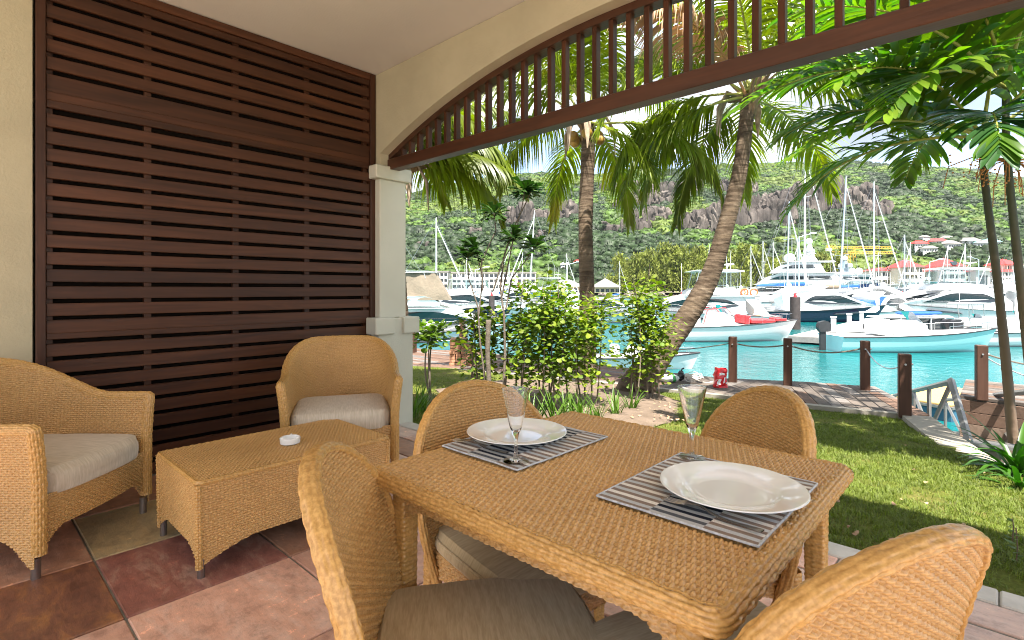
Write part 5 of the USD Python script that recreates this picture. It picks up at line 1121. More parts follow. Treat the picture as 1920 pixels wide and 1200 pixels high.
# flower bed soil
bed = Polygon([at(*p)[:2] for p in [(830, 745, -.25), (960, 715, -.28), (1190, 722, -.30), (1262, 752, -.28), (1255, 790, -.22), (1180, 812, -.18), (1080, 800, -.16), (900, 800, -.15)]]).buffer(.12)
SOIL = pm('bed_soil', (.11, .075, .05), .95, .4, 6., .8, 40., col2=(.175, .125, .088), bd=.03)
xs, ys = np.meshgrid(np.arange(bed.bounds[0], bed.bounds[2], .04), np.arange(bed.bounds[1], bed.bounds[3], .04), indexing='ij')
dd = np.array([bed.exterior.distance(Point(a, b)) if bed.contains(Point(a, b)) else -1. for a, b in zip(xs.ravel(), ys.ravel())]).reshape(xs.shape)
zz = lawn_z(xs, ys) + np.clip(dd * .25, -.02, .06) + .03 * (fbm(np.stack([xs * 9, ys * 9, 0 * xs], -1).reshape(-1, 3), 3, 6).reshape(xs.shape) - .5) * (dd > 0)
mb = MB(); mb.grid(np.stack([xs, ys, zz], -1)); v, f = mb.mesh(); f = f[(dd.reshape(-1)[f] > 0).all(1)]
tag(usdkit.mesh(stage, '/World/flower_bed', compact(v, f), SOIL, True).GetPrim(), kind='structure')
# fallen leaves on bed and lawn
rr = np.random.default_rng(6); mb = MB()
for k in range(115):
    if k < 80: p = at(rr.uniform(1060, 1290), rr.uniform(752, 800), -.2)
    else: p = at(rr.uniform(1330, 1900), rr.uniform(790, 1090), -.12)
    q = gz(p); q[2] += .035 + (.03 if k < 80 else .0); a = rr.uniform(0, 6.28); v, f = leafv(q, np.array([math.cos(a), math.sin(a), rr.uniform(-.2, .3)]), np.array([rr.normal() * .4, rr.normal() * .4, 1.]), rr.uniform(.010, .02), .8); mb.add(v, f)
mb.solo('fallen_leaves', PALMB, 'dry brown leaves fallen on the flower bed and lawn', 'leaves', kind='stuff')

# lawn blades
GB = leafmat('grass_blade', (.14, .18, .028), (.24, .29, .04), .35, .8, .55, .38, .35, yellow=(.36, .31, .12))
def tuft(seed, n=11, h=.045):
    R = np.random.default_rng(seed); mb = MB()
    for k in range(n):
        a = R.uniform(0, 6.28); e = R.uniform(.5, 1.4); o = R.normal(size=2) * .022; l_ = h * R.uniform(.5, 1.15); d = np.array([math.cos(a) * math.cos(e), math.sin(a) * math.cos(e), math.sin(e)]); s = np.array([-math.sin(a), math.cos(a), 0]) * .0019
        p = np.array([o[0], o[1], -.004]); m_ = p + d * l_ * .55; q = m_ + (d + [0, 0, -.55]) * l_ * .5; mb.add([p - s, p + s, m_ + s * .8, m_ - s * .8, q], [(0, 1, 2), (0, 2, 3), (3, 2, 4)])
    return mb.mesh()
rr = np.random.default_rng(15); N = 46000
A_ = rr.uniform(WT + .03, 7.7, N); Bq = np.where(rr.uniform(size=N) < .8, rr.uniform(-3.6, .9, N), rr.uniform(-9.5, -3.0, N)); ok = shapely.contains_xy(lawn_poly.buffer(-.015), Bq, A_) & ~shapely.contains_xy(bed.buffer(-.08), Bq, A_)
pat = fbm(np.stack([Bq * 1.6, A_ * 1.6, 0 * A_], -1), 4, 3); ok &= rr.uniform(size=N) < np.clip((.62 - pat) * 7 + .45, .10, 1)
A_, Bq = A_[ok], Bq[ok]; pos = np.stack([Bq, A_, lawn_z(Bq, A_)], -1)
gi = instancer('/World/grass', [(tuft(1), GB, False), (tuft(2, 9, .035), GB, False), (tuft(3, 13, .05), GB, False)], pos, rr.integers(0, 3, len(A_)), rr.uniform(.6, 1.2, len(A_)), rr.uniform(0, 6.28, len(A_)))
tag(gi.GetPrim(), 'short green and straw coloured lawn grass', 'grass', kind='stuff')
# broad weeds at the terrace edge
for i, (px, py, s) in enumerate([(1905, 1062, 1.), (1898, 1010, .7)]):
    p = gz(at(px, py, -.1)); t = thing('weed', ['small broad leaved weed on the lawn close to the terrace edge', 'tiny broad leaved weed on the lawn above the larger one'][i], 'weed', p); R = np.random.default_rng(i)
    for k in range(7):
        a = R.uniform(0, 6.28); v, f = leafv(np.array([0, 0, .02 + .02 * k * s]), np.array([math.cos(a), math.sin(a), .4]), np.array([0, 0, 1.]), .022 * s * R.uniform(.7, 1.2), .3); MB().add(v, f).part(t, 'leaf', LF1, True)
    MB().tube([(0, 0, 0), (.005, 0, .08), (0, .01, .17 * s)], .003, 5).part(t, 'stem', STEM, True)

ZK = 1.36          # the tide is low: boats lie this much farther out than they would at high water

# ------------------------------------------------------------ boats
def gel(name, col, rough=.16, var=.03): return pm(name, col, rough, var, .8, spec=.5)
GW = gel('white_gelcoat', (.60, .61, .605)); GW2 = gel('white_deck_gelcoat', (.54, .545, .53), .5); NAVY = gel('navy_gelcoat', (.015, .022, .045), .1)
AQUA_BOUNCE = gel('aqua_gelcoat', (.30, .56, .57), .2); GREYH = gel('grey_blue_paint', (.22, .29, .34), .3); TEAL_BOUNCE = gel('pale_aqua_gelcoat', (.40, .58, .60), .2)  # both aqua tones put the turquoise water bounce into the hull colour
DGL = mat('dark_boat_glass', {'p': ('principled_bsdf', {'base_color': (.012, .018, .022), 'roughness': .06, 'specular_ior_level': .8})}, [])
CLEARP = mat('clear_vinyl', {'f': ('fresnel', {'IOR': 1.45}), 't': ('transparent_bsdf', {'color': (.72, .80, .82)}), 'g': ('glossy_bsdf', {'roughness': .08, 'color': (.9, .9, .9)}), 'm': ('mix_closure', {})}, [('f.fac', 'm.fac'), ('t.BSDF', 'm.closure1'), ('g.BSDF', 'm.closure2')], surface='m.closure')
BLUEC = pm('blue_canvas', (.012, .085, .28), .8, .2, 6.); BEIGE = pm('beige_canvas', (.20, .16, .115), .9, .15, 2., .6, 5., bd=.05); REDV = pm('red_vinyl', (.50, .02, .025), .45, .15, 5.); BLACK = pm('black_rubber', (.02, .02, .022), .5, .2, 5.)
CHROME = mat('stainless_rail', {'p': ('principled_bsdf', {'base_color': (.6, .6, .6), 'metallic': 1., 'roughness': .2})}, [])
MASTW = gel('white_mast_paint', (.68, .69, .68), .3); MASTG = pm('anodised_mast', (.40, .46, .52), .35, .08, 3., metal=.3); ORANGE = pm('orange_foam', (.62, .12, .03), .6, .1, 8.); TEAK = pm('teak_deck', (.33, .21, .11), .7, .2, 6.)
FLAGR = pm('red_cloth', (.5, .02, .03), .8, .2, 4.); WHITE_CL = pm('white_cloth', (.7, .7, .68), .9, .05, 4.)
def hull(L, B, fs, fb, draft=.45, rake=.10, flare=.16, full=2.3, n=22):
    u = np.linspace(0, 1, n); hb = B / 2 * (.90 + .10 * np.sin(np.minimum(u / .45, 1) * PI / 2)) * np.clip(1 - np.clip((u - .40) / .60, 0, 1) ** full, .0, 1); hb = np.maximum(hb, .012)
    zs = fs + (fb - fs) * u ** 1.8; P = []
    for lv in np.linspace(0, 1, 8):          # from keel to sheer
        if lv < .34: k = lv / .34; y = hb * (1 - flare - .30 * u ** 2) * k; z = -draft * (1 - u ** 5 * .9) * (1 - k) + (.06 + .30 * fb * u ** 3) * k
        else: k = (lv - .34) / .66; y0 = hb * (1 - flare - .30 * u ** 2); y = y0 + (hb - y0) * k ** (1 - .35 * u); z0 = .06 + .30 * fb * u ** 3; z = z0 + (zs - z0) * k
        x = L * (u - .5) - rake * L * u ** 5 * (1 - np.clip((z + draft) / (fb + draft), 0, 1))
        P.append(np.stack([x, y, z], 1))
    P = np.array(P); S_ = P[-1].copy()
    return P, S_
def side_prism(mb, poly, w, z0=0., tilt=0., taper=0., x0=0., x1=1.):
    p = poly if hasattr(poly, 'exterior') else Polygon(poly).buffer(0)
    if p.geom_type != 'Polygon': p = max(p.geoms, key=lambda g: g.area)
    p = shapely.segmentize(p, .35); t = trimesh.creation.extrude_polygon(p, 1.); v = t.vertices; x, z = v[:, 0], v[:, 1]; k = np.clip((x - x0) / (x1 - x0), 0, 1)
    y = (v[:, 2] - .5) * w * (1 - tilt * (z - z0)) * (1 - taper * k ** 2)
    return mb.add(np.stack([x, y, z], 1), t.faces[:, ::-1])
def curve(*pts, n=8):
    """A smooth open profile through the points."""
    from scipy.interpolate import PchipInterpolator
    pts = np.asarray(pts, float); s = np.r_[0, np.cumsum(np.linalg.norm(np.diff(pts, axis=0), axis=1))]; ss = np.linspace(0, s[-1], n * (len(pts) - 1) + 1)
    return [tuple(q) for q in np.stack([PchipInterpolator(s, pts[:, 0])(ss), PchipInterpolator(s, pts[:, 1])(ss)], 1)]
def boat_base(t, L, B, fs, fb, m_, deckm=GW2, strake=BLACK, **kw):
    P, S_ = hull(L, B, fs, fb, **kw); mb = MB(); mb.grid(P); mb.grid((P * [1, -1, 1])[::-1]); tr = np.concatenate([P[:, 0], (P[:, 0] * [1, -1, 1])[::-1]]); mb.add(np.vstack([tr, tr.mean(0)]), [(k + 1, k, len(tr)) for k in range(len(tr) - 1)])
    mb.part(t, 'hull', m_, 40); mb = MB(); mb.grid(np.stack([S_ * [1, 1, 1] - [0, 0, .05], S_ * [1, -1, 1] - [0, 0, .05]], 0)[::-1]); mb.part(t, 'deck', deckm, 40)
    mb = MB(); mb.tube(S_ + [0, .01, -.03], .035, 6); mb.tube(S_ * [1, -1, 1] - [0, .01, .03], .035, 6); mb.part(t, 'rubbing_strake', strake, True)
    return S_
def rails(t, S_, h, i0, step=2, r=.014):
    mb = MB()
    for sg in (1, -1):
        Q = S_[i0:-1] * [1, sg * .93, 1]; mb.tube(Q + [0, 0, h], r, 5)
        for q in Q[::step]: mb.tube([q, q + [0, 0, h]], r * .8, 5)
    mb.part(t, 'guard_rail', CHROME, True)
def heading(dx, dz): return azc(dx, dz)
def bpos(px, Z): return cw((px - CX) / FPX * Z, Z, WZ)
def domes(t, spec, m_=GW):
    for x, y, z, r in spec:
        s = trimesh.creation.icosphere(2, 1.); v = s.vertices * [r, r, r * 1.08]; v[:, 2] = np.maximum(v[:, 2], -.75 * r); MB().add(v + [x, y, z], s.faces).part(t, 'satellite_dome', m_, True)
def whip(t, spec):
    for x, y, z, h in spec: MB().tube([(x, y, z), (x - .04 * h, y, z + h)], [.022, .012], 5).part(t, 'antenna', MASTW, True)

def flybridge_yacht(label, px, Z, hd, L=12.5, canvas=None, hullm=GW, ring=False, group=None, sx=1.):
    Z = Z * ZK
    t = thing('motor_yacht', label, 'motor yacht', bpos(px, Z), heading(*hd), group); B = L * .31; s = L / 12.5
    S_ = boat_base(t, L, B, 1.15 * s, 1.9 * s, hullm, rake=.09); X = lambda *p: [(a * s, b * s) for a, b in p]
    top = curve(*X((-3.4, 2.95), (0, 3.0), (2.2, 2.75), (4.4, 1.80)), n=6); mb = MB(); side_prism(mb, X((-3.4, 1.1)) + top + X((4.4, 1.55), (4.2, 1.1)), B * .80, 1.1 * s, .05 / s, .45, 0, 4.6 * s); mb.part(t, 'cabin', GW, 35)
    wtop = curve(*X((-2.9, 2.0), (-1.6, 2.55), (.6, 2.62), (2.4, 2.35), (3.5, 1.92)), n=6); mb = MB(); side_prism(mb, wtop + X((1.5, 1.78), (-1.5, 1.78)), B * .80 + .05, 1.1 * s, .05 / s, .45, 0, 4.6 * s); mb.part(t, 'side_window', DGL, 35)
    hb = curve(*X((1.5, 1.35), (3.4, 1.5)), n=3); mb = MB(); side_prism(mb, X((-1.2, .72), (2.6, .98), (3.0, 1.18), (-.9, .95)), B * .97, .0, .0, .28, 0, 5 * s); mb.part(t, 'hull_window', DGL, 35)
    # flybridge deck, coaming, hardtop, enclosure
    mb = MB(); side_prism(mb, X((-5.2, 2.95), (1.2, 2.98), (1.9, 2.82), (1.2, 2.80), (-5.2, 2.82)), B * .86, 2.8 * s, 0, .35, 0, 2.2 * s); mb.part(t, 'flybridge_deck', GW, 35)
    mb = MB(); side_prism(mb, X((-3.2, 2.96), (1.3, 2.98)) + [(a, b) for a, b in curve(*X((1.2, 3.2), (.4, 3.55), (-3.2, 3.35)), n=5)], B * .80, 2.9 * s, -.02, .35, 0, 2.2 * s); mb.part(t, 'flybridge_coaming', GW, 35)
    mb = MB(); side_prism(mb, X((-3.3, 4.95), (-2.6, 5.06), (.6, 5.05), (1.1, 4.93), (-3.3, 4.88)), B * .78, 4.9 * s, 0, .25, 0, 1.4 * s); mb.part(t, 'hardtop', GW, 35)
    for x, x2 in ((-3.0, -3.0), (-1.0, -.9), (.35, .75)):
        for sg in (1, -1): MB().tube([(x2 * s, sg * B * .37, 3.35 * s), (x * s, sg * B * .36, 4.92 * s)], .035 * s, 6).part(t, 'hardtop_post', CHROME, True)
    if canvas:
        mb = MB(); n_ = 40; xs = np.linspace(-3.25, 1.0, n_) * s; zz = np.linspace(3.32, 4.90, 9) * s; XX, ZZ = np.meshgrid(xs, zz, indexing='ij'); k = (ZZ / s - 3.32) / 1.58
        for sg in (1, -1):
            Y = sg * (B * .385 - B * .03 * k + .05 * np.sin(XX * 3.1 + k * 1.5) * np.sin(k * PI) + .03 * np.sin(XX * 9)); G = np.stack([XX + (1 - k) * .9 * s * np.clip((XX / s - .0) / 1., 0, 1), Y, ZZ], -1); mb.grid(G if sg < 0 else G[::-1])
        Yf = np.linspace(-1, 1, 16); YY, KK = np.meshgrid(Yf, np.linspace(0, 1, 9), indexing='ij'); mb.grid(np.stack([(1.0 + .9 * (1 - KK)) * s + .05 * np.sin(YY * 8), YY * B * (.385 - .03 * KK), (3.32 + 1.58 * KK) * s], -1)[::-1]); mb.part(t, 'canvas_enclosure', canvas, True)
    else:
        for a, b in ((-2.9, -1.1), (-.95, .3)):
            for sg in (1, -1): MB().add([(a * s, sg * B * .375, 3.45 * s), (b * s, sg * B * .375, 3.5 * s), (b * s, sg * B * .36, 4.86 * s), (a * s, sg * B * .36, 4.86 * s)], [(0, 1, 2, 3)]).part(t, 'clear_panel', CLEARP, False)
        MB().add([(.95 * s, -B * .36, 3.5 * s), (.95 * s, B * .36, 3.5 * s), (.6 * s, B * .34, 4.88 * s), (.6 * s, -B * .34, 4.88 * s)], [(0, 1, 2, 3)]).part(t, 'clear_panel', CLEARP, False)
    MB().box((-.6 * s, -.5 * s, 2.98 * s), (-.1 * s, .5 * s, 3.75 * s), ch=.08).part(t, 'helm_seat', GW2, 35)
    MB().box((-5.9 * s, -B * .36, .95 * s), (-3.5 * s, B * .36, 1.12 * s)).part(t, 'aft_cockpit', TEAK)
    for sg in (1, -1): mb = MB(); side_prism(mb, X((-5.4, 1.15), (-4.6, 1.15), (-3.1, 2.85), (-4.0, 2.85)), .12); mb.v[-1][:, 1] += sg * B * .38; mb.part(t, 'stern_pillar', GW, 30)
    mb = MB(); mb.tube([(-2.2 * s, 0, 5.0 * s), (-2.4 * s, 0, 5.5 * s)], .05, 6).box((-2.75 * s, -.5 * s, 5.5 * s), (-2.1 * s, .5 * s, 5.6 * s), ch=.03); mb.part(t, 'radar', GW, 35); whip(t, [(-1.6 * s, .8 * s, 5.0 * s, 2.2 * s), (-.9 * s, -.8 * s, 5.0 * s, 2.4 * s), (-2.8 * s, -.9 * s, 5.0 * s, 1.8 * s)])
    rails(t, S_, .55 * s, 9)
    if ring:
        for sg in (1, -1): MB().tube([((1.2 - k * .16) * s, sg * (B * .402 - .02 * k), (3.2 + .11 * math.sin(k * 1.3)) * s) for k in range(9)], [.02, .05, .07, .06, .05, .06, .05, .03, .015], 6, flat=.7).part(t, 'emblem', BLUEC, True)
        for k in range(2):
            a = np.linspace(0, 2 * PI, 25); MB().tube(np.stack([(-3.25 - .75 * k) * s + .28 * np.cos(a), 0 * a - B * .41, 3.15 * s + .28 * np.sin(a)], 1), .065, 8, False).part(t, 'life_ring', ORANGE, True)
            MB().tube(np.stack([(-3.25 - .75 * k) * s + .28 * np.cos(a), 0 * a + B * .41, 3.15 * s + .28 * np.sin(a)], 1), .065, 8, False).part(t, 'life_ring', ORANGE, True)
    return t
def sport_cruiser(label, px, Z, hd, L=11., hullm=GW, canvas=None, group=None, name='sport_cruiser', arch=True):
    Z = Z * ZK
    t = thing(name, label, 'motor cruiser', bpos(px, Z), heading(*hd), group); B = L * .30; s = L / 11.
    S_ = boat_base(t, L, B, 1.05 * s, 1.65 * s, hullm, rake=.12); X = lambda *p: [(a * s, b * s) for a, b in p]
    top = curve(*X((-3.2, 1.8), (-1.8, 2.75), (.4, 2.85), (2.6, 2.1), (4.6, 1.55)), n=6); mb = MB(); side_prism(mb, X((-3.2, .95)) + top + X((4.6, 1.2), (4.2, .95)), B * .82, 1. * s, .06 / s, .5, 0, 4.8 * s); mb.part(t, 'cabin', GW, 35)
    w1 = curve(*X((-2.3, 1.9), (-1.2, 2.52), (.5, 2.58), (2.0, 2.12), (2.9, 1.72)), n=6); mb = MB(); side_prism(mb, w1 + X((1., 1.72), (-1.4, 1.72)), B * .82 + .05, 1. * s, .06 / s, .5, 0, 4.8 * s); mb.part(t, 'side_window', DGL, 35)
    mb = MB(); side_prism(mb, X((.75, 2.78), (2.55, 2.13), (2.62, 2.19), (.8, 2.85)), B * .60, 1. * s, .06 / s, .3, 0, 4.8 * s); mb.part(t, 'windscreen', DGL, 35)
    if arch: mb = MB(); side_prism(mb, X((-4.0, 1.1), (-3.3, 1.1), (-3.5, 2.6), (-2.2, 3.25), (-3.0, 3.4), (-4.3, 2.8)), B * .8, 1., .03); side = mb.mesh(); mb = MB().add(*side); mb.part(t, 'radar_arch', GW, 35)
    if canvas: mb = MB(); side_prism(mb, curve(*X((-4.9, 1.3), (-4.4, 2.3), (-3.2, 2.75), (-1.8, 2.8)), n=4) + X((-1.9, 1.9), (-3.2, 1.2)), B * .78, 1., .04); mb.part(t, 'cockpit_cover', canvas, 35)
    mb = MB(); side_prism(mb, X((.2, .72), (2.4, .92), (2.7, 1.08), (.4, .88)), B * .985, .0, .0, .25, 0, 5 * s); mb.part(t, 'hull_window', DGL, 35)
    domes(t, [(-3.2 * s, 0, 3.55 * s, .24 * s)]); whip(t, [(-3.3 * s, .9 * s, 3.3 * s, 1.6 * s)]); rails(t, S_, .5 * s, 9)
    return t
def open_boat(label, px, Z, hd, L=6.8, hullm=GW, ttop=True, cushions=None, engines=1, strake=BLACK, kayak=False, name='open_boat', cabin=False, group=None):
    Z = Z * ZK
    t = thing(name, label, 'boat', bpos(px, Z), heading(*hd), group); B = L * .33; s = L / 6.8
    S_ = boat_base(t, L, B, .66 * s, 1.0 * s, hullm, strake=strake, rake=.10, draft=.35); X = lambda *p: [(a * s, b * s) for a, b in p]
    mb = MB(); side_prism(mb, X((-.9, .70), (.45, .70), (.35, 1.1), (-.1, 1.32), (-.7, 1.28)), B * .34, .7, .08, .2, 0, .5 * s); mb.part(t, 'console', GW, 35)
    mb = MB().add([(.12 * s, -B * .19, 1.2 * s), (.12 * s, B * .19, 1.2 * s), (-.28 * s, B * .17, 1.66 * s), (-.28 * s, -B * .17, 1.66 * s)], [(0, 1, 2, 3)]); mb.part(t, 'windscreen', CLEARP, False)
    MB().box((-1.75 * s, -B * .22, .72 * s), (-1.2 * s, B * .22, 1.35 * s), ch=.06).part(t, 'leaning_seat', GW2, 35)
    if ttop:
        for x, x2 in ((-1.15, -1.35), (.1, -.1)):
            for sg in (1, -1): MB().tube([(x * s, sg * B * .22, .75 * s), (x2 * s, sg * B * .25, 2.55 * s)], .035, 6).part(t, 'top_post', CHROME if not kayak else GW, True)
        mb = MB(); side_prism(mb, X((-2.1, 2.54), (-1.9, 2.62), (.4, 2.62), (.65, 2.54)), B * .62, 2.5, 0, .2, 0, .8 * s); mb.part(t, 'hard_top', GW, 35); whip(t, [(-1.2 * s, .5 * s, 2.6 * s, 1.4)])
    if cabin:
        mb = MB(); side_prism(mb, X((-2.0, .75), (1.2, .85), (1.0, 1.62), (-1.9, 1.60)), B * .70, .8, .05, .25, 0, 1.3 * s); mb.part(t, 'cabin', DGL, 35)
        mb = MB(); side_prism(mb, X((-3.2, 1.62), (-3.1, 1.73), (1.3, 1.77), (1.7, 1.66), (1.3, 1.62)), B * .78, .8, 0, .25, 0, 1.8 * s); mb.part(t, 'roof', GW, 35)
        for x in (-2., -.95, .0, .95):
            for sg in (1, -1): MB().tube([(x * s, sg * B * .36, .8 * s), (x * s, sg * B * .345, 1.64 * s)], .05, 5).part(t, 'window_post', GW, True)
    if kayak:
        a = np.linspace(0, PI, 17); K = np.stack([-1.6 * np.cos(a) * s - .2, 0 * a, 1.88 * s + .06 * np.cos(a) ** 2], 1); MB().tube(K, np.maximum(.24 * np.sin(a) ** .7, .02), 8, flat=.55).part(t, 'kayak', BLUEC, True)
    if cushions:
        MB().box((1.0 * s, -B * .30, .84 * s), (2.1 * s, B * .30, 1.0 * s), ch=.05).part(t, 'sun_pad', cushions, 35); MB().box((.75 * s, -B * .28, .8 * s), (1.0 * s, B * .28, 1.2 * s), ch=.06).part(t, 'pad_backrest', cushions, 35)
        MB().box((2.25 * s, -B * .16, .92 * s), (2.75 * s, B * .16, 1.04 * s), ch=.04).part(t, 'bow_cushion', cushions, 35)
        mb = MB()
        for sg in (1, -1): mb.tube([(-1.2 * s, sg * B * .4, .8 * s), (-1.0 * s, sg * B * .36, 1.45 * s), (-.2 * s, sg * B * .34, 1.55 * s), (.4 * s, sg * B * .36, 1.0 * s)], .025, 6)
        mb.tube([(-1.0 * s, -B * .36, 1.45 * s), (-1.0 * s, B * .36, 1.45 * s)], .025, 6); mb.part(t, 'red_tower', REDV, True)
    for k in range(engines):
        y = (k - (engines - 1) / 2) * .6; mb = MB(); side_prism(mb, curve(*X((-3.95, .95), (-3.88, 1.2), (-3.62, 1.26), (-3.42, 1.12)), n=4) + X((-3.44, .82), (-3.86, .78)), .30); mb.v[-1][:, 1] += y; ep = mb.part(t, 'outboard_engine', BLACK if engines < 3 else GW, 35)
        mb = MB().box((-3.85 * s, y - .08, -.1), (-3.6 * s, y + .08, .85 * s), ch=.03); mb.part(t, 'engine_leg', BLACK, 35)
    rails(t, S_, .28 * s, 13)
    return t
def sail_yacht(label, px, Z, hd, L=13., top_y=None, mastm=MASTW, cover=BLUEC, hullm=GW, group=None, r=.11, lean=0., cat='sailing yacht'):
    Z = Z * ZK
    t = thing('sailing_yacht', label, cat, bpos(px, Z), heading(*hd), group); B = L * .30; s = L / 13.
    S_ = boat_base(t, L, B, 1.05 * s, 1.4 * s, hullm, rake=.13, full=2.0); X = lambda *p: [(a * s, b * s) for a, b in p]
    H = (EYE - (top_y - HY) / FPX * Z) - WZ if top_y else L * 1.35
    mb = MB(); side_prism(mb, X((-2.2, 1.05)) + curve(*X((-2.2, 1.65), (.5, 1.75), (2.6, 1.4)), n=4) + X((2.8, 1.1)), B * .62, 1., .1, .5, 0, 3 * s); mb.part(t, 'coachroof', GW, 35)
    mb = MB(); side_prism(mb, X((-1.8, 1.3), (-1.6, 1.5), (1.6, 1.5), (2.0, 1.3)), B * .62 + .05, 1., .1, .5, 0, 3 * s); mb.part(t, 'coachroof_window', DGL, 35)
    mx = .9 * s; tipx = mx + lean * H; mp = MB().tube([(mx, 0, 1.2), (mx + lean * H * .5, 0, H * .5), (tipx, 0, H)], [r, r * .95, r * .7], 8).part(t, 'mast', mastm, True)
    for q in (.42, .68): MB().tube([(mx + lean * H * q, -L * .075 * (1.2 - q * .5), H * q), (mx + lean * H * q, L * .075 * (1.2 - q * .5), H * q)], .035, 5).part(mp, 'spreader', mastm, True)
    MB().tube([(mx - .2, 0, 2.6 * s), (mx - 5. * s, 0, 2.75 * s)], .09, 6).part(t, 'boom', mastm, True)
    if cover: MB().tube([(mx - .15, 0, 2.95 * s), (mx - 1.5 * s, 0, 2.95 * s), (mx - 4.9 * s, 0, 2.85 * s)], [.26, .24, .12], 8, flat=1.25).part(t, 'sail_cover', cover, True)
    mb = MB(); w_ = .016
    for p, q in (((L * .485, 0, 1.45 * s), (tipx, 0, H * .97)), ((-L * .49, 0, 1.1), (tipx, 0, H)), ((mx, B * .42, 1.2), (mx + lean * H * .7, .35, H * .68)), ((mx, -B * .42, 1.2), (mx + lean * H * .7, -.35, H * .68)), ((mx - .2, B * .40, 1.2), (tipx, .0, H * .96)), ((mx - .2, -B * .40, 1.2), (tipx, 0, H * .96))): mb.tube([p, q], w_, 4)
    mb.part(t, 'stay', CHROME, True)
    p, q = np.array([L * .47, 0, 1.7 * s]), np.array([tipx, 0, H * .93]); MB().tube([p, p + (q - p) * .5, q], [.09, .075, .04], 6).part(t, 'furled_jib', WHITE_CL, True)
    mb = MB(); side_prism(mb, curve(*X((-4.6, 2.75), (-3.6, 2.95), (-2.4, 2.75)), n=4) + X((-2.4, 2.7), (-4.6, 2.7)), B * .6); mb.part(t, 'bimini', cover or WHITE_CL, 35)
    for x in (-4.5, -2.5):
        for sg in (1, -1): MB().tube([(x * s, sg * B * .29, 1.1), (x * s, sg * B * .29, 2.72 * s)], .02, 4).part(t, 'bimini_post', CHROME, True)
    rails(t, S_, .5, 2, 3, .012)
    return t
def superyacht(label, px, Z, hd, L=34., hullm=GW, tiers=3, mastm=GW, dome=True, group=None):
    Z = Z * ZK
    t = thing('superyacht', label, 'superyacht', bpos(px, Z), heading(*hd), group); B = L * .22; s = L / 34.
    S_ = boat_base(t, L, B, 2.6 * s, 4.2 * s, hullm, rake=.10, draft=.8, full=2.6); X = lambda *p: [(a * s, b * s) for a, b in p]; z = 2.6
    ext = [(-14, 8.5), (-12, 5.0), (-8.5, 2.2)]
    for k in range(tiers):
        a, b = ext[k]; h = 2.5; w = B * (.82 - .10 * k)
        mb = MB(); side_prism(mb, X((a, z)) + curve(*X((a + 1.2, z + h), (b - 3.5, z + h), (b - 1.2, z + h * .6), (b + .8, z + .1)), n=5) + X((b + .8, z)), w, z * s, .02, .45, 0, (b + 1) * s); mb.part(t, 'deckhouse', GW, 35)
        mb = MB(); side_prism(mb, X((a + 2.2, z + .95)) + curve(*X((a + 2.6, z + 1.85), (b - 4, z + 1.85), (b - 2, z + 1.35), (b - 1.2, z + .95)), n=4), w + .08, z * s, .02, .45, 0, (b + 1) * s); mb.part(t, 'window_band', DGL, 35)
        mb = MB(); side_prism(mb, X((a - 2.2, z + h), (a - 1.8, z + h + .22), (b - 2.6, z + h + .22), (b - 1.8, z + h)), w + .5 * s, z * s, 0, .35, 0, (b + 1) * s); mb.part(t, 'deck_overhang', GW, 35); z += h + .2
    mb = MB(); side_prism(mb, X((-7.5, z), (-3.5, z), (-4.5, z + 1.6), (-5.3, z + 4.2), (-6.0, z + 4.2), (-6.6, z + 1.4)), .9 * s); mb.box(((-6.4) * s, -2.2 * s, (z + 1.7) * s), ((-4.6) * s, 2.2 * s, (z + 1.9) * s)); mb.box(((-6.0) * s, -1.4 * s, (z + 3.0) * s), ((-5.0) * s, 1.4 * s, (z + 3.15) * s)); mb.part(t, 'radar_mast', mastm, 35)
    if dome: domes(t, [(-5.6 * s, 0, (z + 4.9) * s, .75 * s), (-5.4 * s, 1.7 * s, (z + 2.6) * s, .7 * s), (-5.4 * s, -1.7 * s, (z + 2.6) * s, .7 * s), (-1.2 * s, 1.1 * s, (z + .9) * s, 1.0 * s), (-1.2 * s, -1.1 * s, (z + .9) * s, 1.0 * s)])
    whip(t, [(-3 * s, 1.2 * s, z * s, 5 * s), (-2 * s, -1.2 * s, z * s, 5.5 * s)]); rails(t, S_, .9 * s, 10, 2, .03)
    return t

# near and named boats
flybridge_yacht('white motor yacht with beige canvas flybridge just right of the column', 787, 20.6, (1, .10), 10.8, BEIGE, TEAL_BOUNCE)
open_boat('small white tender with its bow showing under the leaning palm trunk', 1200, 16.8, (1, -.15), 5., GW, False, None, 1, BLACK, name='tender')
open_boat('white sports boat with red bow cushions behind the first two bollards', 1356, 25.9, (1, -.03), 9.8, GW, False, REDV, 1)
flybridge_yacht('white flybridge yacht with two orange life rings behind the red cushioned boat', 1312, 34., (-1, .12), 12.6, None, GW, True)
open_boat('open fishing boat with aqua water bounce coloured into its hull and low console behind the third bollard', 1712, 21.5, (1, -.06), 8.9, AQUA_BOUNCE, False, None, 1, BLACK)
open_boat('white cabin boat carrying a blue kayak on its long roof', 1728, 25.4, (1, .02), 6.6, GW, False, None, 1, BLACK, True, 'cabin_boat', True)
open_boat('white open boat with hard top moored beyond the kayak carrying boat', 1835, 30., (1, .0), 6.2, GW, True, None, 1, BLACK)
open_boat('long white open boat half cut by the slim palm stems at the right', 1922, 23.8, (1, .04), 8.6, GW, False, None, 2, BLACK)
sport_cruiser('white cruiser with blue cockpit cover and dark waterline at the right edge', 1880, 45., (-1, .1), 12.5, GW, BLUEC)
sport_cruiser('navy hulled cruiser behind the thick pile and the floating pontoon', 1545, 41., (1, -.15), 12., NAVY)
sport_cruiser('white cruiser with swept arch above the navy hulled one', 1575, 55., (1, .05), 13., GW)
superyacht('tall white superyacht with lattice dome mast behind the flybridge yacht', 1470, 84., (-1, .25), 30., GW)
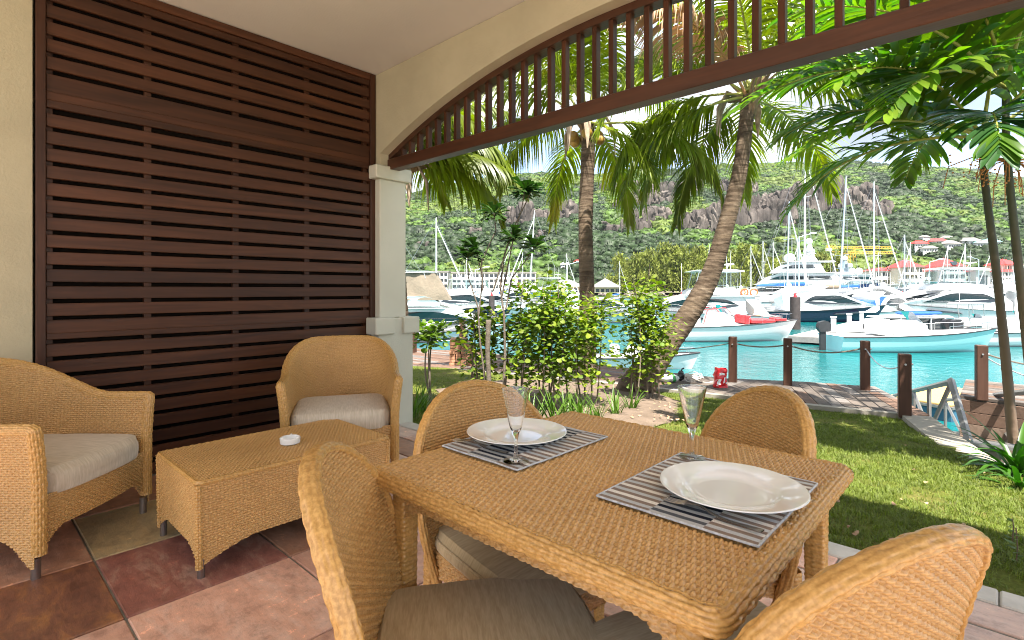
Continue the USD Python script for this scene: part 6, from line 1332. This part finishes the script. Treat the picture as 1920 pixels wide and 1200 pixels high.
superyacht('grey masted superyacht far behind the thin grey yacht mast', 1610, 128., (1, .3), 36., GW, 2, GREYH)
superyacht('white superyacht far away at the right edge beside the red roofed hotel', 1925, 105., (-1, .4), 30., GW, 2)
sail_yacht('sailing yacht with the tallest thick white mast', 1497, 62., (1, .3), 19., 268, MASTW, BLUEC, r=.17)
sail_yacht('sailing yacht with a leaning grey blue mast right of the tallest mast', 1560, 58., (1, .2), 17., 330, MASTG, BEIGE, r=.15, lean=.065)
sail_yacht('sailing yacht with a white mast rising into the palm fronds', 1628, 66., (1, .25), 18., 340, MASTW, BLUEC, r=.14)
sail_yacht('sailing yacht with a short blue grey mast left of the red roofed hotel', 1688, 52., (1, .3), 11., 440, MASTG, BEIGE, r=.11)
sail_yacht('sailing yacht with a thin grey mast left of the tallest mast', 1466, 45., (1, .4), 11., 377, MASTG, WHITE_CL, r=.10, lean=.03)
sail_yacht('sailing yacht with white mast seen just left of the tufted plant', 806, 46., (1, .2), 11., 408, MASTW, WHITE_CL, r=.11)
sail_yacht('sailing yacht whose navy furled sail shows at the column edge', 756, 52., (-1, .25), 12., 440, MASTW, BLUEC, r=.10)
sail_yacht('sailing yacht with slanting white mast behind the broad shrub', 1000, 60., (-1, .2), 11., 395, MASTW, BLUEC, r=.09, lean=-.06)
sport_cruiser('white cruiser with navy hull stripe behind the thin shrub', 868, 44., (1, .15), 12., NAVY)
sport_cruiser('white cruiser behind the stems of the tufted plant', 925, 52., (1, -.1), 11., GW, BLUEC)
flybridge_yacht('white flybridge yacht in the far left row before the white hotel', 905, 72., (1, .2), 13., None, GW)
sport_cruiser('white cruiser showing its rounded bow between shrub and leaning trunk', 1128, 40., (1, -.25), 10., GW)
# far ranks: a few kinds, copied
G_F = 'white boats in the far ranks of the marina'; LBL = 'white boat moored in the crowded far ranks of the marina'
k1 = sport_cruiser(LBL, 1655, 70., (1, .2), 12., GW, None, G_F, 'far_cruiser'); k2 = flybridge_yacht(LBL, 1700, 82., (-1, .3), 14., None, GW, False, G_F); k3 = sport_cruiser(LBL, 1740, 62., (-1, .2), 11., GW, BLUEC, G_F, 'far_cruiser')
far = [(1660, 95, 2), (1715, 100, 1), (1765, 88, 0), (1800, 75, 2), (1815, 96, 1), (1850, 70, 0), (1860, 90, 2), (1885, 62, 1), (1620, 84, 0), (1640, 58, 2), (1585, 75, 1), (1550, 95, 0), (1700, 62, 0), (1675, 50, 2), (1780, 52, 0), (1745, 110, 1), (1845, 112, 0), (1905, 84, 2), (1520, 52, 2), (1600, 48, 0), (1660, 43, 2), (1705, 46, 0), (1762, 44, 1), (1800, 41, 0), (1632, 66, 1), (1680, 72, 0), (1725, 68, 2), (1772, 64, 0), (1815, 60, 2), (1842, 56, 0), (1555, 84, 1), (1592, 104, 2), (1430, 60, 0), (1400, 70, 2), (850, 60, 1), (885, 62, 2), (945, 70, 0), (980, 66, 2), (1020, 74, 1), (835, 78, 0), (1050, 84, 2), (1795, 118, 2), (1690, 122, 1), (1640, 108, 0), (1730, 75, 2), (1880, 120, 0)]
rnd = random.Random(44)
for px, Z, k in far: copy([k1, k2, k3][k], None, bpos(px, Z * ZK), heading(rnd.choice([-1, 1]), rnd.uniform(-.5, .5)), s=rnd.uniform(.85, 1.15))
G_S = 'sailing yachts far off in the marina'; LS = 'small far off sailing yacht with a bare thin mast'
s1 = sail_yacht(LS, 1425, 88., (1, .2), 11., 452, MASTW, BLUEC, group=G_S, r=.09)
for px, Z, sc in [(1402, 92, .95), (1443, 90, 1.), (1368, 95, .9), (1500, 100, 1.05), (1532, 92, .9), (1652, 100, .9), (1712, 90, 1.), (1780, 98, 1.), (1815, 105, 1.1), (1868, 95, 1.), (1895, 88, 1.05), (1058, 95, .85), (960, 92, .95), (985, 100, .9), (1158, 110, .8), (870, 96, .85)]: copy(s1, None, bpos(px, Z * ZK), heading(rnd.choice([-1, 1]), rnd.uniform(-.4, .4)), s=sc)

# ------------------------------------------------------------ piles, pontoon, lamps
PILE = pm('tarred_pile', (.040, .030, .028), .7, .35, 3., .4, 20.)
PL = ['thick dark pile with red light right of the red cushioned boat', 'dark pile right of the navy hulled cruiser', 'dark pile above the roof of the kayak carrying boat', 'dark pile left of the red roofed hotel gable', 'small dark pile in front of the red roofed hotel gable', 'dark pile with tall pole left of the leaning palm trunk', 'dark pile behind the tufted plant stems']
for i, (px, Z, r) in enumerate([(1491, 45., .41), (1637, 64., .39), (1692, 82., .42), (1743, 74., .38), (1778, 98., .40), (1278, 80., .32), (922, 58., .33)]):
    t = thing('mooring_pile', PL[i], 'pile', bpos(px, Z), 0, 'dark mooring piles'); MB().lathe([(0, -3), (r, -3), (r, 2.72), (r * .97, 2.76), (0, 2.76)], 20).part(t, 'post', PILE, 40)
    MB().lathe([(.14, 2.76), (.12, 2.9), (.06, 3.1), (0, 3.12)], 10).part(t, 'beacon', REDV, 40)
    if i == 5: MB().tube([(0, 0, 2.76), (0, 0, 7.4)], .05, 6).part(t, 'pole', MASTW, True)
    if i == 0: MB().tube([(.0, 0, 3.1), (.0, 0, 6.2)], .02, 5).part(t, 'pole', MASTW, True)
PONT = planks_mat('grey_pontoon_board', (.23, .215, .20), (.36, .34, .32))
po = thing('pontoon', 'grey floating pontoon reaching out beside the thick dark pile', 'pontoon'); a_, b_ = cw(18.6, 32.2), cw(33., 48.); d = b_ - a_; Lp = np.linalg.norm(d); PM = M4((a_[0], a_[1], -1.72), math.atan2(d[1], d[0]))
for k in range(int(Lp / .5)): MB().box((k * .5, -1.5, -.05), (k * .5 + .485, 1.5, rnd.uniform(-.003, .003)), PM).part(po, 'board', PONT)
MB().box((-.03, -1.55, -.36), (Lp, 1.55, -.055), PM).part(po, 'frame', pm('grey_pontoon_side', (.20, .19, .18), .8, .2, 4.))
for k in range(5): MB().box((1 + k * 3., -1.05, -.75), (2.6 + k * 3., 1.05, -.37), PM).part(po, 'float', BLACK)
for i, q in enumerate((5., 10.4, 15.6)):
    p = a_ + d / Lp * q; t = thing('service_pedestal', ['white service pedestal on the pontoon next to the thick pile', 'white service pedestal with red extinguisher on the pontoon', 'white service pedestal at the far end of the pontoon'][i], 'pedestal', (p[0], p[1], -1.72), math.atan2(d[1], d[0])); MB().box((-.14, -.14, 0), (.14, .14, 1.0), ch=.03).part(t, 'column', GW, 35); MB().box((-.18, -.18, 1.0), (.18, .18, 1.1), ch=.04).part(t, 'cap', GW2, 35)
    if i == 1: MB().tube([(.3, 0, 0), (.3, 0, .8)], .09, 10).part(t, 'extinguisher', REDV, 40)
LAMPM = pm('galvanised_lamp_paint', (.46, .52, .56), .4, .06, 3., metal=.2)
for i, (px, ty, Z, dx) in enumerate([(891, 506, 84, 1), (1064, 496, 90, 1), (1743, 491, 90, 1), (1498, 444, 70, 1), (1835, 486, 108, -1)]):
    p = bpos(px, Z); H = EYE - (ty - HY) / FPX * Z - WZ; t = thing('dock_lamp', ['dock lamp post above the white hotel behind the tufted plant', 'dock lamp post left of the slim upright palm trunk', 'dock lamp post in front of the red roofed hotel', 'dock lamp post with long arm left of the tallest mast', 'dock lamp post at right near the slim palm stems'][i], 'lamp post', p, azc(dx, 0)); MB().tube([(0, 0, -1), (0, 0, H)], [.11, .07], 7).part(t, 'post', LAMPM, True); MB().tube([(0, 0, H - .05), (1.9, 0, H + .5)], .05, 6).part(t, 'arm', LAMPM, True); MB().box((1.5, -.14, H + .40), (2.3, .14, H + .56), ch=.04).part(t, 'lamp_head', LAMPM, 35)
p = bpos(968, 68); fg = thing('flag', 'red and white flag on a slanting staff behind the tufted plant', 'flag', (p[0], p[1], .9), azc(1, 0)); MB().tube([(0, 0, -1.2), (-.25, 0, 2.4)], .03, 5).part(fg, 'staff', MASTW, True)
for k, m_ in ((0, WHITE_CL), (1, FLAGR)):
    s_, q = np.meshgrid(np.linspace(k * .55, k * .55 + .55, 7), np.linspace(0, 1, 6), indexing='ij'); MB().grid(np.stack([-.22 + s_ * .75, .10 * np.sin(s_ * 6 + q), 2.1 - s_ * 1.2 - q * .75 * (1 - .2 * s_)], -1)).part(fg, 'cloth', m_, True)

# ------------------------------------------------------------ shore, buildings, crane
MB().add([tuple(cw(X, Z, z)) for X, Z, z in ((-400, 209, -.1), (500, 209, -.1), (700, 320, .3), (-500, 320, .3))], [(0, 1, 2, 3)]).solo('shore', pm('shore_ground', (.22, .19, .13), .95, .25, .05), kind='structure', smooth=False)
mb = MB(); R = np.random.default_rng(3)
for k in range(420):
    X = R.uniform(-60, 230); p = cw(X, 207.5 + R.normal() * .8, R.uniform(-2.4, -.4)); s_ = trimesh.creation.icosphere(1, R.uniform(.5, 1.1)); mb.add(s_.vertices * [1, 1, .7] * (1 + .3 * R.normal(size=(len(s_.vertices), 1)) * .5) + p, s_.faces)
mb.solo('shore_rocks', pm('shore_rock', (.16, .13, .11), .9, .3, .3), 'dark boulders along the far water edge below the casuarinas', 'rocks', kind='stuff')
HW = pm('hotel_white', (.62, .61, .58), .8, .06, .3); HCR = pm('hotel_cream', (.55, .50, .40), .8, .06, .3); REDR = pm('red_metal_roof', (.50, .035, .03), .5, .12, .5); GRR = pm('grey_shingle_roof', (.20, .19, .18), .9, .2, .4, .5, 3.); TEALR = pm('teal_roof', (.20, .42, .40), .6, .1, .4); WIN = mat('building_glass', {'p': ('principled_bsdf', {'base_color': (.03, .05, .06), 'roughness': .1, 'specular_ior_level': .7})}, [])
YAW = math.atan2(RGT[1], RGT[0])
def building(name, label, px0, px1, Z, ytop, ybase, roof, roofm, wallm=HW, floors=4, cols=6, depth=12., balcony=True, cat='building', eave=None, group=None):
    """A block seen from the water: walls, recessed windows with slabs between, and a hipped, gabled or flat roof."""
    s = Z / FPX; W_ = (px1 - px0) * s; zb = EYE - (ybase - HY) * s; Ht = (ybase - ytop) * s; rh = 0 if roof == 'flat' else min(W_ * .42, Ht * .36) if eave is None else eave; H = Ht - rh
    t = thing(name, label, cat, cw(((px0 + px1) / 2 - CX) * s, Z, zb), YAW, group); hw = W_ / 2
    MB().box((-hw, 0, -3), (hw, depth, H)).part(t, 'wall', wallm); fh = H / floors; cwid = W_ / cols
    for f in range(floors):
        for c in range(cols):
            x0, x1 = -hw + cwid * c + cwid * .16, -hw + cwid * (c + 1) - cwid * .16; z0, z1 = f * fh + fh * .22, f * fh + fh * .80
            w_ = MB().box((x0, -.05, z0), (x1, .02, z1)).part(t, 'window', WIN)
        if balcony: MB().box((-hw - .1, -1.1, f * fh + fh * .88), (hw + .1, -.06, f * fh + fh * .97)).part(t, 'balcony_slab', wallm); MB().box((-hw, -1.08, f * fh + fh * .03), (hw, -1.03, f * fh + fh * .26)).part(t, 'balustrade', wallm)
    if balcony:
        for c in range(cols + 1): MB().box((-hw + cwid * c - .12, -1.12, 0), (-hw + cwid * c + .12, -.9, H)).part(t, 'pier', wallm)
    o = .7
    if roof == 'hip': v = [(-hw - o, -1.6, H), (hw + o, -1.6, H), (hw + o, depth + o, H), (-hw - o, depth + o, H), (-min(.0, depth / 2 - hw) * -1 if hw > depth / 2 else 0, depth / 2, H + rh), ((hw - depth / 2) if hw > depth / 2 else 0, depth / 2, H + rh)]; v[4] = (-(hw - depth / 2) if hw > depth / 2 else -.01, depth / 2, H + rh); rp = MB().add(v, [(0, 1, 5), (0, 5, 4), (1, 2, 5), (2, 3, 4), (2, 4, 5), (3, 0, 4), (0, 3, 2), (0, 2, 1)]).part(t, 'roof', roofm, False)
    elif roof == 'gable': v = [(-hw - o, -1.8, H), (hw + o, -1.8, H), (0, -1.8, H + rh), (-hw - o, depth, H), (hw + o, depth, H), (0, depth, H + rh)]; rp = MB().add(v, [(0, 1, 2), (3, 5, 4), (0, 2, 5), (0, 5, 3), (1, 4, 5), (1, 5, 2), (0, 3, 4), (0, 4, 1)]).part(t, 'roof', roofm, False)
    else: rp = MB().box((-hw - .5, -1.4, H), (hw + .5, depth + .3, H + .5)).part(t, 'roof', roofm)
    if roof == 'pyr': pass
    return t, rp, hw, H, rh
RH = 'red roofed hotel blocks on the far shore'
t, rp, hw, H, rh = building('hotel_block', 'cream hotel tower with red pyramid roof and dormer, behind the small pile', 1765, 1806, 215., 482, 553, 'hip', REDR, HW, 4, 4, 9.); MB().add([(-1.3, -1.75, H + .5), (1.3, -1.75, H + .5), (0, -1.75, H + 2.0), (0, 1.5, H + 2.0)], [(0, 1, 2), (1, 3, 2), (3, 0, 2)]).part(rp, 'dormer', WIN, False)
building('hotel_block', 'low red roofed hotel wing left of the pyramid roofed tower', 1728, 1764, 220., 502, 553, 'hip', REDR, HW, 3, 4, 10., eave=1.5)
building('hotel_block', 'hotel tower with red pyramid roof behind the short blue grey mast', 1692, 1730, 218., 485, 553, 'hip', REDR, HCR, 4, 4, 9.)
building('hotel_block', 'long low red roofed hotel wing behind the white mast', 1640, 1691, 226., 501, 553, 'hip', REDR, HW, 3, 5, 10., eave=1.5)
building('hotel_block', 'cream hotel wing with red roof right of the pyramid roofed tower', 1807, 1828, 220., 504, 553, 'hip', REDR, HCR, 4, 2, 10., eave=1.4)
building('hotel_block', 'plain white hotel wall block left of the slim palm stem', 1830, 1856, 216., 507, 553, 'flat', HW, HW, 1, 1, 10., False)
building('hotel_block', 'glazed hotel block with red roof between the slim palm stems', 1857, 1925, 219., 503, 553, 'hip', REDR, HW, 4, 6, 10., eave=1.4)
building('hotel_block', 'red gabled hotel tower at the right edge behind the palm stems', 1884, 1912, 224., 484, 553, 'hip', REDR, HCR, 4, 3, 9.)
building('hotel', 'long white four storey hotel behind the tufted plant', 848, 1004, 262., 512, 553, 'flat', GRR, HW, 4, 18, 12.)
building('hotel', 'white hotel wing with terraces left of the long white hotel', 795, 840, 270., 510, 553, 'flat', GRR, HW, 4, 6, 12.)
building('pavilion', 'grey thatch roofed pavilion right of the slim upright palm', 1116, 1162, 236., 521, 555, 'hip', GRR, HCR, 1, 5, 12., False, eave=4.2)
building('pavilion', 'low grey roofed building left of the slim upright palm', 1030, 1095, 250., 524, 553, 'hip', GRR, HCR, 1, 6, 12., False, eave=3.4)
hs = [(1760, 474, 1, REDR), (1728, 478, .9, REDR), (1790, 480, 1.1, GRR), (1822, 475, 1.1, GRR), (1846, 478, 1., TEALR), (1866, 475, 1., TEALR), (1745, 486, .8, GRR), (1780, 465, .7, GRR), (1738, 462, .6, GRR), (1060, 516, .6, HCR), (1085, 512, .6, REDR)]
HL = ['red roofed house above the hotel, centre of the hillside row', 'red roofed house at the left end of the hillside row', 'long grey roofed house right of the red roofed ones on the hillside', 'grey roofed house in the middle right of the hillside row', 'teal roofed house left of the other teal one on the hillside', 'teal roofed house at the right end of the hillside row', 'small grey roofed house just below the hillside row', 'small grey roofed house above the hillside row', 'tiny white roofed house high on the hillside left of the row', 'tiny cream house on the lower hill left of the slim upright palm', 'tiny red roofed house on the lower hill by the slim upright palm']
for i, (px, py, s_, rm) in enumerate(hs):
    X, Z = hit(px, py); t = thing('hillside_house', HL[i], 'house', cw(X, Z, float(hill_h(np.array(X), np.array(Z))) + 4.5), YAW + (i % 3 - 1) * .25, s=s_ * .6); MB().box((-8, 0, -6), (8, 9, 5)).part(t, 'wall', HW)
    for k in range(5): MB().box((-7 + 3. * k, -.1, 1.6), (-5.2 + 3. * k, .05, 3.6)).part(t, 'window', WIN)
    MB().add([(-9, -1.5, 5), (9, -1.5, 5), (9, 10, 5), (-9, 10, 5), (-4.5, 4.3, 8.6), (4.5, 4.3, 8.6)], [(0, 1, 5), (0, 5, 4), (1, 2, 5), (2, 3, 4), (2, 4, 5), (3, 0, 4), (0, 3, 2), (0, 2, 1)]).part(t, 'roof', rm, False)
YEL = pm('crane_yellow', (.62, .34, .03), .5, .1, 1.)
for i, (px, py, Z, l0, l1, lab) in enumerate([(1590, 476, 300., -9, 26, 'yellow tower crane jib standing out against the hill behind the masts'), (1600, 466, 320., -18, 25, 'second yellow tower crane with its higher jib behind the masts')]):
    s = Z / FPX; zt = EYE - (py - HY) * s; t = thing('tower_crane', lab, 'crane', cw((px - CX) * s, Z, 0), YAW + (.12 if i else 0)); mb = MB()
    for a in (-.8, .8):
        for b in (-.8, .8): mb.tube([(a, b, 0), (a, b, zt + 1)], .16, 4)
    for k in range(int(zt / 2)): mb.tube([(-.8, -.8, 2 * k), (.8, -.8, 2 * k + 2)], .1, 4)
    mb.part(t, 'tower', YEL, False); mb = MB()
    for y, z in ((-.6, 0), (.6, 0), (0, 1.3)): mb.tube([(l0, y, zt + z), (l1, y, zt + z)], .15, 4)
    for k in range(l0, l1, 2): mb.tube([(k, -.6, zt), (k + 1, 0, zt + 1.3), (k + 2, -.6, zt)], .09, 4)
    mb.part(t, 'jib', YEL, False); MB().box((l0, -.8, zt - 1.8), (l0 + 3.2, .8, zt), ch=.1).part(t, 'counterweight', HW)

# ------------------------------------------------------------ sea haze
HAZE = usdkit.material(stage, '/World/Looks/haze_air', {'v': ('principled_volume', {'color': (.86, .92, 1.), 'density': .00005, 'anisotropy': .2})}, [], volume='v.volume')
MB().box((-3800, -3800, -42), (3800, 3800, 620)).solo('haze', HAZE, 'thin sea haze over the marina and hills', 'haze', kind='stuff', smooth=False)
